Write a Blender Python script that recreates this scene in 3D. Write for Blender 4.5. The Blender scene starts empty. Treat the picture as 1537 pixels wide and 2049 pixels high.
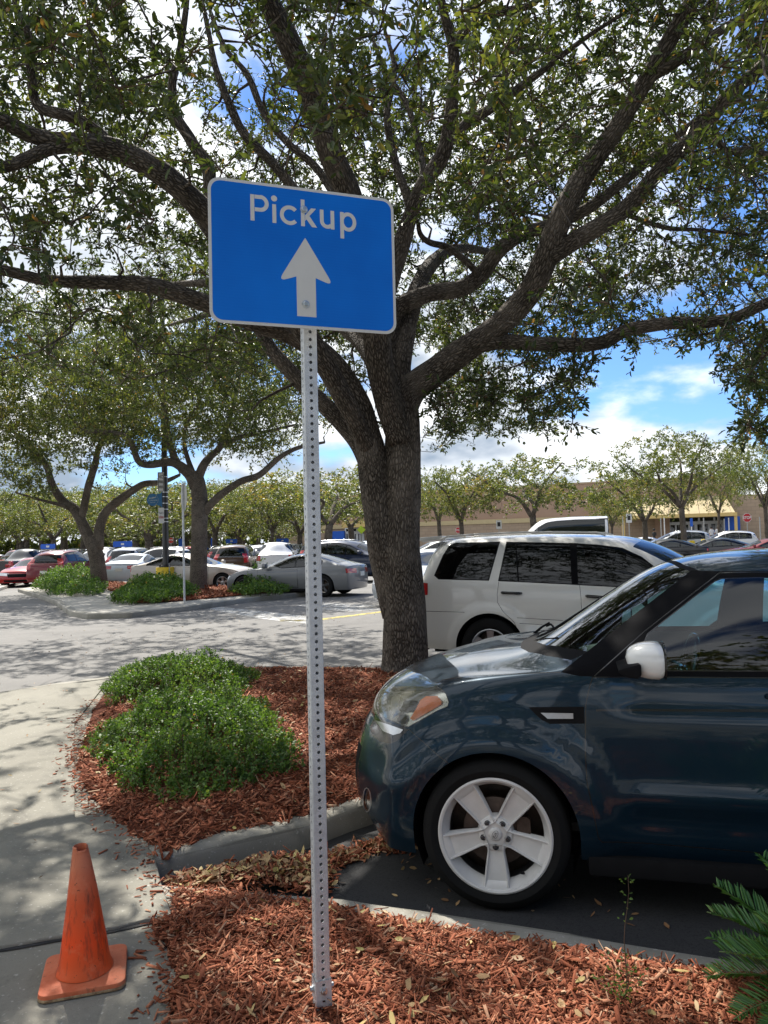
import bpy, bmesh, math, random
import numpy as np
from mathutils import Vector, Matrix, noise as mnoise
R = math.radians
scene = bpy.context.scene
COL = scene.collection

# ------------------------------------------------------------------ camera
HC, FPX, PW, PH = 1.66, 1540.0, 1537.0, 2049.0
PITCH, ROLL = math.atan(59.5 / FPX), R(1.5)
F_ = Vector((0, math.cos(PITCH), math.sin(PITCH)))
u0 = Vector((0, -math.sin(PITCH), math.cos(PITCH))); r0 = Vector((1, 0, 0))
UP = math.cos(ROLL) * u0 + math.sin(ROLL) * r0
RT = math.cos(ROLL) * r0 - math.sin(ROLL) * u0
CAM = Vector((0, 0, HC))
cd = bpy.data.cameras.new("camera"); cam = bpy.data.objects.new("camera", cd); COL.objects.link(cam)
m = Matrix((RT, UP, -F_)).transposed().to_4x4(); m.translation = CAM
cam.matrix_world = m
cd.sensor_fit = 'VERTICAL'; cd.sensor_height = 24; cd.lens = 24 * FPX / PH
cd.clip_start = 0.05; cd.clip_end = 2000
scene.camera = cam

def ray(px, py):
    return (F_ + RT * ((px - 768.5) / FPX) + UP * ((1024.5 - py) / FPX)).normalized()
def g(px, py, z=0.0):
    d = ray(px, py); t = (z - HC) / d.z
    return CAM + d * t
def at(px, py, Y):
    d = ray(px, py); return CAM + d * (Y / d.y)
def topx(p):
    v = Vector(p) - CAM; w = v.dot(F_)
    if w < 0.05: return None
    return (768.5 + FPX * v.dot(RT) / w, 1024.5 - FPX * v.dot(UP) / w)

# ------------------------------------------------------------------ light
SUN_EL, SUN_AZ = 50.0, -22.0      # azimuth measured from +Y (camera forward) towards +X
w = bpy.data.worlds.new("World"); scene.world = w; w.use_nodes = True
nt = w.node_tree; nt.nodes.clear()
def N(nt, t, **k):
    n = nt.nodes.new(t)
    for a, b in k.items(): setattr(n, a, b)
    return n
out = N(nt, 'ShaderNodeOutputWorld'); bg = N(nt, 'ShaderNodeBackground'); bg.inputs[1].default_value = 0.093
sky = N(nt, 'ShaderNodeTexSky', sky_type='NISHITA', sun_disc=False)
sky.sun_elevation = R(SUN_EL); sky.sun_rotation = R(SUN_AZ); sky.air_density = 1.0; sky.dust_density = 0.15; sky.ozone_density = 3.0
CL_LOW = (5.5, 2.0, 7.0)
# clouds: noise on the direction projected to a flat layer
tc = N(nt, 'ShaderNodeTexCoord'); sep = N(nt, 'ShaderNodeSeparateXYZ')
nt.links.new(tc.outputs['Generated'], sep.inputs[0])
def M_(nt, op, a, b=None, c=None, clamp=False):
    n = N(nt, 'ShaderNodeMath', operation=op); n.use_clamp = clamp
    for i, v in enumerate((a, b, c)):
        if v is None: continue
        if hasattr(v, 'is_linked'): nt.links.new(v, n.inputs[i])
        else: n.inputs[i].default_value = v
    return n.outputs[0]
zz = M_(nt, 'ADD', M_(nt, 'MAXIMUM', sep.outputs[2], 0.0), 0.16)
cx_ = M_(nt, 'DIVIDE', sep.outputs[0], zz); cy_ = M_(nt, 'DIVIDE', sep.outputs[1], zz)
cmb = N(nt, 'ShaderNodeCombineXYZ'); nt.links.new(cx_, cmb.inputs[0]); nt.links.new(cy_, cmb.inputs[1])
CL_OFF = (4.1, 2.2, 0.0)
mp = N(nt, 'ShaderNodeMapping'); mp.inputs['Location'].default_value = CL_OFF; nt.links.new(cmb.outputs[0], mp.inputs[0])
n1 = N(nt, 'ShaderNodeTexNoise'); n1.inputs['Scale'].default_value = 1.05; n1.inputs['Detail'].default_value = 8; n1.inputs['Roughness'].default_value = 0.56
n1.inputs['Distortion'].default_value = 0.25
nt.links.new(mp.outputs[0], n1.inputs['Vector'])
mp2 = N(nt, 'ShaderNodeMapping'); mp2.inputs['Location'].default_value = (CL_OFF[0] + 0.1, CL_OFF[1] - .22, 0.1); nt.links.new(cmb.outputs[0], mp2.inputs[0])
n2 = N(nt, 'ShaderNodeTexNoise'); n2.inputs['Scale'].default_value = 1.05; n2.inputs['Detail'].default_value = 4; nt.links.new(mp2.outputs[0], n2.inputs['Vector'])
# more cloud to the left / ahead, blue to the right
bias = M_(nt, 'ADD', M_(nt, 'MULTIPLY', sep.outputs[0], -0.34), .02)
# heaped clouds low over the horizon: noise on the direction itself, lit from above
m3 = N(nt, 'ShaderNodeMapping'); m3.inputs['Location'].default_value = CL_LOW; m3.inputs['Scale'].default_value = (1, 1, 2.3); nt.links.new(tc.outputs['Generated'], m3.inputs[0])
n3 = N(nt, 'ShaderNodeTexNoise'); n3.inputs['Scale'].default_value = 3.6; n3.inputs['Detail'].default_value = 9; n3.inputs['Roughness'].default_value = 0.5; nt.links.new(m3.outputs[0], n3.inputs['Vector'])
m4 = N(nt, 'ShaderNodeMapping'); m4.inputs['Location'].default_value = (CL_LOW[0] - .03, CL_LOW[1], CL_LOW[2] + .13); m4.inputs['Scale'].default_value = (1, 1, 2.3); nt.links.new(tc.outputs['Generated'], m4.inputs[0])
n4 = N(nt, 'ShaderNodeTexNoise'); n4.inputs['Scale'].default_value = 3.6; n4.inputs['Detail'].default_value = 5; n4.inputs['Roughness'].default_value = 0.5; nt.links.new(m4.outputs[0], n4.inputs['Vector'])
lowm = N(nt, 'ShaderNodeMapRange'); lowm.interpolation_type = 'SMOOTHSTEP'; lowm.inputs[1].default_value = .24; lowm.inputs[2].default_value = .40; lowm.inputs[3].default_value = 1; lowm.inputs[4].default_value = 0; nt.links.new(sep.outputs[2], lowm.inputs[0])
hor = N(nt, 'ShaderNodeMapRange'); hor.inputs[1].default_value = 0; hor.inputs[2].default_value = .22; hor.inputs[3].default_value = .10; hor.inputs[4].default_value = 0; nt.links.new(sep.outputs[2], hor.inputs[0])
dlow = M_(nt, 'ADD', M_(nt, 'ADD', n3.outputs[0], hor.outputs[0]), M_(nt, 'ADD', M_(nt, 'MULTIPLY', sep.outputs[0], -0.03), .015))
dhi = M_(nt, 'ADD', n1.outputs[0], bias)
dens = M_(nt, 'ADD', M_(nt, 'MULTIPLY', dhi, M_(nt, 'SUBTRACT', 1.0, lowm.outputs[0])), M_(nt, 'MULTIPLY', dlow, lowm.outputs[0]))
mr = N(nt, 'ShaderNodeMapRange'); mr.interpolation_type = 'SMOOTHSTEP'; mr.inputs[1].default_value = 0.42; mr.inputs[2].default_value = 0.52
nt.links.new(dens, mr.inputs[0])
mr2 = N(nt, 'ShaderNodeMapRange'); mr2.inputs[1].default_value = 0.38; mr2.inputs[2].default_value = 0.66; mr2.inputs[3].default_value = 1.0; mr2.inputs[4].default_value = 0.50
nt.links.new(n2.outputs[0], mr2.inputs[0])
cc = N(nt, 'ShaderNodeMix', data_type='RGBA'); cc.inputs[6].default_value = (2.5, 3.1, 3.9, 1); cc.inputs[7].default_value = (8.4, 8.6, 8.8, 1)
slow = N(nt, 'ShaderNodeMapRange'); slow.inputs[1].default_value = -.10; slow.inputs[2].default_value = .09; slow.inputs[3].default_value = .0; slow.inputs[4].default_value = 1.0
nt.links.new(M_(nt, 'SUBTRACT', n3.outputs[0], n4.outputs[0]), slow.inputs[0])
shd = M_(nt, 'ADD', M_(nt, 'MULTIPLY', mr2.outputs[0], M_(nt, 'SUBTRACT', 1.0, lowm.outputs[0])), M_(nt, 'MULTIPLY', slow.outputs[0], lowm.outputs[0]))
nt.links.new(shd, cc.inputs[0])
SKYMIX = N(nt, 'ShaderNodeMix', data_type='RGBA')
nt.links.new(mr.outputs[0], SKYMIX.inputs[0]); TINT = N(nt, 'ShaderNodeMix', data_type='RGBA', blend_type='MULTIPLY'); TINT.inputs[0].default_value = 1; TINT.inputs[7].default_value = (.58, .78, 1.06, 1); nt.links.new(sky.outputs[0], TINT.inputs[6]); nt.links.new(TINT.outputs[2], SKYMIX.inputs[6]); nt.links.new(cc.outputs[2], SKYMIX.inputs[7])
nt.links.new(SKYMIX.outputs[2], bg.inputs[0]); nt.links.new(bg.outputs[0], out.inputs[0])

sl = bpy.data.lights.new("sun", 'SUN'); sl.energy = 5.0; sl.angle = R(0.53); sl.color = (1.0, 0.95, 0.87)
so = bpy.data.objects.new("sun", sl); COL.objects.link(so)
sd = Vector((math.sin(R(SUN_AZ)) * math.cos(R(SUN_EL)), math.cos(R(SUN_AZ)) * math.cos(R(SUN_EL)), math.sin(R(SUN_EL))))
so.rotation_euler = sd.to_track_quat('Z', 'Y').to_euler()
scene.view_settings.view_transform = 'Standard'; scene.view_settings.look = 'None'
scene.view_settings.exposure = 0.85; scene.view_settings.gamma = 1.0
scene.cycles.max_bounces = 8; scene.cycles.transparent_max_bounces = 16
scene.cycles.use_denoising = True

# ------------------------------------------------------------------ materials
class Mat:
    def __init__(s, name, base=(.5, .5, .5), rough=.5, metal=0.0, spec=.5, coat=0.0, coat_rough=.03):
        s.m = bpy.data.materials.new(name); s.m.use_nodes = True; s.nt = s.m.node_tree
        s.b = s.nt.nodes['Principled BSDF']; s.out = s.nt.nodes['Material Output']
        s.b.inputs['Base Color'].default_value = (*base, 1); s.b.inputs['Roughness'].default_value = rough
        s.b.inputs['Metallic'].default_value = metal; s.b.inputs['Specular IOR Level'].default_value = spec
        s.b.inputs['Coat Weight'].default_value = coat; s.b.inputs['Coat Roughness'].default_value = coat_rough
    def n(s, t, **k): return N(s.nt, t, **k)
    def l(s, a, b): s.nt.links.new(a, b)
    def co(s, kind='Object', scale=(1, 1, 1)):
        t = s.n('ShaderNodeTexCoord'); mp = s.n('ShaderNodeMapping'); mp.inputs['Scale'].default_value = scale
        s.l(t.outputs[kind], mp.inputs[0]); return mp.outputs[0]
    def noise(s, scale, detail=4, rough=.55, vec=None, dist=0):
        n = s.n('ShaderNodeTexNoise'); n.inputs['Scale'].default_value = scale; n.inputs['Detail'].default_value = detail
        n.inputs['Roughness'].default_value = rough; n.inputs['Distortion'].default_value = dist
        s.l(vec if vec else s.co(), n.inputs['Vector']); return n.outputs[0]
    def ramp(s, fac, stops):
        r = s.n('ShaderNodeValToRGB'); e = r.color_ramp.elements
        while len(e) < len(stops): e.new(0.5)
        for i, (p, c) in enumerate(stops):
            e[i].position = p; e[i].color = (*c, 1) if len(c) == 3 else c
        s.l(fac, r.inputs[0]); return r.outputs[0]
    def mix(s, fac, a, b, mode='MIX'):
        n = s.n('ShaderNodeMix', data_type='RGBA', blend_type=mode)
        for i, v in ((0, fac), (6, a), (7, b)):
            if hasattr(v, 'is_linked'): s.l(v, n.inputs[i])
            elif i == 0: n.inputs[0].default_value = v
            else: n.inputs[i].default_value = (*v, 1) if len(v) == 3 else v
        return n.outputs[2]
    def math(s, op, a, b=None, clamp=False): return M_(s.nt, op, a, b, None, clamp)
    def color(s, o): s.l(o, s.b.inputs['Base Color'])
    def bump(s, h, strength=.5, dist=.01):
        b = s.n('ShaderNodeBump'); b.inputs['Strength'].default_value = strength; b.inputs['Distance'].default_value = dist
        s.l(h, b.inputs['Height']); s.l(b.outputs[0], s.b.inputs['Normal']); return b
    def rough(s, o): s.l(o, s.b.inputs['Roughness'])

MATS = {}
def reg(k, mt): MATS[k] = mt.m; return mt
# painted car body, colour taken from the object
def paint(k, base=None, metal=.35, dirt=True, rough=.38):
    q = Mat(k, rough=rough, metal=metal, coat=1.0, coat_rough=.02)
    if base is None:
        oi = q.n('ShaderNodeObjectInfo'); c = oi.outputs['Color']
    else:
        rg = q.n('ShaderNodeRGB'); rg.outputs[0].default_value = (*base, 1); c = rg.outputs[0]
    if dirt:
        f = q.ramp(q.noise(2.2, 6, .6), [(.35, (0, 0, 0)), (.75, (1, 1, 1))])
        f = q.math('MULTIPLY', f, .035)
        c = q.mix(f, c, (.25, .22, .18))
        fl = q.noise(900, 1)
        c2 = q.mix(q.ramp(fl, [(.5, (0, 0, 0)), (.8, (.06, .06, .06))]), c, (.12, .22, .32)) if base is not None and metal > .3 else c
        c = c2
    gm = q.n('ShaderNodeNewGeometry')
    c = q.mix(gm.outputs['Backfacing'], c, (.02, .02, .02))
    q.color(c)
    cr = q.ramp(q.noise(3.0, 5, .6), [(.3, (.01, .01, .01)), (.8, (.07, .07, .07))]); q.l(cr, q.b.inputs['Coat Roughness'])
    return reg(k, q)
_p = paint('paint', metal=.15); _p.b.inputs['Specular IOR Level'].default_value = .15; _p.b.inputs['Coat IOR'].default_value = 1.42
_p = paint('paint_teal', base=(.003, .019, .036), metal=.35, rough=.36); _p.b.inputs['Specular IOR Level'].default_value = .12; _p.b.inputs['Coat IOR'].default_value = 1.42
paint('paint_white', base=(.68, .665, .62), metal=0.0, rough=.4)
def glass(k, tint, trans, rough=.01, refl=1.1):
    q = Mat(k, base=tint, rough=rough, spec=.5)
    q.b.inputs['Roughness'].default_value = rough
    tr = q.n('ShaderNodeBsdfTransparent'); tr.inputs[0].default_value = (*trans, 1)
    gl = q.n('ShaderNodeBsdfGlossy'); gl.inputs['Roughness'].default_value = rough; gl.inputs[0].default_value = (.95, .97, 1, 1)
    fr = q.n('ShaderNodeFresnel'); fr.inputs[0].default_value = 1.55
    f = q.math('ADD', q.math('MULTIPLY', fr.outputs[0], refl), .0, True)
    mx = q.n('ShaderNodeMixShader'); q.l(f, mx.inputs[0]); q.l(tr.outputs[0], mx.inputs[1]); q.l(gl.outputs[0], mx.inputs[2])
    q.l(mx.outputs[0], q.out.inputs[0]); return reg(k, q)
glass('glass_clear', (.1, .1, .1), (.62, .78, .74))
glass('glass_side', (.1, .1, .1), (.46, .74, .82))
glass('glass_dark', (.01, .01, .01), (.035, .04, .045), refl=.8)
glass('glass_bg', (.02, .02, .02), (.16, .20, .20))
glass('lens_clear', (.9, .9, .85), (.93, .93, .88), .06)
_m = MATS['lens_clear']; _n = _m.node_tree; _o = _n.nodes['Material Output']; _src = _o.inputs[0].links[0].from_socket
_d = _n.nodes.new('ShaderNodeBsdfDiffuse'); _d.inputs[0].default_value = (.62, .60, .50, 1); _x = _n.nodes.new('ShaderNodeMixShader'); _x.inputs[0].default_value = .08
_n.links.new(_src, _x.inputs[1]); _n.links.new(_d.outputs[0], _x.inputs[2]); _n.links.new(_x.outputs[0], _o.inputs[0])
def simple(k, base, rough=.5, metal=0.0, spec=.5, coat=0, var=.12, vs=14, bumps=0, bs=60):
    q = Mat(k, base, rough, metal, spec, coat)
    n_ = q.noise(vs, 6, .65)
    lo = tuple(c * (1 - var) for c in base); hi = tuple(min(1, c * (1 + var)) for c in base)
    q.color(q.ramp(n_, [(.3, lo), (.7, hi)]))
    if bumps: q.bump(q.noise(bs, 4, .6), bumps, .004)
    return reg(k, q)
simple('black_plastic', (.010, .010, .011), .75, spec=.08, bumps=.15, bs=300)
simple('gloss_black', (.012, .012, .014), .18, coat=.5)
simple('black_trim', (.008, .008, .009), .8, spec=.03)
simple('tyre', (.009, .009, .009), .85, spec=.2, bumps=.3, bs=90)
simple('tyre_dusty', (.030, .029, .027), .85, var=.4, vs=6, bumps=.3, bs=90)
simple('rim_white', (.60, .59, .57), .42, coat=.3, var=.12, vs=5)
simple('rim_silver', (.42, .42, .43), .35, .7)
simple('rim_dark', (.06, .06, .065), .35, .6)
simple('chrome', (.75, .76, .78), .12, 1.0, var=.03)
simple('chrome_dull', (.62, .63, .64), .3, .9, var=.08)
simple('lamp_mirror', (.60, .60, .58), .25, .8, var=.15, vs=25)
simple('amber', (.80, .22, .05), .35, var=.1, vs=40)
simple('tail_red', (.42, .012, .015), .12, coat=1)
simple('interior', (.035, .034, .035), .8)
simple('seat_cloth', (.045, .045, .05), .9)
simple('dash', (.03, .03, .03), .7)
simple('disc_metal', (.07, .05, .04), .55, .6, var=.3, vs=30)
simple('mirror_white', (.74, .74, .72), .22, coat=1, var=.04)
simple('galv', (.56, .58, .60), .42, .35, var=.16, vs=18, bumps=.08, bs=120)
simple('bolt', (.55, .58, .60), .3, .9)
simple('plate_white', (.6, .62, .58), .5)
simple('yellow_paint', (.72, .50, .02), .6, var=.15, vs=4, bumps=.2)
simple('black_pole', (.012, .012, .013), .45, coat=.3)
simple('sign_grey_back', (.36, .36, .34), .5, .4)
simple('sign_white', (.68, .68, .66), .5, var=.06)
simple('sign_red', (.45, .012, .014), .5)
simple('sign_blue', (.010, .12, .27), .5)
simple('corral_blue', (.012, .10, .50), .5)
simple('yellow_green', (.55, .75, .05), .5)
simple('letter_black', (.02, .02, .02), .6)
simple('letter_grey', (.35, .40, .40), .6)
simple('door_white', (.62, .64, .66), .5)
simple('skin', (.30, .17, .11), .6)
simple('cloth_black', (.02, .02, .022), .9)
simple('cloth_white', (.55, .55, .55), .9)
simple('cloth_red', (.3, .02, .02), .9)
simple('hair', (.012, .010, .008), .8)
simple('flag', (.5, .12, .16), .8, var=.5, vs=3)
simple('twig_brown', (.10, .06, .035), .85, var=.3)
simple('stem_green', (.09, .13, .04), .7)
simple('fog_white', (.7, .72, .75), .2, .3)

def obj(name, mesh, parent=None, label=None, cat=None, group=None, kind=None):
    o = bpy.data.objects.new(name, mesh); COL.objects.link(o)
    if parent is not None: o.parent = parent
    for k, v in (('label', label), ('category', cat), ('group', group), ('kind', kind)):
        if v: o[k] = v
    return o
def thing(name, label, cat, loc=(0, 0, 0), rz=0, group=None):
    o = obj(name, None, None, label, cat, group); o.location = loc; o.rotation_euler = (0, 0, rz); return o
def mesh(name, verts, faces, mat, smooth=False, auto=None):
    me = bpy.data.meshes.new(name); me.from_pydata([tuple(v) for v in verts], [], faces); me.update()
    mats = mat if isinstance(mat, (list, tuple)) else [mat]
    for x in mats: me.materials.append(MATS[x] if isinstance(x, str) else x)
    if smooth or auto:
        me.polygons.foreach_set('use_smooth', [True] * len(me.polygons))
        if auto: me.set_sharp_from_angle(angle=R(auto))
    return me
class MB:
    def __init__(s): s.v = []; s.f = []; s.mi = []
    def add(s, vs, fs, mi=0):
        o = len(s.v); s.v += [Vector(v) for v in vs]; s.f += [tuple(i + o for i in f) for f in fs]; s.mi += [mi] * len(fs); return s
    def box(s, x0, x1, y0, y1, z0, z1, mi=0):
        return s.add([(x0, y0, z0), (x1, y0, z0), (x1, y1, z0), (x0, y1, z0), (x0, y0, z1), (x1, y0, z1), (x1, y1, z1), (x0, y1, z1)],
                     [(0, 3, 2, 1), (4, 5, 6, 7), (0, 1, 5, 4), (1, 2, 6, 5), (2, 3, 7, 6), (3, 0, 4, 7)], mi)
    def tube(s, pts, rad, n=8, caps=True, mi=0):
        pts = [Vector(p) for p in pts]
        if not hasattr(rad, '__len__'): rad = [rad] * len(pts)
        rings = []; up = None
        for i, p in enumerate(pts):
            d = (pts[min(i + 1, len(pts) - 1)] - pts[max(i - 1, 0)]).normalized()
            if up is None: up = Vector((0, 0, 1)) if abs(d.z) < .9 else Vector((1, 0, 0))
            a = d.cross(up).normalized(); b = a.cross(d).normalized(); up = b
            rings.append([p + (a * math.cos(2 * math.pi * k / n) + b * math.sin(2 * math.pi * k / n)) * rad[i] for k in range(n)])
        vs = [v for r in rings for v in r]; fs = []
        for i in range(len(pts) - 1):
            for k in range(n):
                fs.append((i * n + k, i * n + (k + 1) % n, (i + 1) * n + (k + 1) % n, (i + 1) * n + k))
        if caps: fs += [tuple(range(n))[::-1], tuple((len(pts) - 1) * n + k for k in range(n))]
        return s.add(vs, fs, mi)
    def lathe(s, prof, n=32, axis='z', c=(0, 0, 0), mi=0, close=False):
        c = Vector(c); vs = []
        for r, h in prof:
            for k in range(n):
                a = 2 * math.pi * k / n; x, y = r * math.cos(a), r * math.sin(a)
                p = {'z': (x, y, h), 'y': (x, h, y), 'x': (h, x, y)}[axis]; vs.append(c + Vector(p))
        fs = []; m_ = len(prof)
        for i in range(m_ if close else m_ - 1):
            j = (i + 1) % m_
            for k in range(n): fs.append((i * n + k, i * n + (k + 1) % n, j * n + (k + 1) % n, j * n + k))
        return s.add(vs, fs, mi)
    def prism(s, poly, z0, z1, tf=None, mi=0):
        n = len(poly); vs = [(a, b, z0) for a, b in poly] + [(a, b, z1) for a, b in poly]
        if tf: vs = [tf(Vector(v)) for v in vs]
        fs = [tuple(range(n))[::-1], tuple(range(n, 2 * n))] + [(i, (i + 1) % n, (i + 1) % n + n, i + n) for i in range(n)]
        return s.add(vs, fs, mi)
    def build(s, name, mat, parent=None, smooth=False, auto=None, bevel=0, **k):
        me = mesh(name, s.v, s.f, mat, smooth, auto)
        me.polygons.foreach_set('material_index', s.mi)
        bm = bmesh.new(); bm.from_mesh(me); bmesh.ops.recalc_face_normals(bm, faces=bm.faces)
        if bevel:
            bmesh.ops.bevel(bm, geom=[e for e in bm.edges if len(e.link_faces) == 2 and e.calc_face_angle(0) > .5], offset=bevel, segments=2, affect='EDGES', profile=.6)
        bm.to_mesh(me); bm.free()
        if auto: me.polygons.foreach_set('use_smooth', [True] * len(me.polygons)); me.set_sharp_from_angle(angle=R(auto))
        return obj(name, me, parent, **k)
def rrect(x0, x1, y0, y1, r, n=5):
    P = []
    for cx, cy, a0 in ((x1 - r, y1 - r, 0), (x0 + r, y1 - r, 90), (x0 + r, y0 + r, 180), (x1 - r, y0 + r, 270)):
        for i in range(n + 1):
            a = R(a0 + 90 * i / n); P.append((cx + r * math.cos(a), cy + r * math.sin(a)))
    return P
def copy_tree(o, parent=None):
    c = o.copy(); COL.objects.link(c)
    if parent is not None: c.parent = parent
    for ch in KIDS.get(o.name, []): copy_tree(ch, c)
    return c
KIDS = {}
def index_kids(root):
    for o in COL.objects:
        pass
def snapshot():
    KIDS.clear()
    for o in COL.objects:
        if o.parent is not None: KIDS.setdefault(o.parent.name, []).append(o)
def text_mesh(s, size, mat, depth=.002, align='CENTER', bold=0.0):
    cu = bpy.data.curves.new('lettering', 'FONT'); cu.body = s; cu.size = size; cu.align_x = align; cu.align_y = 'CENTER'; cu.extrude = depth; cu.offset = bold
    o = bpy.data.objects.new('lettering', cu); COL.objects.link(o)
    dg = bpy.context.evaluated_depsgraph_get(); me = bpy.data.meshes.new_from_object(o.evaluated_get(dg))
    bpy.data.objects.remove(o); me.materials.clear(); me.materials.append(MATS[mat]); return me
def interp(tab, x):
    t = sorted(tab)
    if x <= t[0][0]: return t[0][1]
    for (a, p), (b, q) in zip(t, t[1:]):
        if x <= b:
            return p + (q - p) * (x - a) / (b - a) if b > a else q
    return t[-1][1]
def sstep(a, b, x):
    t = max(0, min(1, (x - a) / (b - a))); return t * t * (3 - 2 * t)
def pip(x, y, P):
    c = False; n = len(P); j = n - 1
    for i in range(n):
        if (P[i][1] > y) != (P[j][1] > y) and x < (P[j][0] - P[i][0]) * (y - P[i][1]) / (P[j][1] - P[i][1]) + P[i][0]: c = not c
        j = i
    return c
def pip_np(X, Y, P):
    c = np.zeros(X.shape, bool); j = len(P) - 1
    for i in range(len(P)):
        xi, yi = P[i]; xj, yj = P[j]
        if yi != yj:
            c ^= ((yi > Y) != (yj > Y)) & (X < (xj - xi) * (Y - yi) / (yj - yi) + xi)
        j = i
    return c
def topx_np(Pn):
    v = Pn - np.array(CAM); w_ = v @ np.array(F_); w_ = np.where(w_ < .05, .05, w_)
    return 768.5 + FPX * (v @ np.array(RT)) / w_, 1024.5 - FPX * (v @ np.array(UP)) / w_, v @ np.array(F_)
def smooth_path(pts, n=5):
    # Catmull-Rom through (vector..., radius) rows
    P = [np.array(p, float) for p in pts]; P = [2 * P[0] - P[1]] + P + [2 * P[-1] - P[-2]]; out = []
    for i in range(1, len(P) - 2):
        for k in range(n):
            t = k / n
            out.append(.5 * ((2 * P[i]) + (-P[i - 1] + P[i + 1]) * t + (2 * P[i - 1] - 5 * P[i] + 4 * P[i + 1] - P[i + 2]) * t * t + (-P[i - 1] + 3 * P[i] - 3 * P[i + 1] + P[i + 2]) * t ** 3))
    out.append(P[-2]); return out
# ------------------------------------------------------------------ ground
def asphalt(k, lo, hi, patch):
    q = Mat(k, rough=.85, spec=.3)
    v = q.co('Object')
    f = q.noise(.35, 5, .6, v); s1 = q.noise(90, 3, .7, v); s2 = q.noise(260, 2, .6, v)
    c = q.ramp(f, [(.3, lo), (.7, hi)])
    c = q.mix(q.ramp(q.noise(1.6, 6, .65, v, .6), [(.45, (0, 0, 0)), (.7, (.6, .6, .6))]), c, patch)
    c = q.mix(q.ramp(s1, [(.30, (.75, .75, .75)), (.5, (0, 0, 0))]), c, tuple(x * .45 for x in lo))
    c = q.mix(q.ramp(s2, [(.62, (0, 0, 0)), (.72, (.55, .55, .55))]), c, tuple(min(1, x * 2.6) for x in hi))
    # cracks
    vo = q.n('ShaderNodeTexVoronoi', feature='DISTANCE_TO_EDGE'); vo.inputs['Scale'].default_value = .32
    wv = q.n('ShaderNodeVectorMath', operation='ADD'); nz = q.n('ShaderNodeTexNoise'); nz.inputs['Scale'].default_value = 1.5; nz.inputs['Detail'].default_value = 5
    q.l(v, nz.inputs['Vector']); q.l(v, wv.inputs[0]); q.l(nz.outputs[1], wv.inputs[1]); q.l(wv.outputs[0], vo.inputs['Vector'])
    c = q.mix(q.ramp(vo.outputs[0], [(.002, (.35, .35, .35)), (.008, (0, 0, 0))]), c, tuple(x * .4 for x in lo))
    q.color(c); q.bump(q.math('ADD', s1, q.math('MULTIPLY', s2, .6)), .5, .006)
    return reg(k, q)
asphalt('asphalt_old', (.145, .140, .132), (.20, .193, .182), (.235, .225, .21))
asphalt('asphalt_bay', (.028, .028, .029), (.042, .042, .043), (.055, .054, .052))
def concrete(k, a, b, stain):
    q = Mat(k, rough=.8, spec=.3); v = q.co('Object')
    c = q.ramp(q.noise(.9, 7, .62, v, .4), [(.28, a), (.7, b)])
    c = q.mix(q.ramp(q.noise(3.2, 7, .7, v, .8), [(.52, (0, 0, 0)), (.72, (.55, .55, .55))]), c, stain)
    s = q.noise(150, 3, .75, v)
    c = q.mix(q.ramp(s, [(.28, (.5, .5, .5)), (.42, (0, 0, 0))]), c, tuple(x * .5 for x in a))
    c = q.mix(q.ramp(q.noise(55, 2, .5, v), [(.64, (0, 0, 0)), (.72, (.5, .5, .5))]), c, (.5, .49, .44))
    q.color(c); q.bump(q.math('ADD', s, q.noise(12, 5, .6, v)), .35, .006); return reg(k, q)
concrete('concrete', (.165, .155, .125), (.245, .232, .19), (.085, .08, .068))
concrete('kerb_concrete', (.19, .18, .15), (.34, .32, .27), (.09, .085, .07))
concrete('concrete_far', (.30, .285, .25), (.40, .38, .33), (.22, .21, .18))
def mulchm(k):
    q = Mat(k, rough=.85, spec=.25)
    a = q.n('ShaderNodeAttribute'); a.attribute_name = 'tone'
    c = q.ramp(a.outputs['Fac'], [(0, (.075, .024, .012)), (.3, (.20, .052, .022)), (.6, (.31, .098, .046)), (.85, (.42, .175, .095)), (1, (.46, .31, .20))])
    v = q.co('Object', (1, 1, 1)); c = q.mix(q.ramp(q.noise(60, 4, .6, v), [(.3, (.35, .35, .35)), (.6, (0, 0, 0))]), c, (.06, .02, .01))
    q.color(c); q.bump(q.noise(220, 3, .7, v), .4, .003); return reg(k, q)
mulchm('mulch')
q = Mat('mulch_soil', rough=.95, spec=.15); v = q.co('Object')
c = q.ramp(q.noise(45, 5, .7, v, 1.2), [(.3, (.035, .013, .008)), (.5, (.12, .035, .018)), (.7, (.24, .075, .035))])
q.color(c); q.bump(q.noise(70, 5, .7, v, 1.0), .9, .02); reg('mulch_soil', q)
q = Mat('dry_leaf', rough=.6, spec=.35)
a = q.n('ShaderNodeAttribute'); a.attribute_name = 'tone'
q.color(q.ramp(a.outputs['Fac'], [(0, (.10, .05, .025)), (.4, (.24, .13, .06)), (.75, (.40, .27, .13)), (1, (.36, .30, .08))])); reg('dry_leaf', q)
q = Mat('line_white', rough=.75); v = q.co('Object')
tr = q.n('ShaderNodeBsdfTransparent'); mx = q.n('ShaderNodeMixShader')
q.color(q.ramp(q.noise(9, 5, .7, v), [(.3, (.42, .42, .40)), (.7, (.6, .6, .58))]))
q.l(q.ramp(q.noise(5, 7, .75, v), [(.42, (0, 0, 0)), (.60, (1, 1, 1))]), mx.inputs[0]); q.l(q.b.outputs[0], mx.inputs[1]); q.l(tr.outputs[0], mx.inputs[2]); q.l(mx.outputs[0], q.out.inputs[0]); reg('line_white', q)
q = Mat('line_yellow', rough=.75); v = q.co('Object')
tr = q.n('ShaderNodeBsdfTransparent'); mx = q.n('ShaderNodeMixShader'); q.b.inputs['Base Color'].default_value = (.50, .40, .08, 1)
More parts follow.
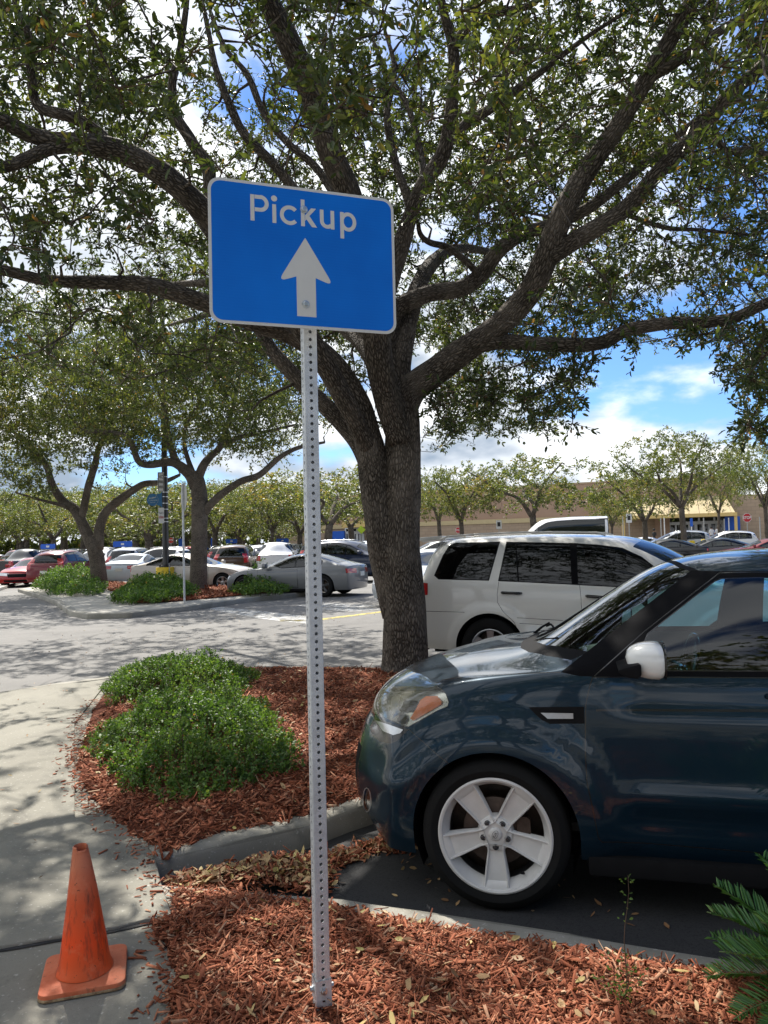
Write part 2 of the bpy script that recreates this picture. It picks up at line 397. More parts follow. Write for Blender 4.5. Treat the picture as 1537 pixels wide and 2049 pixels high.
q.l(q.ramp(q.noise(6, 7, .75, v), [(.46, (0, 0, 0)), (.62, (1, 1, 1))]), mx.inputs[0]); q.l(q.b.outputs[0], mx.inputs[1]); q.l(tr.outputs[0], mx.inputs[2]); q.l(mx.outputs[0], q.out.inputs[0]); reg('line_yellow', q)

def rise(x, y): return 0.55 * sstep(52, 84, y + .35 * x) * sstep(-10, 12, x)
xs = [-400, -200, -120, -80, -50, -30] + [-20 + 4 * i for i in range(26)] + [100, 140, 220, 400]
ys = [-60, -20, 0, 20, 40] + [44 + 3 * i for i in range(20)] + [115, 140, 200, 400, 900]
vs = [(x, y, rise(x, y)) for y in ys for x in xs]; nx = len(xs)
fs = [(j * nx + i, j * nx + i + 1, (j + 1) * nx + i + 1, (j + 1) * nx + i) for j in range(len(ys) - 1) for i in range(nx - 1)]
obj('ground', mesh('ground', vs, fs, 'asphalt_old', True), kind='structure')

Z1 = .13
def gx(px, py, z=Z1): p = g(px, py, z); return (p.x, p.y)
kerb_near = [gx(740, 1606), gx(700, 1619), gx(619, 1649), gx(501, 1676), gx(400, 1698), gx(314, 1719)]
kerb_fore = [gx(318, 1768), gx(450, 1780), gx(690, 1797), gx(838, 1822), gx(1140, 1868), gx(1453, 1917), (4.2, 1.85), (8.0, .55)]
hidden = [(1.25, 9.05), (1.5, 8.4), (1.45, 7.0), (1.0, 5.9), (.40, 5.05)]
far_edge = [gx(-900, 1600), gx(-400, 1440), gx(0, 1385), gx(110, 1368), gx(220, 1354), gx(400, 1336), gx(560, 1333), gx(700, 1334), gx(860, 1340)]
plat = [(-9, -3)] + [(-9, far_edge[0][1])] + far_edge + hidden + kerb_near + kerb_fore + [(8, -3)]
def slab(name, poly, z0, z1, mat, **k):
    b = MB(); b.prism(poly, z0, z1); o = b.build(name, mat, bevel=0, **k); return o
def slab_tri(name, poly, z0, z1, mat, edge=.02, **k):
    bm = bmesh.new(); top = [bm.verts.new((a, b, z1)) for a, b in poly]; f = bm.faces.new(top); bm.normal_update()
    if f.normal.z < 0: f.normal_flip()
    r = bmesh.ops.extrude_face_region(bm, geom=[f]); vv = [x for x in r['geom'] if isinstance(x, bmesh.types.BMVert)]
    # new region is the top copy; lower the original
    for v_ in top: v_.co.z = z0
    if edge:
        es = [e for e in bm.edges if all(abs(v_.co.z - z1) < 1e-5 for v_ in e.verts)]
        bmesh.ops.bevel(bm, geom=es, offset=edge, segments=3, affect='EDGES', profile=.5)
    bmesh.ops.triangulate(bm, faces=[f2 for f2 in bm.faces if len(f2.verts) > 4], ngon_method='EAR_CLIP')
    bmesh.ops.recalc_face_normals(bm, faces=bm.faces)
    me = bpy.data.meshes.new(name); bm.to_mesh(me); bm.free(); me.materials.append(MATS[mat])
    me.polygons.foreach_set('use_smooth', [True] * len(me.polygons)); me.set_sharp_from_angle(angle=R(45))
    return obj(name, me, **k)
slab_tri('pavement', plat, -.1, Z1, 'concrete', .022, kind='structure')
def strip(poly, w, z0, z1, jog=0):
    """band of width w on the left side of a polyline"""
    b = []; n = len(poly); a = []
    for i, p in enumerate(poly):
        q0 = poly[max(0, i - 1)]; q1 = poly[min(n - 1, i + 1)]; dx, dy = q1[0] - q0[0], q1[1] - q0[1]; L = math.hypot(dx, dy) or 1
        a.append((p[0], p[1])); b.append((p[0] - dy / L * w, p[1] + dx / L * w))
    return a, b
def dens_poly(P, step=.12):
    o = []
    for (a, b) in zip(P, P[1:]):
        L = math.hypot(b[0] - a[0], b[1] - a[1]); n = max(1, int(L / step))
        for i in range(n): o.append((a[0] + (b[0] - a[0]) * i / n, a[1] + (b[1] - a[1]) * i / n))
    o.append(P[-1]); return o
def kerb(name, line, w, z, mat='kerb_concrete', side=1, out=.006, h=.15, joints=True):
    """kerb stones: rounded section swept along line; the traffic face stands `out` proud of the line"""
    L = dens_poly(line, .10); A = []; n = len(L)
    prof = [(-out, -h - .02), (-out, -.03), (-out + .012, -.010), (.03, .004), (w - .01, .004), (w, -.002), (w, -.05)]
    vs = []; fs = []; acc = 0
    for i, p in enumerate(L):
        q0 = L[max(0, i - 1)]; q1 = L[min(n - 1, i + 1)]; dx, dy = q1[0] - q0[0], q1[1] - q0[1]; D = math.hypot(dx, dy) or 1
        nx_, ny_ = -dy / D * side, dx / D * side
        for (o_, zz_) in prof:
            j = mnoise.noise(Vector((p[0] * 4, p[1] * 4, o_ * 5))) * .006
            vs.append((p[0] + nx_ * (o_ + j), p[1] + ny_ * (o_ + j), z + zz_ + j * .6))
    m_ = len(prof)
    for i in range(n - 1):
        for k in range(m_ - 1): fs.append((i * m_ + k, i * m_ + k + 1, (i + 1) * m_ + k + 1, (i + 1) * m_ + k))
    me = mesh(name, vs, fs, mat, True)
    bm = bmesh.new(); bm.from_mesh(me); bmesh.ops.recalc_face_normals(bm, faces=bm.faces); bm.to_mesh(me); bm.free()
    return obj(name, me, kind='structure')
kn = kerb_near[::-1] + hidden[::-1]
kerb('kerb', kn, .16, Z1 + .004, side=1)
kerb('kerb', kerb_fore, .13, Z1 + .004, side=-1)
kerb('kerb', far_edge, .15, Z1 + .004, side=-1)
# bay: darker newer asphalt
bay = [gx(300, 1760, .004), (-.1, 4.6), (.45, 5.1), (1.05, 5.9), (1.55, 7.0), (6.6, 5.6), (8, .6), (4.2, 1.9), gx(1500, 1960, .004), gx(838, 1850, .004), gx(690, 1822, .004)]
def sheet(name, poly, z, mat, **k):
    bm = bmesh.new(); f = bm.faces.new([bm.verts.new((a, b, z)) for a, b in poly]); bm.normal_update()
    if f.normal.z < 0: f.normal_flip()
    bmesh.ops.triangulate(bm, faces=bm.faces[:]); me = bpy.data.meshes.new(name); bm.to_mesh(me); bm.free(); me.materials.append(MATS[mat]); return obj(name, me, **k)
sheet('parking_bay', bay, .004, 'asphalt_bay', kind='structure')
# broken slab joint across the near pavement: the front slab stands a little lower -> raised back slab
jl = [gx(-500, 2000), gx(0, 1902), gx(120, 1880), gx(230, 1862), gx(345, 1836)]
obj('crack', mesh('crack', [(a, b + s_, Z1 + .0045) for a, b in dens_poly(jl, .05) for s_ in (-.022 - .012 * mnoise.noise(Vector((a * 14, b, 3))), .03)], [(2 * i, 2 * i + 1, 2 * i + 3, 2 * i + 2) for i in range(len(dens_poly(jl, .05)) - 1)], 'asphalt_bay'), kind='structure')
raised = jl + [gx(322, 1770), gx(316, 1742), gx(300, 1722), gx(150, 1640), gx(150, 1450), gx(215, 1366), gx(110, 1371), gx(0, 1388), gx(-400, 1445), gx(-900, 1610)]
jl2 = dens_poly(jl, .05); jl2 = [(a, b + .012 * mnoise.noise(Vector((a * 9, b, 0)))) for a, b in jl2]
slab_tri('pavement_slab', jl2 + raised[5:], Z1 - .05, Z1 + .016, 'concrete', .008, kind='structure')

# mulch beds
MA = [gx(440, 1342), gx(300, 1349), gx(222, 1372), gx(185, 1420), gx(170, 1470), gx(150, 1530), gx(175, 1590), gx(230, 1640), gx(262, 1668), gx(316, 1700), gx(322, 1716)]
kin = [(a + .03, b + .14) for a, b in kerb_near[::-1]][1:]
MA_poly = MA + kin + [(a - .18, b) for a, b in hidden[::-1]] + [gx(860, 1346), gx(700, 1340), gx(560, 1339)]
MBf = [gx(335, 1782), gx(350, 1810), gx(352, 1836), gx(300, 1850), gx(330, 1900), gx(350, 1950), gx(335, 2010), gx(345, 2120), gx(345, 2400), (.0, .2), (7.5, -1.2)]
kfo = [(a, b - .07) for a, b in kerb_fore]
MB_poly = MBf + [(7.6, .45), (4.2, 1.70), gx(1440, 1950), gx(1140, 1903), gx(838, 1852), gx(690, 1822), gx(520, 1796)]
def edge_d(x, y, P):
    d = 9
    for i in range(len(P)):
        a = Vector(P[i - 1]); b = Vector(P[i]); ab = b - a; p = Vector((x, y)) - a
        t = max(0, min(1, p.dot(ab) / max(1e-9, ab.length_squared))); d = min(d, (p - ab * t).length)
    return d
def mulch_h(x, y, P):
    d = edge_d(x, y, P)
    return Z1 + .008 + .045 * (1 - math.exp(-d / .12)) + .018 * mnoise.noise(Vector((x * 2.2, y * 2.2, 3))) * min(1, d / .2)
def bed(name, P, step):
    x0, x1 = min(p[0] for p in P), max(p[0] for p in P); y0, y1 = min(p[1] for p in P), max(p[1] for p in P)
    nx_ = int((x1 - x0) / step) + 2; ny_ = int((y1 - y0) / step) + 2; vs = []; idx = {}; fs = []
    def vid(i, j):
        if (i, j) not in idx:
            x = x0 + i * step; y = y0 + j * step
            h = mulch_h(x, y, P) if pip(x, y, P) else Z1 - .01
            idx[(i, j)] = len(vs); vs.append((x + random.uniform(-.2, .2) * step, y + random.uniform(-.2, .2) * step, h))
        return idx[(i, j)]
    for i in range(nx_):
        for j in range(ny_):
            if pip(x0 + (i + .5) * step, y0 + (j + .5) * step, P): fs.append((vid(i, j), vid(i + 1, j), vid(i + 1, j + 1), vid(i, j + 1)))
    return obj(name, mesh(name, vs, fs, 'mulch_soil', True), kind='stuff')
random.seed(3)
o_ = bed('mulch_bed', MA_poly, .05)
o_ = bed('mulch_bed', MB_poly, .035)

def scatter(name, pts, lens, wids, mat, tones, lift=.6, flat=.35, seed=1, kind='stuff', curl=0):
    """many thin chips / leaves as one mesh; pts (n,3)"""
    rng = np.random.default_rng(seed); n = len(pts)
    yaw = rng.uniform(0, 2 * np.pi, n); pit = rng.normal(0, flat, n); rol = rng.normal(0, flat * 1.3, n)
    L = lens; W = wids
    cy, sy, cp, sp = np.cos(yaw), np.sin(yaw), np.cos(pit), np.sin(pit)
    d = np.stack([cy * cp, sy * cp, sp], 1); s = np.stack([-sy, cy, np.zeros(n)], 1)
    up = np.cross(d, s); s2 = s * np.cos(rol)[:, None] + up * np.sin(rol)[:, None]; up2 = np.cross(d, s2)
    if curl == 0:
        T = (W * rng.uniform(.15, .45, n))[:, None]
        prof = np.array([(-.5, -.5, 0), (-.5, .35, 0), (.5, .5, 0), (.5, -.3, 0), (-.45, -.45, 1), (-.5, .3, 1), (.42, .4, 1), (.5, -.3, 1)], float)
        fpat = np.array([(4, 5, 6, 7), (0, 4, 7, 3), (1, 2, 6, 5), (0, 1, 5, 4), (3, 7, 6, 2)])
    else:
        T = (L * curl * rng.uniform(-.5, 1.2, n))[:, None]
        prof = np.array([(-.5, 0, .6), (-.2, -.5, .9), (0, 0, 0), (-.2, .5, .9), (.22, -.42, .8), (.22, .42, .8), (.5, 0, .5)], float)
        fpat = np.array([(0, 1, 2, 3), (2, 1, 4, 6), (2, 6, 5, 3)])
    k = len(prof)
    jit = rng.normal(0, .06, (n, k, 2))
    V = pts[:, None, :] + (prof[None, :, 0:1] + jit[:, :, 0:1]) * (d * L[:, None])[:, None, :] + (prof[None, :, 1:2] + jit[:, :, 1:2]) * (s2 * W[:, None])[:, None, :] + prof[None, :, 2:3] * (up2 * T)[:, None, :]
    zmin = V[:, :, 2].min(1) - pts[:, 2]; V[:, :, 2] -= (zmin * lift)[:, None]
    V = V.reshape(-1, 3); Fc = (fpat[None] + (np.arange(n) * k)[:, None, None]).reshape(-1, 4)
    return quads(name, V, Fc, mat, np.repeat(tones, len(fpat)), kind=kind)
def quads(name, V, Fc, mat, tone=None, kind=None, parent=None, smooth=False, link=True, **kw):
    me = bpy.data.meshes.new(name); nf = len(Fc); w_ = Fc.shape[1]
    me.vertices.add(len(V)); me.vertices.foreach_set('co', np.ascontiguousarray(V, dtype=np.float32).ravel())
    me.loops.add(nf * w_); me.loops.foreach_set('vertex_index', np.ascontiguousarray(Fc, dtype=np.int32).ravel())
    me.polygons.add(nf); me.polygons.foreach_set('loop_start', (np.arange(nf) * w_).astype(np.int32))
    if tone is not None:
        a_ = me.attributes.new('tone', 'FLOAT', 'FACE'); a_.data.foreach_set('value', tone.astype(np.float32))
    me.materials.append(MATS[mat]); me.update(calc_edges=True)
    if smooth: me.polygons.foreach_set('use_smooth', [True] * nf)
    if not link: return me
    return obj(name, me, parent, kind=kind, **kw)
def in_poly(P, n, rng, box=None, zf=None, fade=0.0, weight=None):
    P_ = np.array(P); lo, hi = P_.min(0), P_.max(0)
    if box: lo = np.maximum(lo, box[:2]); hi = np.minimum(hi, box[2:])
    out_ = []
    while sum(len(o_) for o_ in out_) < n:
        q_ = rng.uniform(lo, hi, (n * 2, 2)); ok = pip_np(q_[:, 0], q_[:, 1], P)
        if weight is not None: ok &= rng.uniform(0, 1, len(q_)) < weight(q_[:, 0], q_[:, 1])
        out_.append(q_[ok])
    q_ = np.concatenate(out_)[:n]
    if fade: q_ = q_ + rng.normal(0, fade, q_.shape)
    z = np.array([zf(a, b) for a, b in q_]) if zf else np.zeros(n)
    return np.column_stack([q_, z])
rng = np.random.default_rng(5)
def zA(x, y): return (mulch_h(x, y, MA_poly) if pip(x, y, MA_poly) else Z1 + .018 if not in_bay(x, y) else .008) + .001
bay_in = [gx(318, 1768)] + kerb_near[::-1] + hidden[::-1] + [(5, 5), (8, .5)] + kerb_fore[1:-1][::-1]
def in_bay(x, y): return pip(x, y, bay_in)
def zB(x, y): return (mulch_h(x, y, MB_poly) if pip(x, y, MB_poly) else Z1 + .010 if not in_bay(x, y) else .008) + .001
# foreground chips
n = 30000
P_ = in_poly(MB_poly, n, rng, (-1.3, 1.9, 2.4, 4), zB, .02)
scatter('mulch_chips', P_, rng.gamma(2.3, .0135, n).clip(.005, .12), rng.gamma(2.6, .0019, n) + .0012, 'mulch', rng.beta(1.5, 1.4, n), seed=2)
n = 34000
P_ = in_poly(MA_poly, n, rng, (-2.6, 3.5, 1.6, 9.6), zA, .035, weight=lambda x, y: np.clip(1.25 - (y - 4) * .16, .2, 1))
scatter('mulch_chips', P_, rng.gamma(2.5, .016, n).clip(.006, .13), rng.gamma(2.8, .0026, n) + .0015, 'mulch', rng.beta(1.5, 1.5, n), seed=3)
# stray chips blown on to the pavement
n = 520
e = [gx(215, 1400), gx(170, 1440), gx(150, 1530), gx(175, 1600), gx(235, 1650), gx(300, 1700), gx(345, 1840), gx(320, 1900), gx(345, 1960), gx(335, 2040)]
e = dens_poly(e, .01); ii = rng.integers(0, len(e), n); q_ = np.array([e[i] for i in ii]) + np.column_stack([-np.abs(rng.normal(0, .07, n)) , rng.normal(0, .04, n)])
z = np.array([(Z1 + .018) if y > 3.15 else (Z1 + .002) for x, y in q_])
scatter('mulch_chips', np.column_stack([q_, z]), rng.gamma(4, .007, n), rng.gamma(4, .0016, n) + .002, 'mulch', rng.beta(2, 2, n), seed=4, flat=.12)
# dry leaves: gutter, beds, pavement
gut = [gx(400, 1765), gx(330, 1752), gx(480, 1722), gx(600, 1690), gx(700, 1660), (0.15, 4.5), (0.05, 4.2), gx(740, 1700, 0), gx(650, 1745, 0), gx(640, 1790, 0), gx(500, 1790, 0)]
n = 1000
P_ = in_poly(gut, n, rng, None, lambda x, y: .015 + (.075 + .03 * rng.random()) * sstep(-.15, -.75, x), .03)
scatter('fallen_leaves', P_, rng.uniform(.035, .065, n), rng.uniform(.014, .026, n), 'dry_leaf', rng.beta(2.5, 1.6, n), seed=6, curl=.18)
n = 5200
P_ = in_poly(gut, n, rng, None, lambda x, y: .008 + (.05 + .05 * rng.random()) * sstep(-.15, -.75, x), .04)
scatter('mulch_chips', P_, rng.gamma(5, .0085, n), rng.gamma(4, .0018, n) + .002, 'mulch', rng.beta(2, 2, n), seed=9)
n = 260
P_ = in_poly(MB_poly, n, rng, (-1.3, 1.9, 2.4, 4), lambda x, y: zB(x, y) + .012, 0)
scatter('fallen_leaves', P_, rng.uniform(.03, .055, n), rng.uniform(.012, .022, n), 'dry_leaf', rng.beta(2.5, 1.4, n), seed=7, curl=.2)
n = 520
P_ = in_poly(MA_poly, n, rng, (-2.6, 3.5, 1.6, 9.6), lambda x, y: zA(x, y) + .012, 0)
scatter('fallen_leaves', P_, rng.uniform(.03, .06, n), rng.uniform(.012, .024, n), 'dry_leaf', rng.beta(2.5, 1.4, n), seed=8, curl=.2)
n = 420
P_ = in_poly([(-4.5, 1.9), (-.2, 4.4), (-.2, 9.3), (2, 21), (-7, 16), (-5, 9)], n, rng, None, lambda x, y: .006 if (y > 9.6 or in_bay(x, y)) else (.004 if not pip(x, y, plat) else Z1 + .02), 0)
scatter('fallen_leaves', P_, rng.uniform(.02, .05, n), rng.uniform(.008, .018, n), 'dry_leaf', rng.beta(1.5, 2, n), seed=10, curl=.15)
n = 60
P_ = in_poly([gx(640, 1700, 0), gx(860, 1640, 0), (1.4, 3.0), gx(1400, 1880, 0), gx(850, 1810, 0), gx(660, 1780, 0)], n, rng, None, lambda x, y: .01, 0)
scatter('fallen_leaves', P_, rng.uniform(.02, .05, n), rng.uniform(.008, .018, n), 'dry_leaf', rng.beta(1.5, 2, n), seed=11, curl=.15)

# far island with kerb, mulch and path
fi_front = [gx(36, 1178, Z1), gx(80, 1190), gx(112, 1202), gx(130, 1215), gx(140, 1222), gx(175, 1228), gx(260, 1226), gx(380, 1212), gx(500, 1196), gx(600, 1186), gx(632, 1182), gx(640, 1178)]
fi_back = [(x, y + dy) for (x, y), dy in zip(fi_front[::-1], [.5, 1.2, 2.4, 4.2, 6, 7.5, 9, 11, 11, 9, 6, 3])]
FI = fi_front + fi_back
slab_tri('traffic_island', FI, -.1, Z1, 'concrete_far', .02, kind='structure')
kerb('kerb', fi_front, .16, Z1 + .004, mat='kerb_concrete', side=1)
FM = [gx(190, 1166), gx(215, 1180), gx(262, 1196), gx(270, 1208), gx(330, 1206), gx(420, 1198), gx(560, 1185), gx(620, 1180)] + [(-3.0, 25.5), (-6, 28.5), (-9, 31), (-12, 34), (-14, 33)]
def zF(x, y): return Z1 + .03 + .02 * mnoise.noise(Vector((x, y, 0)))
bm_ = sheet('mulch_bed', FM, Z1 + .02, 'mulch_soil', kind='stuff')
n = 16000
P_ = in_poly(FM, n, rng, None, zF, .06)
scatter('mulch_chips', P_, rng.gamma(5, .02, n), rng.gamma(4, .006, n) + .004, 'mulch', rng.beta(2.2, 1.8, n), seed=12, flat=.5)
# left edge island with kerb
LI = [gx(-200, 1215), gx(-60, 1195), gx(20, 1170), gx(55, 1158), gx(20, 1152), gx(-200, 1160)]
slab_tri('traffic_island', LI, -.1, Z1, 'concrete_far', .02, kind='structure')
LM = [gx(-200, 1203), gx(-60, 1186), gx(10, 1166), gx(30, 1158), gx(-200, 1163)]
sheet('mulch_bed', LM, Z1 + .01, 'mulch_soil', kind='stuff')
n = 2500; P_ = in_poly(LM, n, rng, None, zF, .05)
scatter('mulch_chips', P_, rng.gamma(5, .02, n), rng.gamma(4, .006, n) + .004, 'mulch', rng.beta(2.2, 1.8, n), seed=13, flat=.5)
# painted markings
def mark(name, pts, mat, z=.004): sheet(name, [gx(a, b, z) for a, b in pts], z, mat, kind='structure')
mark('stop_line', [(415, 1219), (440, 1214), (600, 1231), (640, 1241), (615, 1248), (520, 1238)], 'line_white')
mark('yellow_line', [(640, 1238), (780, 1221), (782, 1223), (642, 1241)], 'line_yellow')
mark('yellow_line', [(560, 1240), (640, 1240), (640, 1243), (560, 1243)], 'line_yellow')
mark('stop_lettering', [(590, 1212), (640, 1206), (760, 1212), (700, 1216)], 'line_white')
mark('stop_lettering', [(620, 1218), (700, 1215), (770, 1219), (700, 1223)], 'line_white')
for i in range(9):   # parking lines of the far bays, on the asphalt
    x = -24 + i * 2.75
    sheet('bay_line', [(x, 33 - i * .9), (x + .1, 33 - i * .9), (x + 1.6, 38 - i * .9), (x + 1.5, 38 - i * .9)], .004, 'line_white', kind='structure')
# ------------------------------------------------------------------ bark and foliage materials
def bark(k, lo, mid, hi):
    q = Mat(k, rough=.9, spec=.2)
    a = q.n('ShaderNodeAttribute'); a.attribute_name = 'barkco'
    mp = q.n('ShaderNodeMapping'); mp.inputs['Scale'].default_value = (1, 1, .30); q.l(a.outputs['Vector'], mp.inputs[0])
    nz = q.n('ShaderNodeTexNoise'); nz.inputs['Scale'].default_value = 9; nz.inputs['Detail'].default_value = 4; q.l(mp.outputs[0], nz.inputs['Vector'])
    ad = q.n('ShaderNodeVectorMath', operation='MULTIPLY_ADD'); q.l(nz.outputs[1], ad.inputs[0]); ad.inputs[1].default_value = (.055, .055, .055); q.l(mp.outputs[0], ad.inputs[2])
    vo = q.n('ShaderNodeTexVoronoi', feature='DISTANCE_TO_EDGE'); vo.inputs['Scale'].default_value = 44; q.l(ad.outputs[0], vo.inputs['Vector'])
    vc = q.n('ShaderNodeTexVoronoi'); vc.inputs['Scale'].default_value = 44; q.l(ad.outputs[0], vc.inputs['Vector'])
    h = q.ramp(vo.outputs[0], [(.0, (0, 0, 0)), (.22, (.8, .8, .8)), (.6, (1, 1, 1))])
    fine = q.noise(70, 5, .7, mp.outputs[0])
    c = q.ramp(h, [(0, lo), (.5, mid), (1, hi)])
    c = q.mix(q.ramp(vc.outputs[1], [(.2, (0, 0, 0)), (.9, (.45, .45, .45))]), c, tuple(x * .62 for x in mid))
    c = q.mix(q.ramp(q.noise(2.3, 5, .65, a.outputs['Vector']), [(.45, (0, 0, 0)), (.7, (.6, .6, .6))]), c, tuple(x * 1.25 for x in hi))
    c = q.mix(q.ramp(q.noise(1.7, 5, .6, a.outputs['Vector']), [(.55, (0, 0, 0)), (.75, (.5, .5, .5))]), c, (lo[0], lo[1] * 1.2, lo[2]))
    q.color(c)
    q.bump(q.math('ADD', h, q.math('MULTIPLY', fine, .5)), 1.0, .022); return reg(k, q)
bark('bark', (.026, .021, .017), (.135, .112, .090), (.235, .200, .165))
bark('bark_far', (.05, .042, .034), (.17, .14, .11), (.25, .21, .17))
def leafm(k, stops, trans=.45, rough=.38, spec=.5, sub=1.7):
    q = Mat(k, rough=rough, spec=spec)
    a = q.n('ShaderNodeAttribute'); a.attribute_name = 'tone'
    c = q.ramp(a.outputs['Fac'], stops)
    q.color(c)
    t = q.n('ShaderNodeBsdfTranslucent'); q.l(q.mix(1.0, c, (sub * 1.05, sub, sub * .45), 'MULTIPLY'), t.inputs[0])
    mx = q.n('ShaderNodeMixShader'); mx.inputs[0].default_value = trans; q.l(q.b.outputs[0], mx.inputs[1]); q.l(t.outputs[0], mx.inputs[2]); q.l(mx.outputs[0], q.out.inputs[0])
    return reg(k, q)
leafm('leaf_oak', [(0, (.020, .036, .012)), (.45, (.050, .076, .021)), (.8, (.100, .125, .034)), (.96, (.15, .17, .04)), (1, (.26, .15, .05))], .34)
leafm('leaf_far', [(0, (.042, .064, .022)), (.45, (.090, .120, .036)), (.8, (.158, .172, .050)), (1, (.22, .16, .06))], .4, .45)
leafm('leaf_shrub', [(0, (.030, .074, .018)), (.5, (.082, .158, .033)), (.9, (.17, .25, .06)), (1, (.25, .16, .05))], .35, .5, .3)
leafm('leaf_cycad', [(0, (.03, .09, .022)), (.5, (.07, .18, .035)), (1, (.16, .28, .06))], .25, .3, .5)
leafm('leaf_moss', [(0, (.12, .13, .10)), (1, (.25, .26, .2))], .3, .8, .1)

def leaf_mesh(name, C, D, L, W, mat, tone, fold=.18, parent=None, kind=None, curl=.15, link=True):
    """C base points, D directions, one folded 6-point leaf each"""
    rng = np.random.default_rng(len(C)); n = len(C)
    D = D / np.linalg.norm(D, axis=1)[:, None]
    rnd = rng.normal(0, 1, (n, 3)) + np.array([0, 0, 1.1]); S = np.cross(D, rnd); S /= np.linalg.norm(S, axis=1)[:, None]; U = np.cross(S, D)
    prof = np.array([(0, 0, 0), (.33, -.5, fold), (.74, -.42, fold), (1, 0, -curl), (.74, .42, fold), (.33, .5, fold)])
    V = C[:, None] + prof[None, :, 0:1] * (D * L[:, None])[:, None] + prof[None, :, 1:2] * (S * W[:, None])[:, None] + prof[None, :, 2:3] * (U * W[:, None])[:, None]
    Fq = (np.array([(0, 1, 2, 3), (0, 3, 4, 5)])[None] + (np.arange(n) * 6)[:, None, None]).reshape(-1, 4)
    return quads(name, V.reshape(-1, 3), Fq, mat, np.repeat(tone, 2), parent=parent, kind=kind, link=link)
def sprays(T, rng, twigs=5, per=9, tl=.24, droop=-.15, up=.25):
    """leaf base points and directions round each target"""
    n = len(T); k = twigs * per
    td = rng.normal(0, 1, (n, twigs, 3)); td[:, :, 2] = td[:, :, 2] * .8 + up; td /= np.linalg.norm(td, axis=2)[:, :, None]
    tl_ = tl * rng.uniform(.5, 1.25, (n, twigs))
    s = rng.uniform(.15, 1.05, (n, twigs, per))
    P = T[:, None, None] + td[:, :, None] * (tl_[:, :, None] * s)[..., None]
    P = P + rng.normal(0, .012, P.shape)
    P[..., 2] += droop * (s ** 2) * tl_[:, :, None] 
    d = td[:, :, None] * .8 + rng.normal(0, .75, (n, twigs, per, 3)); d[..., 2] -= .12
    return P.reshape(-1, 3), d.reshape(-1, 3), td, tl_
def limb_mesh(paths, name='trunk', mat='bark', parent=None, nsub=6, amp=.07, link=True, seed=0, sides=None):
    V = []; Fc = []; BC = []; off = 0
    for pi, P in enumerate(paths):
        sp = smooth_path(P, nsub); rmax = max(p[3] for p in sp)
        n = sides or 2 * int(max(8, min(36, rmax * 130)) / 2); s = 0; up = None
        for i, p in enumerate(sp):
            c = Vector(p[:3]); r = max(.003, p[3])
            a0 = Vector(sp[max(0, i - 1)][:3]); a1 = Vector(sp[min(len(sp) - 1, i + 1)][:3]); d = (a1 - a0).normalized()
            if i: s += (c - Vector(sp[i - 1][:3])).length
            if up is None: up = Vector((0, 1, 0)) if abs(d.y) < .9 else Vector((1, 0, 0))
            a = d.cross(up).normalized(); b = a.cross(d).normalized(); up = b
            for k in range(n):
                t = 2 * math.pi * k / n; q_ = Vector((math.cos(t), math.sin(t), 0))
                f = 1 + amp * mnoise.noise(Vector((q_.x * 1.6 + pi * 7, q_.y * 1.6, s / max(.08, rmax) * .35))) * 1.6 + amp * .6 * mnoise.noise(Vector((q_.x * 4 + pi, q_.y * 4, s * 3)))
                V.append(c + (a * q_.x + b * q_.y) * r * f); BC.append((q_.x * r, q_.y * r, s + pi * 3.3))
        m_ = len(sp)
        for i in range(m_ - 1):
            for k in range(n): Fc.append((off + i * n + k, off + i * n + (k + 1) % n, off + (i + 1) * n + (k + 1) % n, off + (i + 1) * n + k))
        V.append(Vector(sp[0][:3])); BC.append((0, 0, 0)); V.append(Vector(sp[-1][:3])); BC.append((0, 0, s)); c0_, c1_ = off + m_ * n, off + m_ * n + 1
        for k in range(0, n, 2): Fc.append((c0_, off + (k + 2) % n if k + 2 <= n else off, off + (k + 1) % n, off + k)); Fc.append((c1_, off + (m_ - 1) * n + k, off + (m_ - 1) * n + (k + 1) % n, off + (m_ - 1) * n + (k + 2) % n))
        off += m_ * n + 2
    me = quads(name, np.array(V), np.array(Fc), mat, smooth=True, link=False)
    a_ = me.attributes.new('barkco', 'FLOAT_VECTOR', 'POINT'); a_.data.foreach_set('vector', np.array(BC, np.float32).ravel())
    bm = bmesh.new(); bm.from_mesh(me); bmesh.ops.recalc_face_normals(bm, faces=bm.faces); bm.to_mesh(me); bm.free()
    return obj(name, me, parent) if link else me
def grow(paths, T, rng, rtw=.011, maxr=.035):
    """thin branches from the limbs to every target, each starting from the nearest wood"""
    nodes = []
    for P in paths:
        sp = smooth_path(P, 5); L0 = len(sp)
        for i, p in enumerate(sp):
            if i > L0 * .22: nodes.append(p[:4])
    nodes = np.array(nodes); cap = len(nodes) + len(T) * 6 + 10; A = np.zeros((cap, 4)); A[:len(nodes)] = nodes; n = len(nodes)
    d0 = np.array([np.min(np.sum((nodes[:, :3] - t) ** 2, 1)) for t in T]); order = np.argsort(d0); out_ = []
    for k in order:
        t = T[k]; dd = np.sum((A[:n, :3] - t) ** 2, 1); j = int(np.argmin(dd)); p0 = A[j, :3].copy(); r0 = min(A[j, 3] * .75, maxr * min(1, .4 + math.sqrt(dd[j]) * .35)); r0 = max(r0, rtw * .6)
        L = math.sqrt(dd[j]); sg = max(2, min(6, int(L / .22) + 1)); pth = [(*p0, r0)]
        b = rng.normal(0, .12 * L, 3); b[2] -= .05 * L
        for i in range(1, sg + 1):
            f = i / sg; q_ = p0 + (t - p0) * f + b * math.sin(f * math.pi) + rng.normal(0, .02, 3) * (i < sg)
            r = r0 + (rtw * .5 - r0) * f; pth.append((*q_, r)); A[n] = (*q_, r); n += 1
        out_.append(pth)
    return out_
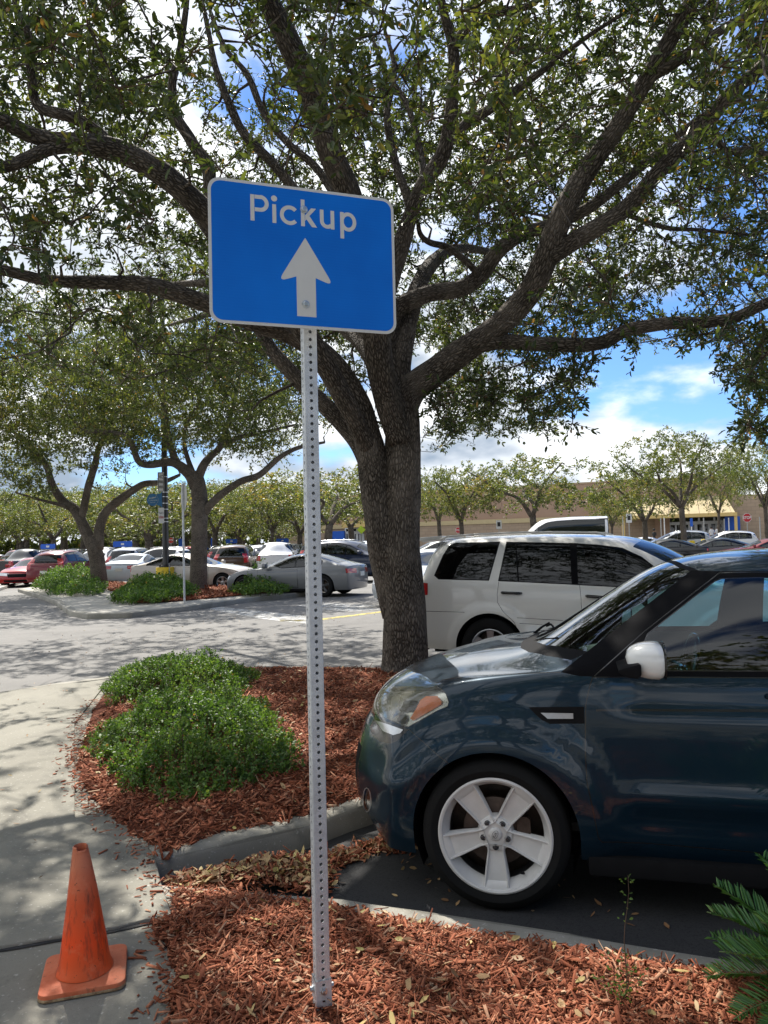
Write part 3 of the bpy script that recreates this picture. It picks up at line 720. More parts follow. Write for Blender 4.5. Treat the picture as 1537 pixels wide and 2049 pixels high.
def twig_mesh(tw, name, mat, parent=None, sides=4, link=True, extra=None):
    V = []; Fc = []; BC = []; off = 0; ang = [2 * math.pi * k / sides for k in range(sides)]
    for pth in tw:
        P = np.array([p[:3] for p in pth]); r = np.array([p[3] for p in pth]); d = np.gradient(P, axis=0); d /= np.linalg.norm(d, axis=1)[:, None] + 1e-9
        ref = np.array([.3, .2, .93]) if abs(d[0, 2]) < .8 else np.array([1., 0, 0])
        a = np.cross(d, ref); a /= np.linalg.norm(a, axis=1)[:, None] + 1e-9; b = np.cross(a, d); m_ = len(P)
        ring = np.stack([P + (a * math.cos(t) + b * math.sin(t)) * r[:, None] for t in ang], 1)
        V.append(ring.reshape(-1, 3)); s = np.arange(m_)[:, None] * .2 + off * .01
        bc = np.zeros((m_, sides, 3)); bc[:, :, 0] = np.cos(ang) * r[:, None]; bc[:, :, 1] = np.sin(ang) * r[:, None]; bc[:, :, 2] = s; BC.append(bc.reshape(-1, 3))
        for i in range(m_ - 1):
            for k in range(sides): Fc.append((off + i * sides + k, off + i * sides + (k + 1) % sides, off + (i + 1) * sides + (k + 1) % sides, off + (i + 1) * sides + k))
        off += m_ * sides
    me = quads(name, np.concatenate(V), np.array(Fc), mat, smooth=True, link=False)
    a_ = me.attributes.new('barkco', 'FLOAT_VECTOR', 'POINT'); a_.data.foreach_set('vector', np.concatenate(BC).astype(np.float32).ravel())
    return obj(name, me, parent) if link else me

# ------------------------------------------------------------------ the big oak, limbs laid out in metres from sight lines and own depths
def PX(rows):   # (px, py, Y, r)
    o_ = []
    for px, py, Y, r in rows:
        p = at(px, py, Y); o_.append((p.x, p.y, p.z, r))
    return o_
base = at(806, 1340, 9.0)
big = [
 PX([(806, 1372, 9.0, .34), (807, 1342, 9.0, .285), (809, 1300, 9.0, .262), (809, 1250, 9.0, .250), (808, 1200, 9.0, .245), (805, 1150, 9.0, .24), (800, 1080, 9.0, .235), (803, 1000, 9.0, .215), (806, 900, 9.0, .205), (805, 830, 9.0, .205), (800, 790, 9.0, .19), (812, 765, 8.98, .15)]),
 PX([(800, 1230, 9.05, .20), (785, 1160, 9.05, .21), (768, 1080, 9.0, .195), (757, 1000, 9.0, .18), (748, 940, 9.0, .18), (738, 880, 8.95, .165), (718, 808, 8.9, .145), (665, 726, 8.8, .135), (587, 668, 8.6, .125), (497, 640, 8.4, .11), (420, 610, 8.2, .10), (300, 572, 8.0, .085), (230, 566, 7.9, .075), (100, 562, 7.6, .06), (0, 540, 7.3, .05), (-200, 500, 7.0, .03)]),
 PX([(745, 960, 9.05, .12), (728, 905, 9.1, .115), (697, 860, 9.2, .11), (650, 812, 9.3, .105), (587, 750, 9.4, .095), (533, 683, 9.5, .085), (490, 600, 9.6, .08), (440, 500, 9.8, .06), (380, 420, 10, .04)]),
 PX([(800, 830, 9.0, .19), (822, 782, 8.95, .175), (870, 745, 8.85, .16), (930, 700, 8.7, .15), (1000, 650, 8.5, .142), (1060, 585, 8.3, .135), (1095, 510, 8.1, .135), (1125, 430, 7.95, .125), (1175, 340, 7.8, .11), (1235, 255, 7.6, .095), (1310, 130, 7.3, .085), (1385, 0, 7.0, .075), (1450, -140, 6.7, .06), (1500, -300, 6.3, .04)]),
 PX([(1097, 515, 8.1, .11), (1140, 488, 8.0, .095), (1200, 452, 7.9, .09), (1258, 412, 7.8, .085), (1330, 330, 7.6, .08), (1400, 262, 7.5, .08), (1460, 190, 7.3, .07), (1537, 125, 7.1, .06), (1680, 20, 6.7, .05), (1800, -80, 6.4, .03)]),
 PX([(1290, 160, 7.4, .06), (1350, 125, 7.2, .055), (1420, 75, 7.0, .045), (1480, 40, 6.9, .04), (1560, 0, 6.7, .035), (1700, -60, 6.4, .02)]),
 PX([(925, 705, 8.7, .11), (960, 690, 8.6, .095), (1010, 684, 8.5, .085), (1080, 688, 8.3, .08), (1150, 690, 8.15, .078), (1210, 684, 8.0, .075), (1255, 660, 7.9, .07), (1330, 648, 7.7, .065), (1400, 646, 7.5, .06), (1470, 635, 7.3, .055), (1537, 606, 7.1, .05), (1640, 580, 6.8, .04), (1800, 560, 6.5, .02)]),
 PX([(808, 815, 9.1, .12), (790, 740, 9.2, .12), (782, 670, 9.3, .12), (797, 618, 9.3, .11), (860, 588, 9.3, .105), (920, 578, 9.3, .10), (960, 552, 9.3, .10), (1000, 500, 9.2, .09), (1047, 468, 9.2, .085), (1120, 445, 9.2, .075), (1193, 406, 9.1, .07), (1293, 325, 9.0, .055), (1403, 235, 8.8, .04), (1500, 190, 8.7, .025)]),
 PX([(795, 820, 8.9, .14), (768, 760, 8.75, .14), (760, 690, 8.6, .135), (768, 600, 8.5, .12), (800, 500, 8.4, .10), (822, 430, 8.3, .085), (850, 365, 8.2, .085), (885, 310, 8.1, .08), (900, 250, 8.0, .075), (906, 160, 7.8, .06), (906, 95, 7.7, .055), (885, 10, 7.5, .04), (870, -100, 7.2, .025)]),
 PX([(906, 100, 7.7, .05), (930, 60, 7.6, .045), (980, 30, 7.5, .04), (1060, 10, 7.3, .035), (1100, -30, 7.2, .02)]),
 PX([(895, 290, 8.1, .06), (930, 250, 8.1, .055), (985, 215, 8.0, .05), (1040, 175, 8.0, .045), (1100, 130, 7.9, .035), (1180, 70, 7.8, .025), (1260, 20, 7.6, .015)]),
 PX([(802, 880, 8.9, .16), (775, 800, 8.7, .15), (756, 700, 8.4, .145), (745, 600, 8.1, .135), (725, 480, 7.8, .13), (695, 385, 7.5, .125), (660, 300, 7.25, .12), (625, 195, 7.0, .115), (590, 110, 6.8, .11), (545, 20, 6.6, .10), (490, -90, 6.3, .08), (430, -220, 6.0, .05)]),
 PX([(738, 900, 8.9, .10), (690, 800, 8.5, .11), (620, 680, 8.1, .115), (530, 560, 7.8, .12), (440, 455, 7.6, .12), (385, 400, 7.5, .115), (320, 345, 7.4, .11), (245, 305, 7.3, .105), (170, 288, 7.2, .10), (100, 280, 7.1, .08), (50, 265, 7.0, .075), (0, 240, 6.9, .07), (-120, 200, 6.7, .05), (-260, 160, 6.4, .03)]),
 PX([(160, 290, 7.2, .075), (100, 298, 7.1, .065), (50, 320, 7.0, .06), (0, 336, 6.9, .05), (-120, 350, 6.8, .03)]),
 PX([(240, 305, 7.3, .07), (190, 260, 7.3, .06), (145, 235, 7.2, .06), (78, 212, 7.2, .05), (63, 150, 7.1, .04), (58, 75, 7.0, .035), (35, 20, 6.9, .03), (20, -60, 6.8, .02)]),
 PX([(500, 530, 7.9, .08), (440, 440, 7.9, .075), (422, 380, 7.9, .07), (415, 335, 7.9, .068), (385, 285, 7.9, .06), (350, 225, 7.9, .055), (345, 170, 7.8, .045), (360, 100, 7.8, .035), (372, 20, 7.7, .03), (380, -60, 7.6, .02)]),
 PX([(690, 560, 8.8, .08), (640, 450, 8.9, .07), (580, 368, 9, .062), (530, 310, 9, .058), (490, 270, 9, .055), (462, 215, 9.0, .05), (430, 130, 9.0, .04), (415, 50, 9.0, .03), (400, -20, 9.0, .02)]),
 PX([(720, 480, 7.8, .05), (640, 345, 8.2, .045), (580, 290, 8.3, .042), (530, 230, 8.4, .04), (495, 150, 8.5, .035), (450, 95, 8.6, .03), (420, 20, 8.7, .02)]),
 PX([(962, 562, 9.3, .05), (945, 535, 9.2, .045), (900, 497, 9.05, .04), (862, 486, 8.9, .036), (842, 470, 8.7, .03), (835, 440, 8.5, .02)]),
 PX([(826, 440, 8.35, .05), (812, 385, 8.45, .05), (790, 320, 8.6, .045), (775, 230, 8.6, .04), (790, 140, 8.7, .03), (770, 60, 8.8, .02)]),
 PX([(852, 370, 8.2, .05), (846, 335, 8.35, .045), (840, 300, 8.5, .04), (815, 210, 8.6, .035), (770, 140, 8.7, .03), (740, 60, 8.8, .02)]),
 PX([(1420, 240, 7.5, .04), (1450, 300, 7.6, .035), (1500, 300, 7.7, .03), (1580, 320, 7.8, .02)]),
 PX([(1240, 425, 7.8, .03), (1330, 455, 7.8, .025), (1400, 460, 7.8, .02), (1500, 470, 7.8, .015)]),
 # limbs growing away behind and to the sides, crown beyond the frame
 [(.15, 9.1, 3.2, .10), (-.3, 10.2, 4.4, .12), (-1.4, 12.4, 5.6, .09), (-3, 15, 6.3, .07), (-5, 18, 6.9, .03)],
 [(.24, 9.0, 3.1, .10), (.3, 9.2, 4.0, .11), (.6, 10.2, 5.2, .11), (1.2, 11.6, 6.1, .08), (2.2, 13.2, 6.6, .04)],
 [(.2, 9.0, 3.0, .10), (.1, 9.2, 3.9, .11), (-.8, 10.4, 5.0, .10), (-2.4, 12.0, 5.8, .07), (-4.2, 13.2, 6.2, .03)],
]
random.seed(11)
oak = thing('oak_tree', 'big spreading live oak with a forked trunk standing behind the blue sign post', 'tree', (base.x, base.y, Z1))
def rel(paths, o): return [[(p[0] - o[0], p[1] - o[1], p[2] - o[2], p[3]) for p in P] for P in paths]
og = (base.x, base.y, Z1)
limb_mesh(rel(big, og), 'trunk', 'bark', oak, 7, .08)
rng = np.random.default_rng(21)
def samp(n, c, r, lo):
    q_ = rng.uniform(-1, 1, (n, 3)); q_ = q_[np.sum(q_ ** 2, 1) < 1]; p = np.array(c) + q_ * np.array(r); return p[p[:, 2] > lo]
T = samp(34000, (.3, 9.2, 5.0), (9.0, 6.9, 4.6), 2.9)
T = T[(T[:, 1] > 3.6)]
Tb = rng.uniform(-1, 1, (2400, 3)); Tb = Tb[np.sum(Tb ** 2, 1) < 1] * np.array((6.0, 4.2, 1.7)) + np.array((-3.8, 17.2, 6.6)); T = np.concatenate([T, Tb])
px, py, dep = topx_np(T)
SKYWIN = [(875, 900), (905, 880), (1000, 862), (1090, 862), (1185, 765), (1150, 738), (1185, 705), (1300, 690), (1430, 700), (1455, 760), (1490, 905), (1700, 1000), (1700, 1600), (860, 1600)]
ok = ~pip_np(px, py, SKYWIN)
ok &= ~((px > 600) & (py > 905)); ok &= ~((px <= 600) & (py > 760) & (rng.uniform(0, 1, len(T)) < .9)); ok &= ~((px < 640) & (py > 850))
ok &= ~((px > 600) & (px < 880) & (py > 690) & (rng.uniform(0, 1, len(T)) < .85))
T = T[ok]; px, py, dep = px[ok], py[ok], dep[ok]
# low clusters are rare near the trunk (the crown is open underneath)
rad = np.hypot(T[:, 0] - .3, T[:, 1] - 9.0)
lowlim = 5.3 - .28 * np.minimum(rad, 7)
keep = (T[:, 2] > lowlim) | (rng.uniform(0, 1, len(T)) < .42)
T = T[keep]; px, py, dep = px[keep], py[keep], dep[keep]
# keep the limbs in sight: thin out clusters hanging in front of them
blk = np.zeros(len(T), bool)
for P in big:
    sp = smooth_path(P, 3)
    for p in sp:
        q_ = topx(p[:3])
        if q_ is None: continue
        rr = p[3] * FPX / max(1, p[1]) + 16
        blk |= ((px - q_[0]) ** 2 + (py - q_[1]) ** 2 < rr ** 2) & (T[:, 1] < p[1] + .15)
T = T[~blk | (rng.uniform(0, 1, len(T)) < .10)]
px, py, dep = topx_np(T)
# looser foliage to the right where blue sky shows, and big soft gaps
gap = np.array([mnoise.noise(Vector((t[0] * .8, t[1] * .8, t[2] * .95))) for t in T])
sun_open = np.zeros(len(T), bool)
for (qx, qy, qz, qr) in ((.15, 2.75, 0, .75), (-2.7, 5.4, 0, 1.15), (-1.9, 7.2, 0, .8), (.75, 4.6, 1.0, .7), (-1.3, 6.0, .3, .75), (-.9, 3.3, 0, .35), (1.3, 2.6, 0, .35), (-4.0, 8.5, 0, 1.3), (-.2, 5.4, 0, .45)):
    dv = T - np.array((qx, qy, qz)); sdn = np.array(sd); pr_ = dv @ sdn; sun_open |= np.linalg.norm(dv - pr_[:, None] * sdn, axis=1) < qr
thin = (px > 1230) & (py > 340) & (py < 640)
keep = (gap > -.16 - .12 * (px < 700)) & ~(sun_open & (rng.uniform(0, 1, len(T)) < .88)) & ~(thin & (rng.uniform(0, 1, len(T)) < .42)) & ~((px > 760) & (px < 860) & (py < 110) & (rng.uniform(0, 1, len(T)) < .8))
T = T[keep]
infr = (px[keep] > -150) & (px[keep] < 1690) & (py[keep] > -200)
T = T[infr | (rng.uniform(0, 1, len(T)) < .55)]
if len(T) > 7200: T = T[rng.permutation(len(T))[:7200]]
# hanging sprays along the lower right edge, as the photograph's crown has
hp = []
for (a, b, Y) in [(885, 800, 9), (900, 850, 9), (915, 870, 9), (880, 770, 9.2), (940, 800, 8.8), (960, 760, 8.8), (985, 790, 8.6), (1005, 740, 8.5), (1030, 780, 8.4), (1050, 800, 8.4), (1075, 830, 8.3), (1095, 850, 8.3), (1100, 790, 8.3), (1130, 830, 8.2), (1120, 770, 8.2), (1150, 760, 8.1), (1160, 735, 8.1), (1100, 720, 8.4), (1060, 735, 8.5), (1140, 800, 8.2), (1030, 720, 8.8), (970, 830, 9.0),
                  (1500, 760, 6.6), (1520, 720, 6.6), (1530, 800, 6.5), (1505, 850, 6.5), (1535, 860, 6.4), (1490, 740, 6.7), (1540, 680, 6.6), (1460, 665, 7.0), (1400, 668, 7.3), (1380, 665, 7.4), (1240, 672, 7.8)]:
    for _ in range(2):
        p = at(a + rng.normal(0, 9), b + rng.normal(0, 9), Y + rng.normal(0, .25)); hp.append((p.x, p.y, p.z))
T = np.concatenate([T, np.array(hp)])
print('oak clusters', len(T))
Tr = T - np.array(og)
tw = grow(rel(big, og), Tr, rng)
C, D, td, tl_ = sprays(Tr, rng, 5, 10, .235)
st = []
for i in range(len(Tr)):
    for k in range(5):
        e = Tr[i] + td[i, k] * tl_[i, k]; st.append([(*Tr[i], .0045), (*e, .002)])
twig_mesh(tw, 'branches', 'bark', oak, 5)
twig_mesh(st, 'twigs', 'twig_brown', oak, 3)
n = len(C)
gt = np.array([mnoise.noise(Vector((t[0] * .5, t[1] * .5, t[2] * .5 + 9))) for t in Tr]); gt = np.repeat(gt, 50)
tone = np.clip(rng.beta(2.2, 2.6, n) + gt * .35, 0, .97); tone[rng.uniform(0, 1, n) < .012] = 1
leaf_mesh('crown', C, D, rng.uniform(.045, .086, n), rng.uniform(.018, .031, n), 'leaf_oak', tone, parent=oak)

# ------------------------------------------------------------------ the two trees on the far island
def crown_tree(name, label, paths, cl, nT, mask, o, leaf=(.085, .14), wid=(.035, .055), mat='leaf_far', group=None, seed=1, twigs=5, per=8, tl=.45, gapk=-.2, cat='tree'):
    global rng
    rg = np.random.default_rng(seed); rng_keep = rng
    t_ = thing(name, label, cat, o, 0, group)
    limb_mesh(rel(paths, o), 'trunk', 'bark_far', t_, 5, .08)
    T = []
    for c, r, w_ in cl:
        q_ = rg.uniform(-1, 1, (int(nT * w_ * 2.2), 3)); d2 = np.sum(q_ ** 2, 1); q_ = q_[(d2 < 1)]; T.append(np.array(c) + q_ * np.array(r))
    T = np.concatenate(T)
    if mask is not None:
        a, b, _ = topx_np(T); T = T[mask(a, b, T, rg)]
    gp = np.array([mnoise.noise(Vector((t[0] * .45 + seed, t[1] * .45, t[2] * .6))) for t in T]); T = T[gp > gapk][:nT]
    T = T - np.array(o); tw = grow(rel(paths, o), T, rg, .014, .06)
    C, D, td, tl_ = sprays(T, rg, twigs, per, tl); n = len(C)
    twig_mesh(tw, 'branches', 'bark_far', t_, 4)
    gt = np.repeat([mnoise.noise(Vector((t[0] * .4, t[1] * .4, t[2] * .4 + seed))) for t in T], twigs * per)
    tone = np.clip(rg.beta(2.2, 2.4, n) + gt * .4, 0, 1)
    leaf_mesh('crown', C, D, rg.uniform(*leaf, n), rg.uniform(*wid, n), mat, tone, parent=t_)
    return t_
y2 = 27.0
t2 = [PX([(395, 1182, y2, .36), (396, 1165, y2, .31), (398, 1100, y2, .285), (399, 1040, y2, .275), (400, 1000, y2, .29), (396, 965, y2, .26), (388, 945, y2, .20)]),
      PX([(392, 975, y2, .20), (378, 948, y2 - .2, .19), (345, 925, y2 - .5, .15), (300, 930, y2 - .8, .12), (277, 922, y2 - 1, .11), (262, 885, y2 - 1.2, .10), (235, 868, y2 - 1.4, .09), (170, 862, y2 - 1.8, .06)]),
      PX([(360, 935, y2 - .3, .14), (345, 905, y2 - .4, .12), (335, 860, y2 - .5, .10), (325, 800, y2 - .6, .08), (300, 740, y2 - .6, .05)]),
      PX([(396, 960, y2, .16), (405, 935, y2, .15), (420, 915, y2 + .2, .13), (440, 895, y2 + .3, .12), (452, 860, y2 + .4, .10), (470, 800, y2 + .5, .07), (480, 740, y2 + .6, .05)]),
      PX([(440, 895, y2 + .3, .09), (480, 875, y2 + .3, .08), (540, 862, y2 + .3, .06), (590, 850, y2 + .3, .04)]),
      PX([(408, 1025, y2, .18), (425, 1005, y2 - .1, .14), (455, 980, y2 - .2, .125), (485, 962, y2 - .3, .12), (520, 950, y2 - .4, .11), (560, 915, y2 - .5, .09), (600, 895, y2 - .6, .07), (650, 885, y2 - .7, .04)]),
      PX([(388, 950, y2, .10), (372, 905, y2 + .3, .08), (370, 860, y2 + .6, .06), (400, 800, y2 + 1, .04)])]
def mk2(a, b, T, rg): return ~((b > 905) & (rg.uniform(0, 1, len(T)) < .8)) & (b < 975) & (a < 700) & ~((a > 600) & (b > 860))
crown_tree('oak_tree', 'oak with a pale knot scar behind the stop sign post on the far island', t2,
           [(tuple(at(350, 800, y2)), (4.6, 4.2, 2.5), .55), (tuple(at(500, 800, y2)), (3.4, 3.5, 2.3), .3), (tuple(at(250, 720, y2)), (4.5, 4, 2.6), .4), (tuple(at(420, 660, y2)), (4.5, 4, 2.2), .3)], 1500, mk2, tuple(g(395, 1170, Z1)), seed=31)
y1 = 30.0
t1 = [PX([(198, 1178, y1, .37), (197, 1160, y1, .32), (194, 1120, y1, .29), (188, 1095, y1, .28), (180, 1075, y1, .22)]),
      PX([(184, 1092, y1, .22), (168, 1055, y1, .21), (150, 1020, y1, .19), (128, 1005, y1, .17), (105, 970, y1 - .3, .14), (92, 930, y1 - .5, .11), (60, 890, y1 - .8, .08), (20, 860, y1 - 1, .05)]),
      PX([(162, 1040, y1, .15), (170, 1005, y1 - .1, .15), (178, 970, y1 - .2, .14), (190, 930, y1 - .3, .13), (200, 890, y1 - .4, .10), (225, 850, y1 - .5, .06)]),
      PX([(197, 1100, y1, .20), (199, 1060, y1 + .1, .19), (212, 1025, y1 + .2, .18), (240, 1000, y1 + .3, .17), (265, 982, y1 + .3, .15), (290, 968, y1 + .4, .13), (325, 965, y1 + .5, .11), (360, 950, y1 + .6, .06)]),
      PX([(150, 1022, y1, .08), (120, 1010, y1 - .3, .07), (80, 1000, y1 - .8, .05), (30, 985, y1 - 1.2, .03)])]
def mk1(a, b, T, rg): return ~((b > 945) & (a > 110) & (rg.uniform(0, 1, len(T)) < .88)) & ~((b > 985) & (rg.uniform(0, 1, len(T)) < .8)) & (b < 1040)
crown_tree('oak_tree', 'oak with a low twisted double trunk behind the left flowering hedge', t1,
           [(tuple(at(60, 870, y1)), (4.6, 4.2, 2.9), .5), (tuple(at(190, 830, y1)), (3.6, 4, 2.4), .3), (tuple(at(-60, 760, y1)), (5, 4, 3), .4), (tuple(at(120, 720, y1)), (4.6, 4, 2.4), .3)], 1500, mk1, tuple(g(197, 1162, Z1)), seed=33)

# ------------------------------------------------------------------ shrubs
def shrub(name, label, P, H, n, leaf, wid, cat, seed, mounds, mat='leaf_shrub', z=Z1 + .01, group=None, sprig=.12, pale=0.0):
    rg = np.random.default_rng(seed); c0 = np.mean(np.array(P), 0); t_ = thing(name, label, cat, (c0[0], c0[1], z), 0, group)
    m_ = int(n / 10); out_ = []
    lo, hi = np.array(P).min(0), np.array(P).max(0)
    while sum(len(a) for a in out_) < m_:
        q_ = rg.uniform(lo, hi, (m_ * 3, 2)); ok = pip_np(q_[:, 0], q_[:, 1], P); out_.append(q_[ok])
    q_ = np.concatenate(out_)[:m_]
    ed_ = np.array([edge_d(x, y, P) for x, y in q_]); nz_ = np.array([mnoise.noise(Vector((x * 2.2 / max(.3, H), y * 2.2 / max(.3, H), 7))) for x, y in q_]); q_ = q_[nz_ * 1.1 + ed_ / (.6 * H) > .2]; m_ = len(q_)
    h = []
    for x, y in q_:
        e = edge_d(x, y, P); s = 0
        for mx_, my_, mr_, mh_ in mounds: s = max(s, mh_ * math.exp(-((x - mx_) ** 2 + (y - my_) ** 2) / (mr_ ** 2)))
        h.append(H * min(1, .12 + e / (1.15 * H + .08)) * (.35 + .65 * s) * (1 + .55 * mnoise.noise(Vector((x * 1.6 / max(.3, H), y * 1.6 / max(.3, H), seed))) + .6 * mnoise.noise(Vector((x * 5 / max(.3, H), y * 5 / max(.3, H), seed)))) )
    h = np.array(h); z_ = h * (1 - .75 * rg.beta(1, 3.2, m_))
    T = np.column_stack([q_ - c0, z_])
    nrm = rg.normal(0, .55, (m_, 3)); nrm[:, 2] = np.abs(nrm[:, 2]) + .35; nrm /= np.linalg.norm(nrm, axis=1)[:, None]
    s = (np.arange(10) + .5)[None, :] / 10
    C = T[:, None] + nrm[:, None] * (s * sprig)[..., None]; 
    side = np.cross(nrm, rg.normal(0, 1, (m_, 3))); side /= np.linalg.norm(side, axis=1)[:, None]
    sg = np.where(np.arange(10) % 2 == 0, 1, -1)[None, :, None]
    D = side[:, None] * sg + nrm[:, None] * .55 + rg.normal(0, .35, (m_, 10, 3))
    C = C.reshape(-1, 3); D = D.reshape(-1, 3); nn = len(C); tone = np.clip(rg.beta(2.3, 2.3, nn) * .85 + np.repeat([.3 * mnoise.noise(Vector((a * 2, b * 2, 5))) for a, b in q_], 10), 0, .9)
    tone[rg.uniform(0, 1, nn) < .006] = 1
    st = [[(T[i][0] * 1, T[i][1] * 1, max(0.0, T[i][2] - .15), .003), (*T[i], .0025), (*(T[i] + nrm[i] * sprig), .0012)] for i in range(0, m_, 2)]
    twig_mesh(st, 'stems', 'twig_brown', t_, 3)
    leaf_mesh('foliage', C, D, rg.uniform(*leaf, nn), rg.uniform(*wid, nn), mat, tone, fold=.12, parent=t_, curl=.05)
    if pale:
        k = int(nn * pale); ii = rg.permutation(nn)[:k]
        leaf_mesh('blossom', C[ii] + np.array([0, 0, .02]), D[ii] + np.array([0, 0, .6]), np.full(k, leaf[0] * .7), np.full(k, wid[0] * .9), 'leaf_moss', rg.uniform(.5, 1, k), parent=t_)
    return t_
SH = [gx(205, 1395), gx(240, 1350), gx(320, 1335), gx(420, 1335), gx(480, 1345), gx(520, 1362), gx(500, 1385), gx(480, 1410), gx(548, 1425), gx(560, 1465), gx(600, 1520), gx(612, 1550), gx(560, 1575), gx(500, 1600), gx(440, 1618), gx(330, 1622), gx(250, 1600), gx(205, 1560), gx(178, 1520), gx(190, 1480), gx(230, 1462), gx(290, 1440), gx(260, 1420), gx(215, 1425)]
m1, m2, m3 = gx(370, 1400), gx(370, 1500), gx(300, 1560)
shrub('ground_cover_shrub', 'low spreading glossy green shrub sprawling over the red mulch near the cone', SH, .31, 62000, (.017, .030), (.012, .020), 'shrub', 5,
      [(m1[0], m1[1], .7, 1.15), (m2[0], m2[1], .62, 1.0), (m3[0], m3[1], .45, .7)], sprig=.10)
S1 = [gx(68, 1182), gx(100, 1192), gx(145, 1196), gx(205, 1192), gx(215, 1180), gx(200, 1166), gx(120, 1162), gx(85, 1168)]
c = gx(135, 1176)
shrub('flowering_hedge', 'rounded green hedge with pale flowers at the left tip of the far island', S1, .56, 22000, (.05, .10), (.03, .055), 'hedge', 6, [(c[0], c[1], 3.0, 1.1)], sprig=.28, pale=.03)
S2 = [gx(218, 1208), gx(250, 1213), gx(310, 1210), gx(372, 1200), gx(398, 1193), gx(372, 1180), gx(300, 1178), gx(262, 1186), gx(235, 1198)]
c = gx(300, 1190)
shrub('hedge', 'dark green hedge at the foot of the yellow lamp base', S2, .38, 20000, (.05, .09), (.028, .05), 'hedge', 7, [(c[0], c[1], 1.9, 1.15), (c[0] - 1.2, c[1] - .8, .8, .7)], sprig=.25)
S3 = [gx(462, 1192), gx(500, 1196), gx(560, 1193), gx(586, 1190), gx(560, 1180), gx(520, 1172), gx(490, 1178), gx(470, 1185)]
c = gx(520, 1184)
shrub('hedge', 'small green hedge in front of the grey coupe on the far island', S3, .56, 9000, (.05, .09), (.028, .05), 'hedge', 8, [(c[0], c[1], .9, 1.25)], sprig=.25)
def fern(name, label, c, n, L, seed, cat='plant', leafw=.012, lift=(.6, 1.3), nl=34, stub=False, ll=.13):
    rg = np.random.default_rng(seed); t_ = thing(name, label, cat, c)
    for k in range(n):
        a = 2 * math.pi * (k * .381966) + rg.normal(0, .1); el = rg.uniform(*lift); Lk = L * rg.uniform(.75, 1.1); pts = []; p = Vector((0, 0, .02)); d = Vector((math.cos(a) * math.cos(el), math.sin(a) * math.cos(el), math.sin(el)))
        seg = 14; bend = rg.uniform(.5, 1.1) / seg
        for i in range(seg + 1):
            pts.append(p.copy()); p = p + d * (Lk / seg); ax = Vector((-math.sin(a), math.cos(a), 0)); d = (Matrix.Rotation(bend, 3, ax) @ d)
        fr = MB().tube(pts, [.005 - .003 * i / seg for i in range(seg + 1)], 5).build('frond', 'stem_green', t_, smooth=True)
        C = []; D = []; Ls = []
        for i in range(nl * 2):
            s = .12 + .86 * (i // 2) / nl; q_ = s * seg; j = min(seg - 1, int(q_)); f = q_ - j; P = pts[j].lerp(pts[j + 1], f); tg = (pts[j + 1] - pts[j]).normalized()
            side = tg.cross(Vector((0, 0, 1))).normalized() * (1 if i % 2 else -1); upv = side.cross(tg); upv = upv if upv.z > 0 else -upv
            D.append(side * .8 + tg * .62 + upv * .35 + Vector(rg.normal(0, .05, 3))); C.append(P); Ls.append(Lk * ll / .5 * math.sin(math.pi * min(1, max(.06, s * .93 + .05))) ** .6)
        Ls = np.array(Ls)
        leaf_mesh('leaflets', np.array(C), np.array(D), Ls, np.full(len(C), leafw), 'leaf_cycad', np.clip(rg.normal(.45, .18, len(C)), 0, 1), parent=fr, curl=.6)
    if stub: MB().lathe([(0, -.02), (.07, -.02), (.085, .02), (.06, .07), (0, .09)], 14).build('stem', 'twig_brown', t_, smooth=True)
    return t_
fern('cycad', 'spiky green cycad in the red mulch at the lower right corner', (1.40, 2.40, Z1 + .03), 34, .56, 3, 'cycad', .0085, (.45, 1.45), 40, True, .10)
cc_ = g(262, 1160, Z1); fern('cycad', 'light green cycad between the two island oaks', (cc_.x, cc_.y, Z1), 20, 1.1, 4, 'cycad', .03, (.4, 1.3), 18, True)
cc_ = g(378, 1172, Z1); fern('cycad', 'dark spiky cycad tucked behind the stop sign post', (cc_.x, cc_.y, Z1), 16, 1.0, 5, 'cycad', .03, (.5, 1.4), 18, True)
# young weed in the mulch
wb = g(1250, 2012, Z1 + .03); rg = np.random.default_rng(9)
wd = thing('weed', 'spindly seedling with tiny leaves rising from the mulch left of the cycad', 'weed', tuple(wb))
C = []; D = []; stm = MB()
for k, (hx, hy, hz, r) in enumerate([(.03, .02, .40, .0022), (-.05, .0, .16, .0018), (.06, -.02, .13, .0018), (-.09, .03, .09, .0015), (.01, -.05, .2, .0018), (-.03, -.06, .08, .0015)]):
    pts = [Vector((hx * f + .006 * math.sin(f * 9 + k), hy * f, hz * f)) for f in [i / 8 for i in range(9)]]
    stm.tube(pts, [r * (1 - .7 * i / 8) for i in range(9)], 5)
    for i in range(int(60 * (hz + .25))):
        f = rg.uniform(.15, 1) if k else (rg.uniform(.6, 1) if rg.random() < .6 else rg.uniform(.05, .4)); P = Vector((hx * f, hy * f, hz * f)); d = Vector(rg.normal(0, 1, 3)); d.z = abs(d.z) * .4; C.append(P + d.normalized() * rg.uniform(0, .022)); D.append(d)
stm.build('stem', 'twig_brown', wd, smooth=True)
leaf_mesh('foliage', np.array(C), np.array(D), rg.uniform(.008, .017, len(C)), rg.uniform(.005, .009, len(C)), 'leaf_shrub', rg.uniform(.2, .8, len(C)), parent=wd)
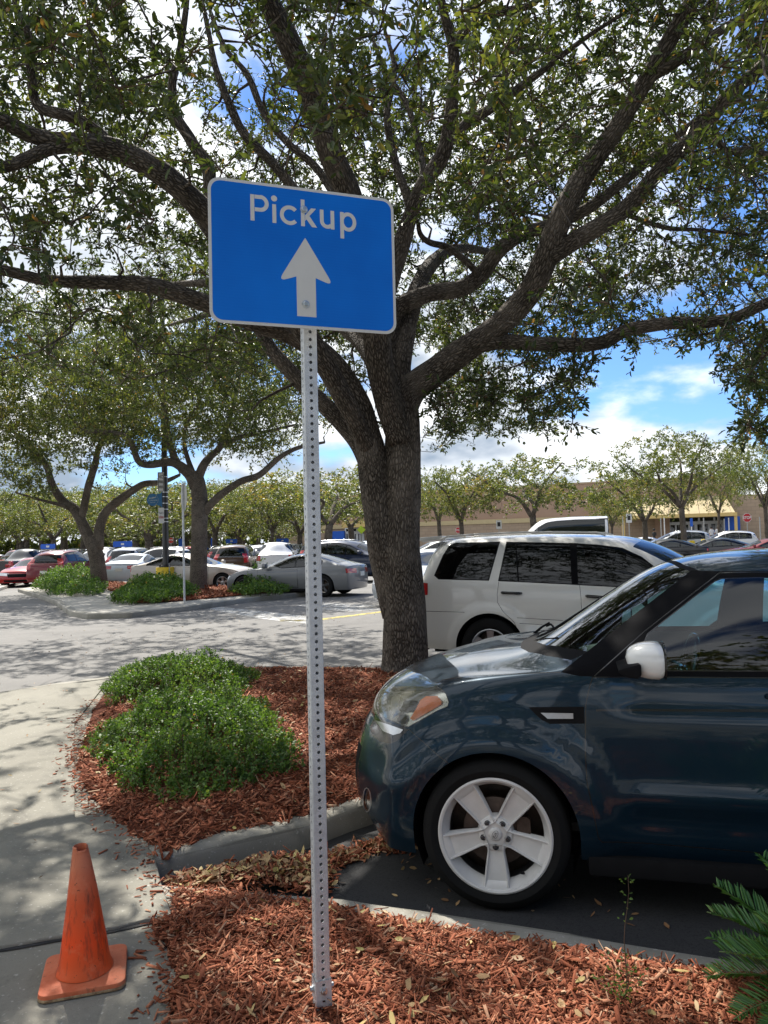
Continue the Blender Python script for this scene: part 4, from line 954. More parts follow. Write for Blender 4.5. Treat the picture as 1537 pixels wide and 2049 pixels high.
# ------------------------------------------------------------------ car shells: lofted cage, subdivided, then cut into panels
class Ortho:
    def __init__(s, u, v, my=1, view=None):
        s.u = Vector(u).normalized(); s.v = Vector(v).normalized(); s.my = my; s.view = Vector(view) if view else s.u.cross(s.v)
    def q(s, p): return Vector((p[0], p[1] * s.my, p[2]))
    def pt(s, p): p = s.q(p); return (p.dot(s.u), p.dot(s.v))
    def plane(s, a, b):
        n2 = (-(b[1] - a[1]), b[0] - a[0]); n = s.u * n2[0] + s.v * n2[1]; co = s.u * a[0] + s.v * a[1]
        return s.q(co), s.q(n)
    def faces(s, c, n): return s.q(n).dot(s.view) > .03
class CamP:
    """sight lines of the photograph's camera in the car's own frame, mirrored for the far side"""
    def __init__(s, M, my=1):
        s.M = M; s.I = M.inverted(); s.my = my; s.C = s.I @ CAM
    def q(s, p): return Vector((p[0], p[1] * s.my, p[2]))
    def pt(s, p): return topx(s.M @ s.q(p)) or (-9e3, -9e3)
    def plane(s, a, b):
        r1 = s.I.to_3x3() @ ray(*a); r2 = s.I.to_3x3() @ ray(*b); return s.q(s.C), s.q(r1.cross(r2))
    def faces(s, c, n): return s.q(n).dot((s.C - s.q(c)).normalized()) > .03
def near_side(lim=.0):
    return lambda c: c.y > lim
def cut(bm, poly, pr, cond=None):
    """cut the outline into the shell, return the faces inside"""
    P = poly; x0 = min(a for a, b in P); x1 = max(a for a, b in P); y0 = min(b for a, b in P); y1 = max(b for a, b in P)
    def good(f):
        c = f.calc_center_median()
        if cond and not cond(pr.q(c)): return False
        return pr.faces(c, f.normal)
    def box(f):
        q_ = [pr.pt(v.co) for v in f.verts]; return min(a for a, b in q_), max(a for a, b in q_), min(b for a, b in q_), max(b for a, b in q_)
    cand = []
    for f in bm.faces:
        if good(f):
            b = box(f)
            if b[1] >= x0 and b[0] <= x1 and b[3] >= y0 and b[2] <= y1: cand.append(f)
    cand = set(cand)
    for i in range(len(P)):
        a, b = P[i - 1], P[i]
        if abs(a[0] - b[0]) + abs(a[1] - b[1]) < 1e-7: continue
        ex0, ex1 = min(a[0], b[0]), max(a[0], b[0]); ey0, ey1 = min(a[1], b[1]), max(a[1], b[1]); sel = []
        for f in cand:
            if not f.is_valid: continue
            q_ = box(f)
            if q_[1] >= ex0 and q_[0] <= ex1 and q_[3] >= ey0 and q_[2] <= ey1: sel.append(f)
        if not sel: continue
        co, no = pr.plane(a, b)
        geom = list({v for f in sel for v in f.verts}) + list({e for f in sel for e in f.edges}) + sel
        bm.faces.ensure_lookup_table()
        old = set(sel)
        r = bmesh.ops.bisect_plane(bm, geom=geom, dist=1e-6, plane_co=co, plane_no=no.normalized())
        for x in r['geom']:
            if isinstance(x, bmesh.types.BMFace): cand.add(x)
        for x in r['geom_cut']:
            if isinstance(x, bmesh.types.BMEdge):
                for f in x.link_faces: cand.add(f)
    bm.normal_update(); out_ = []
    for f in cand:
        if f.is_valid and good(f):
            c = pr.pt(f.calc_center_median())
            if pip(c[0], c[1], P): out_.append(f)
    return out_
def offs(P, d):
    """grow a 2D outline outward by d"""
    n = len(P); A = sum(P[i - 1][0] * P[i][1] - P[i][0] * P[i - 1][1] for i in range(n)); sg = 1 if A > 0 else -1; o_ = []
    for i in range(n):
        a, b, c = Vector(P[i - 1]), Vector(P[i]), Vector(P[(i + 1) % n]); d1 = (b - a).normalized(); d2 = (c - b).normalized()
        n1 = Vector((d1.y, -d1.x)) * sg; n2 = Vector((d2.y, -d2.x)) * sg; m_ = (n1 + n2); L = m_.length
        if L < .3: m_ = n1; k = 1
        else: m_ /= L; k = min(2.0, 1 / max(.3, m_.dot(n1)))
        o_.append(tuple(b + m_ * d * k))
    return o_
class Shell:
    def __init__(s, P, level):
        s.P = P; xs = P['xs']; hw = lambda x: interp(P['hw'], x); zt = lambda x: interp(P['zt'], x); zb = lambda x: interp(P['zb'], x); zs = lambda x: interp(P['zs'], x) if isinstance(P['zs'], list) else P['zs']
        nT = 5; V = []; rings = []; XF, XR = xs[0], xs[-1]; W0 = max(b for a, b in P['hw'])
        z6t = P.get('z6'); y6t = P.get('y6'); tum = P.get('tum', .70)
        def ring(x):
            W, B, S = hw(x), zb(x), zs(x); Z = max(zt(x), B + .015)
            if z6t: z6 = min(interp(z6t, x), Z - .004)
            else:
                lag = min(zt(x), zt(min(XF, x + .32)), zt(max(XR, x - .16))); z6 = B + .90 * max(0.0, lag - B); z6 = max(min(z6, Z - .012), B + .005)
            sG = max(0, min(1, (z6 - B) / .38)); y6 = interp(y6t, x) if y6t else W * (.80 * (1 - sG) + tum * sG)
            y4 = W - P.get('shoulder', .035); H = B - S
            pts = [(W - .075, S), (W - .018, S + .10), (W, S + H * .48), (W - .006, B - H * .17), (y4, B)]
            y5, z5 = (y4 + y6) / 2 + .012 + .03 * (1 - sG), (B + z6) / 2 + .02 * sG + .008 * (1 - sG)
            pts += [(y5, z5), (y6, z6)]
            top = [(y6 * f, z6 + (Z - z6) * (1 - abs(f) ** 2.2)) for f in (.68, .34, 0, -.34, -.68)]
            full = pts + top + [(-a, b) for a, b in pts[::-1]]
            return full
        k_f, k_r = P.get('kf', .30), P.get('kr', .16)
        def warp(x, y, j=None):
            a = abs(y) / W0
            t = max(0, min(1, (x - (XF - .75)) / .75)); x2 = x - (t ** 1.3) * k_f * a ** 2.6
            t = max(0, min(1, ((XR + .5) - x) / .5)); return x2 + (t ** 1.3) * k_r * a ** 2.6
        nr = 7 + 5 + 7; pf = P['pf']; prr = P['pr']      # x offsets of the rows at front and rear ends
        for i, x in enumerate(xs):
            R_ = ring(x); ids = []
            for j, (y, z) in enumerate(R_):
                jj = j if j < 7 else (nr - 1 - j if j >= 12 else 6); xx = x
                if i == 0: xx += pf[jj] if jj < 7 else pf[6]
                if i == 1: xx += .5 * pf[jj]
                if i == len(xs) - 1: xx += prr[jj]
                if i == len(xs) - 2: xx += .5 * prr[jj]
                ids.append(len(V)); V.append([warp(xx, y), y, z])
            rings.append(ids)
        Fc = []
        for a, b in zip(rings, rings[1:]):
            for j in range(nr - 1): Fc.append((a[j], a[j + 1], b[j + 1], b[j]))
        fr = (1, .68, .34, 0, -.34, -.68, -1)
        for ids, end, off_, flip in ((rings[0], xs[0], pf, 0), (rings[-1], xs[-1], prr, 1)):
            G = []
            for j in range(7):
                row = []
                for c, f in enumerate(fr):
                    if c == 0: row.append(ids[j])
                    elif c == 6: row.append(ids[nr - 1 - j])
                    elif j == 6: row.append(ids[6 + c])
                    else:
                        y0_, z0_ = V[ids[j]][1], V[ids[j]][2]
                        row.append(len(V)); V.append([warp(end + off_[j], y0_ * f), y0_ * f, z0_])
                G.append(row)
            for j in range(6):
                for c in range(6):
                    q_ = (G[j][c], G[j][c + 1], G[j + 1][c + 1], G[j + 1][c]); Fc.append(q_ if not flip else q_[::-1])
        me = bpy.data.meshes.new('cage'); me.from_pydata(V, [], Fc); bm = bmesh.new(); bm.from_mesh(me); bmesh.ops.recalc_face_normals(bm, faces=bm.faces)
        # open underneath: make sure normals point outwards
        tf = max(bm.faces, key=lambda f: f.calc_center_median().z)
        if tf.normal.z < 0: bmesh.ops.reverse_faces(bm, faces=bm.faces)
        bm.to_mesh(me); bm.free()
        o = bpy.data.objects.new('cage', me); COL.objects.link(o); md = o.modifiers.new('s', 'SUBSURF'); md.levels = level; md.boundary_smooth = 'PRESERVE_CORNERS'
        dg = bpy.context.evaluated_depsgraph_get(); m2 = bpy.data.meshes.new_from_object(o.evaluated_get(dg)); bpy.data.objects.remove(o)
        s.bm = bmesh.new(); s.bm.from_mesh(m2); s.lay = s.bm.faces.layers.int.new('part'); s.names = ['body']; s.bm.normal_update(); s.mats = {}; s.bvh = None; s.ref(None)
    def ref(s, disp):
        from mathutils.bvhtree import BVHTree
        if disp is None and s.bvh is None: s._r = s.bm.copy()
        r = s._r
        if disp:
            for v in r.verts: disp(v)
            r.normal_update()
            bmesh.ops.triangulate(r, faces=r.faces[:]); r.normal_update()
            s.bvh = BVHTree.FromBMesh(r); r.faces.ensure_lookup_table()
    def nrm(s, co, fallback):
        if s.bvh is None: return fallback
        p, n_, i, d = s.bvh.find_nearest(co)
        if i is None: return fallback
        a, b, c = s._r.faces[i].verts; A = (b.co - a.co).cross(c.co - a.co).length or 1e-9
        wa = (b.co - p).cross(c.co - p).length / A; wb = (c.co - p).cross(a.co - p).length / A; wc = (a.co - p).cross(b.co - p).length / A
        v = a.normal * wa + b.normal * wb + c.normal * wc; return v.normalized() if v.length > 1e-6 else fallback
    def tag(s, faces, name):
        if name not in s.names: s.names.append(name)
        i = s.names.index(name)
        for f in faces: f[s.lay] = i
    def get(s, name): 
        i = s.names.index(name); return [f for f in s.bm.faces if f[s.lay] == i]
    def window(s, poly, pr, name, frame=0.0, fname='seam_or_shade', cond=None):
        if frame: s.tag([f for f in cut(s.bm, offs(poly, frame), pr, cond)], fname)
        s.tag(cut(s.bm, poly, pr, cond), name)
    def seam_poly(s, poly, pr, w_, name=None, cond=None):
        """a panel with a dark shut line round it"""
        o_ = cut(s.bm, poly, pr, cond); keep = {f for f in o_}
        own = {f: f[s.lay] for f in o_}
        i_ = cut(s.bm, offs(poly, -w_), pr, cond); si = set(i_)
        o2 = cut(s.bm, poly, pr, cond)
        if name:
            if name not in s.names: s.names.append(name)
            ni = s.names.index(name)
        for f in o2:
            if f in si:
                if name and f[s.lay] == 0: f[s.lay] = ni
            elif f[s.lay] == 0: s.tag([f], 'seam_or_shade')
    def emit(s, name, parent, mats, part, smooth_angle=50, thick=0.0, push=0.0, extra=None):
        """copy the faces of a part to a mesh of its own (part may be a list of (layer name, material))"""
        rows = part if isinstance(part, list) else [(part, mats)]
        vid = {}; V = []; NV = []; Fc = []; MI = []; mm = []
        for ln, mt in rows:
            if ln not in s.names: continue
            i = s.names.index(ln)
            if mt not in mm: mm.append(mt)
            for f in s.bm.faces:
                if f[s.lay] != i: continue
                ids = []
                for v in f.verts:
                    if v.index not in vid: vid[v.index] = len(V); V.append(v.co + v.normal * push); NV.append(s.nrm(v.co, v.normal.copy()))
                    ids.append(vid[v.index])
                Fc.append(ids); MI.append(mm.index(mt))
        if not Fc: return None
        if thick:
            n = len(V); ec = {}
            for f in Fc:
                for a, b in zip(f, f[1:] + f[:1]): ec[(a, b)] = ec.get((a, b), 0) + 1
            V += [V[i] - NV[i] * thick for i in range(n)]; F2 = [[i + n for i in f[::-1]] for f in Fc]
            side = [[b, a, a + n, b + n] for (a, b) in ec if (b, a) not in ec]; MI = MI + MI + [0] * len(side); Fc = Fc + F2 + side
        me = mesh(name, V, Fc, mm, True); me.polygons.foreach_set('material_index', MI)
        if s.bvh is None or thick: me.set_sharp_from_angle(angle=R(smooth_angle))
        else: me.normals_split_custom_set_from_vertices([tuple(q_) for q_ in NV])
        return obj(name, me, parent)
    def index(s): s.bm.verts.index_update(); s.bm.normal_update()
def mirror2(s, fn):
    for my in (1, -1): fn(my)
SIDE = lambda my: Ortho((1, 0, 0), (0, 0, 1), my, view=(0, 1, 0))   # u=x, v=z, seen from +y
def arch(s, x, z, r, my, n=20):
    P = [(x + r, -.2)] + [(x + r * math.cos(a), z + r * math.sin(a)) for a in [math.pi * i / n for i in range(n + 1)]] + [(x - r, -.2)]
    fs = cut(s.bm, P, SIDE(my), lambda c: c.y > .3); bmesh.ops.delete(s.bm, geom=fs, context='FACES')
def liner(mb, x, z, r, y0, y1, my):
    n = 14; vs = []; fs = []
    for i in range(n + 1):
        a = math.pi * (i / n * 1.3 - .15); vs += [(x + r * math.cos(a), y0 * my, z + r * math.sin(a)), (x + r * math.cos(a), y1 * my, z + r * math.sin(a))]
    for i in range(n): fs.append((2 * i, 2 * i + 1, 2 * i + 3, 2 * i + 2))
    vs.append((x, y1 * my, z)); c = len(vs) - 1
    for i in range(n): fs.append((2 * i + 1, c, 2 * i + 3))
    mb.add(vs, fs)
def tyre_profile(R0, w_, rr):
    h = w_ / 2
    return [(rr, -h * .82), (rr + .012, -h * .95), (rr + (R0 - rr) * .45, -h * 1.03), (R0 - .018, -h * .93), (R0 - .004, -h * .78), (R0, -h * .55), (R0, -h * .36), (R0 - .007, -h * .34), (R0 - .007, -h * .30), (R0, -h * .28), (R0 + .001, -h * .03), (R0 - .007, -h * .02),
            (R0 - .007, h * .02), (R0 + .001, h * .03), (R0, h * .28), (R0 - .007, h * .30), (R0 - .007, h * .34), (R0, h * .36), (R0, h * .55), (R0 - .004, h * .78), (R0 - .018, h * .93), (R0 + 0 - (R0 - rr) * .55, h * 1.03), (rr + .012, h * .95), (rr, h * .82), (rr - .006, h * .7), (rr - .006, -h * .7)]
def simple_rim(mb, r, w_, spokes, sw, y0=0, fill=False):
    h = w_ / 2
    mb.lathe([(r + .002, h * .80), (r + .004, h * .92), (r - .006, h * .94), (r - .018, h * .80), (r - .022, -h * .6), (r - .010, -h * .8)], 28, 'y')
    mb.lathe([(0, h * .68), (.055, h * .66), (.075, h * .55), (.075, h * .3)], 16, 'y')
    for k in range(spokes):
        a = 2 * math.pi * k / spokes + math.pi / 2; ca, sa = math.cos(a), math.sin(a)
        pts = []
        for (rr, ww, yy, dy) in ((.04, sw * .8, h * .60, .03), (r - .012, sw * 1.25, h * .80, .02)):
            for (s_, d_) in ((-1, 0), (1, 0), (1, 1), (-1, 1)): pts.append((ca * rr - sa * s_ * ww / 2, yy - d_ * dy, sa * rr + ca * s_ * ww / 2))
        mb.add(pts, [(0, 1, 2, 3), (7, 6, 5, 4), (0, 4, 5, 1), (1, 5, 6, 2), (2, 6, 7, 3), (3, 7, 4, 0)])
WHEELS = {}
def wheel(parent, x, y, z, my, R0, w_, rr, style, rim_mat, spokes=5, sw=.07, lod=0):
    """hub and disc mesh with tyre and rim below it; outer side is +y, turned round for the other side"""
    key = (R0, w_, rr, style, rim_mat)
    if key not in WHEELS:
        h = w_ / 2; a = MB().lathe([(0, .0), (.13, .0), (.15, -.01), (.15, -.03), (0, -.03)], 20, 'y'); a.lathe([(rr - .03, -h * .55), (.0, -h * .6)], 20, 'y')
        m1_ = a.build('x', 'disc_metal' if not lod else 'black_plastic', auto=40); t_ = MB().lathe(tyre_profile(R0, w_, rr), 48 if not lod else 24, 'y', close=True).build('x', 'tyre' if not lod else 'tyre_dusty', auto=40)
        b = MB(); simple_rim(b, rr, w_, spokes, sw); r_ = b.build('x', rim_mat, auto=35)
        WHEELS[key] = (m1_.data, t_.data, r_.data)
        for q_ in (m1_, t_, r_): bpy.data.objects.remove(q_)
    d = WHEELS[key]; hb = obj('wheel', d[0], parent); hb.location = (x, y * my, z)
    if my < 0: hb.rotation_euler = (0, 0, math.pi)
    obj('tyre', d[1], hb); obj('rim', d[2], hb); return hb

def stations(L, extra, xf, xr):
    return sorted(set([xf, xf - .07, xf - .25, xr + .25, xr + .07, xr] + extra), reverse=True)
CARS = {}
def side_glass(P, xa, xc, posts, lo=.035, hi=.055, gap=.045, zcap=9, slant=.12):
    """window outlines between belt line and roof edge, split at the posts"""
    zt = lambda x: interp(P['zt'], x); zb = lambda x: interp(P['zb'], x)
    def up(x):
        lag = min(zt(x), zt(x + .32), zt(x - .16)); return min(zcap, zb(x) + .90 * (lag - zb(x)) - hi)
    polys = []; bounds = [xa] + [v for p in posts for v in (p + gap / 2, p - gap / 2)] + [xc]
    for i in range(0, len(bounds), 2):
        a, b = bounds[i], bounds[i + 1]; n = 7; X = [a + (b - a) * k / n for k in range(n + 1)]
        lo_ = [(x, zb(x) + lo) for x in X]; up_ = [(x, up(x)) for x in X if up(x) > zb(x) + lo + .03]
        if len(up_) < 2: continue
        if up_[0][0] < a - 1e-6: lo_ = [p for p in lo_ if p[0] <= up_[0][0] + (a - b) / n * -1.01]
        up_ = [(x - (slant * (z - zb(x) - lo) * (1 if x > (a + b) / 2 else .6) * .0), z) for x, z in up_]
        polys.append(lo_ + up_[::-1])
    return polys
def make_car(kind, L, wb, hw0, zt, zb, ax, posts, doors, glass_x, R0=.33, rim='rim_silver', rimk=5, kf=.30, kr=.15, pf=None, prr=None, tum=.72, lod=0, level=2, zs=.22, light='std', side_mat='glass_bg', tail='wide', bumper=None, roofrail=False):
    xf, xr = ax + (L - wb) * .48, ax + (L - wb) * .48 - L
    P = dict(xs=stations(L, [xf - .55, xf - .95, ax - .15, ax - .45] + [ax - .45 - .36 * i for i in range(1, 12) if ax - .45 - .36 * i > xr + .35], xf, xr),
             hw=[(xf, hw0 - .04), (xf - .5, hw0 - .01), (ax - .4, hw0), (xr + .6, hw0), (xr, hw0 - .05)], zt=zt, zb=zb, zs=zs, kf=kf, kr=kr,
             pf=pf or [-.06, -.01, 0, -.03, -.10, -.16, -.18], pr=prr or [.05, .01, 0, .01, .04, .06, .07], tum=tum)
    s = Shell(P, level); xrw = ax - wb
    for my in (1, -1):
        arch(s, ax, R0, R0 + .045, my, 14); arch(s, xrw, R0, R0 + .045, my, 14)
        for i, pl in enumerate(side_glass(P, glass_x[0], glass_x[1], posts)):
            if glass_x[0] is None: continue
            s.window(pl, SIDE(my), 'side_window' , .018, 'trim', lambda c: c.y > .3)
        for (a, b) in doors:
            zt_ = interp(zb, (a + b) / 2)
            s.seam_poly([(a, zs + .07), (a + .01, zt_ - .02), (b + .01, zt_ - .02), (b, zs + .07)], SIDE(my), .011, 'door', lambda c: c.y > .3)
    zbt = lambda x: interp(zb, x)
    top = lambda c: c.z > .75
    def header(x0, x1):    # glass in the sloping part, seen from above
        pass
    TOP = Ortho((1, 0, 0), (0, 1, 0), 1, view=(0, 0, 1))
    y6 = lambda x, sG: hw0 * (.80 * (1 - sG) + tum * sG)
    (w0, w1), (r0_, r1_) = glass_x[2], glass_x[3]
    s.window([(w0, hw0 * .70), (w1, hw0 * (tum - .07)), (w1, -hw0 * (tum - .07)), (w0, -hw0 * .70), (w0 + .06, 0)], TOP, 'windshield', .02, 'trim', lambda c: c.z > zbt(c.x) + .0)
    if r0_ is not None:
        if abs(r0_ - r1_) > .25: s.window([(r0_, hw0 * (tum - .07)), (r1_, hw0 * (tum - .03)), (r1_ - .02, 0), (r1_, -hw0 * (tum - .03)), (r0_, -hw0 * (tum - .07))], TOP, 'rear_window', .018, 'trim', lambda c: c.z > zbt(c.x) + .0 and c.x < 0)
        else:
            REAR = Ortho((0, -1, 0), (0, 0, 1), 1, view=(-1, 0, 0)); zr0 = zbt(xr + .1) + .03; zr1 = interp(zt, r0_) - .13; W = hw0 * (tum + .02)
            s.window([(-W, zr0), (W, zr0), (W * .86, zr1), (-W * .86, zr1)], REAR, 'rear_window', .02, 'trim', lambda c: c.x < xr + .7)
    FR = Ortho((0, 1, 0), (0, 0, 1), 1, view=(1, 0, 0)); RR = Ortho((0, -1, 0), (0, 0, 1), 1, view=(-1, 0, 0)); zf = interp(zb, xf - .1)
    for my in (1, -1):
        FRm = Ortho((.35, .94, 0), (0, 0, 1), my, view=(.8, .6, 0))
        # lamps: seen from the front corner
        d1 = Ortho((-.64, .77, 0), (0, 0, 1), my, view=(.77, .64, 0)); e = d1.pt((xf - .28, my * (hw0 - .02), zf)); f_ = d1.pt((xf - .04, my * hw0 * .50, zf))
        s.window([(f_[0], zf - .13), (e[0], zf - .10), (e[0] + .06, zf + .02), ((e[0] + f_[0]) / 2, zf + .005), (f_[0], zf - .03)], d1, 'headlight', .008, 'seam_or_shade', lambda c: c.x > xf - .6)
        d2 = Ortho((.64, .77, 0), (0, 0, 1), my, view=(-.77, .64, 0)); zr = interp(zb, xr + .1); e = d2.pt((xr + .16, my * (hw0 - .02), zr)); f_ = d2.pt((xr + .02, my * hw0 * (.42 if tail == 'wide' else .74), zr))
        if tail == 'tall': s.window([(f_[0], zr - .28), (e[0] - .03, zr - .25), (e[0] - .02, zr + .18), (f_[0] + .02, zr + .20)], d2, 'tail_light', .006, 'seam_or_shade', lambda c: c.x < xr + .5)
        else: s.window([(f_[0], zr - .19), (e[0] - .01, zr - .17), (e[0], zr - .04), (f_[0], zr - .045)], d2, 'tail_light', .006, 'seam_or_shade', lambda c: c.x < xr + .5)
    s.window([(-hw0 * .42, zf - .20), (hw0 * .42, zf - .20), (hw0 * .50, zf - .04), (-hw0 * .50, zf - .04)], FR, 'grille', 0, 'seam_or_shade', lambda c: c.x > xf - .4)
    s.window([(-hw0 * .62, .26), (hw0 * .62, .26), (hw0 * .66, .36), (-hw0 * .66, .36)], FR, 'grille', 0, 'seam_or_shade', lambda c: c.x > xf - .4)
    if roofrail or bumper: pass
    s.ref(lambda v: None); s.index()
    t = thing('parked_car', '', 'car')
    low = 'black_plastic' if bumper else 'paint'
    s.emit('body', t, None, [('body', 'paint'), ('seam_or_shade', 'gloss_black'), ('trim', 'black_trim')])
    for nm, lay, mt in (('door', 'door', 'paint'), ('side_window', 'side_window', side_mat), ('windshield', 'windshield', 'glass_bg'), ('rear_window', 'rear_window', 'glass_bg'), ('headlight', 'headlight', 'fog_white'), ('tail_light', 'tail_light', 'tail_red'), ('grille', 'grille', 'black_plastic')):
        if lay not in s.names: continue
        fs = s.get(lay); 
        if lay in ('grille', 'windshield', 'rear_window'): s.emit(nm, t, mt, lay); continue
        # split left and right, front and back pieces into separate parts
        seen = set(); k = 0
        for f in fs:
            if f in seen: continue
            st = [f]; seen.add(f); comp = []
            while st:
                a = st.pop(); comp.append(a)
                for e in a.edges:
                    for b in e.link_faces:
                        if b not in seen and b[s.lay] == s.names.index(lay): seen.add(b); st.append(b)
            if len(comp) < 2: continue
            ln = f'{lay}#{k}'; k += 1; s.names.append(ln)
            for a in comp: a[s.lay] = len(s.names) - 1
            s.emit(nm, t, mt, ln)
    u = MB(); 
    u.box(xr + .25, xf - .3, -hw0 + .22, hw0 - .22, zs - .02, zs + .06)
    for my in (1, -1):
        for xx in (ax, xrw): liner(u, xx, R0, R0 + .05, hw0 - .03, hw0 - .32, my)
        u.box(xrw + R0 + .06, ax - R0 - .06, my * (hw0 - .15) if my > 0 else -(hw0 - .05), (hw0 - .05) if my > 0 else -(hw0 - .15), zs - .03, zs + .04)
    u.build('underbody', 'black_plastic', t)
    it = MB(); zc = interp(zb, 0)
    for yy in (.38, -.38):
        it.prism(rrect(yy - .24, yy + .24, .3, zc + .05, .08), ax - 1.62, ax - 1.50, lambda v: Vector((v.z - (v.y - .3) * .18, v.x, v.y))); it.box(ax - 1.55, ax - 1.05, yy - .24, yy + .24, .3, .48)
        it.prism(rrect(yy - .12, yy + .12, zc + .08, zc + .24, .05), ax - 1.78, ax - 1.70, lambda v: Vector((v.z, v.x, v.y)))
    it.box(ax - 2.5, ax - 2.35, -.6, .6, .3, zc + .02); it.box(ax - .85, ax - .45, -hw0 + .15, hw0 - .15, .5, zc + .0)
    it.build('seats', 'seat_cloth', t)
    for my in (1, -1):
        xm = glass_x[0] - .12; b = MB(); b.prism(rrect(.0, .20, -.05, .10, .05, 4), 0, .11, lambda v: Vector((xm - .02 + v.z, my * (hw0 - .02 + v.x), zbt(xm) + .09 + v.y)))
        b.build('side_mirror', 'paint', t, bevel=.012, auto=40)
        for xx in (ax, xrw): wheel(t, xx, hw0 - .115, R0, my, R0, .21, R0 * .66, kind, rim, rimk, .07 if rimk < 8 else .03, lod)
    pl = MB().box(xr - .012, xr + .03, -.16, .16, interp(zb, xr) - .26 if tail != 'tall' else .62, interp(zb, xr) - .12 if tail != 'tall' else .76).build('license_plate', 'plate_white', t, bevel=.006)
    if tail == 'wide': pl.location.x = -.004
    if roofrail:
        for my in (1, -1):
            pts = [(x, my * hw0 * (tum - .05), interp(zt, x) + .005) for x in [roofrail[0] + (roofrail[1] - roofrail[0]) * i / 6 for i in range(7)]]
            pts[0] = (*pts[0][:2], pts[0][2] - .03); pts[-1] = (*pts[-1][:2], pts[-1][2] - .03); MB().tube(pts, .018, 6).build('roof_rail', 'chrome_dull', t, smooth=True)
    s.bm.free(); CARS[kind] = t; return t
sedan = make_car('sedan', 4.85, 2.8, .915, [(2.5, .60), (2.36, .74), (2.1, .84), (1.5, .95), (1.0, 1.00), (.95, 1.01), (.15, 1.36), (-.3, 1.44), (-.9, 1.43), (-1.35, 1.30), (-1.85, 1.10), (-2.35, 1.04), (-2.6, .93)],
                 [(2.5, .56), (2.3, .68), (1.8, .82), (1.0, .92), (0, .94), (-1.4, .98), (-2.2, .98), (-2.6, .88)], 1.42, [-.12, -1.0], [(.88, -.11), (-.13, -1.02)], (.72, -1.62, (1.0, .14), (-1.12, -1.80)))
coupe = make_car('coupe', 4.63, 2.75, .93, [(2.5, .58), (2.3, .70), (2.0, .80), (1.5, .89), (1.0, .95), (.92, .96), (.20, 1.28), (-.25, 1.37), (-.8, 1.36), (-1.3, 1.24), (-1.85, 1.06), (-2.2, 1.0), (-2.5, .90)],
                 [(2.5, .52), (2.25, .66), (1.7, .80), (1.0, .86), (0, .89), (-1.4, .94), (-2.1, .95), (-2.5, .82)], 1.40, [-.42], [(.90, -.52)], (.66, -1.30, (.95, .20), (-.98, -1.78)), R0=.345, rim='rim_dark', tum=.70)
suv = make_car('suv', 4.6, 2.7, .93, [(2.5, .72), (2.33, .90), (2.0, 1.00), (1.5, 1.08), (1.12, 1.12), (.35, 1.55), (-.2, 1.68), (-1.0, 1.68), (-1.7, 1.62), (-2.0, 1.55), (-2.15, 1.25), (-2.4, 1.02)],
               [(2.5, .66), (2.2, .86), (1.7, .98), (1.0, 1.04), (0, 1.07), (-1.2, 1.12), (-2.1, 1.14), (-2.4, 1.0)], 1.40, [-.12, -.95], [(.88, -.11), (-.13, -.98)], (.62, -1.70, (1.12, .30), (-1.95, -2.0)), R0=.355, rim='rim_silver', zs=.26, tail='tall', kf=.26, kr=.10,
               prr=[.02, 0, 0, .02, .05, .10, .22], roofrail=(-.1, -1.7))
minivan = make_car('minivan', 5.1, 3.0, .97, [(2.8, .72), (2.5, .90), (2.2, 1.00), (1.75, 1.10), (1.5, 1.16), (.65, 1.58), (.1, 1.71), (-1.0, 1.74), (-1.9, 1.70), (-2.3, 1.62), (-2.45, 1.2), (-2.7, 1.0)],
                [(2.8, .64), (2.4, .84), (1.8, .98), (1.2, 1.02), (0, 1.05), (-1.5, 1.07), (-2.3, 1.08), (-2.7, 1.0)], 1.55, [.05, -1.05], [(1.02, .06), (.04, -1.06)], (.95, -2.0, (1.45, .55), (-2.2, -2.25)), R0=.34, rim='rim_silver', zs=.24, tail='tall', kf=.28, kr=.10,
                prr=[.02, 0, 0, .02, .04, .08, .16])
pickup = make_car('pickup', 5.6, 3.4, .96, [(3.0, .85), (2.75, 1.04), (2.4, 1.12), (1.6, 1.18), (1.25, 1.22), (.65, 1.66), (.2, 1.80), (-.5, 1.80), (-.85, 1.74), (-1.0, 1.20), (-1.2, 1.16), (-2.7, 1.15), (-3.0, 1.1)],
                [(3.0, .8), (2.6, 1.0), (1.6, 1.10), (.5, 1.12), (-.9, 1.13), (-1.1, 1.12), (-2.7, 1.12), (-3.0, 1.05)], 1.75, [.05], [(1.12, .06), (.04, -.82)], (.95, -.72, (1.22, .58), (-.86, -.98)), R0=.39, rim='rim_silver', zs=.34, tail='tall', kf=.22, kr=.06,
                prr=[.02, 0, 0, 0, 0, 0, 0])
van = make_car('van', 5.95, 3.66, 1.0, [(3.2, .8), (2.75, 1.02), (2.4, 1.15), (2.2, 1.25), (1.35, 1.95), (.9, 2.45), (.4, 2.66), (-1, 2.72), (-2.9, 2.70), (-3.1, 2.66), (-3.3, 2.5)],
           [(3.2, .76), (2.7, .98), (2.2, 1.15), (1.5, 1.28), (0, 1.42), (-3.0, 1.45), (-3.3, 1.4)], 1.95, [.72], [(1.62, .74)], (1.55, -2.7, (2.2, 1.35), (-3.0, -3.02)), R0=.36, rim='rim_silver', zs=.3, tail='tall', kf=.34, kr=.03, tum=.90, prr=[.01, 0, 0, 0, 0, 0, .02])
snapshot()
COLOURS = dict(red=(.30, .008, .012), darkred=(.14, .006, .010), white=(.70, .70, .69), silver=(.42, .44, .46), grey=(.17, .175, .18), dgrey=(.045, .047, .05), black=(.012, .012, .014), navy=(.008, .018, .05), blue=(.02, .06, .20), beige=(.46, .42, .37), pale=(.50, .56, .62), green=(.03, .05, .045), gold=(.30, .24, .15), brown=(.07, .035, .02))
FIRST = set()
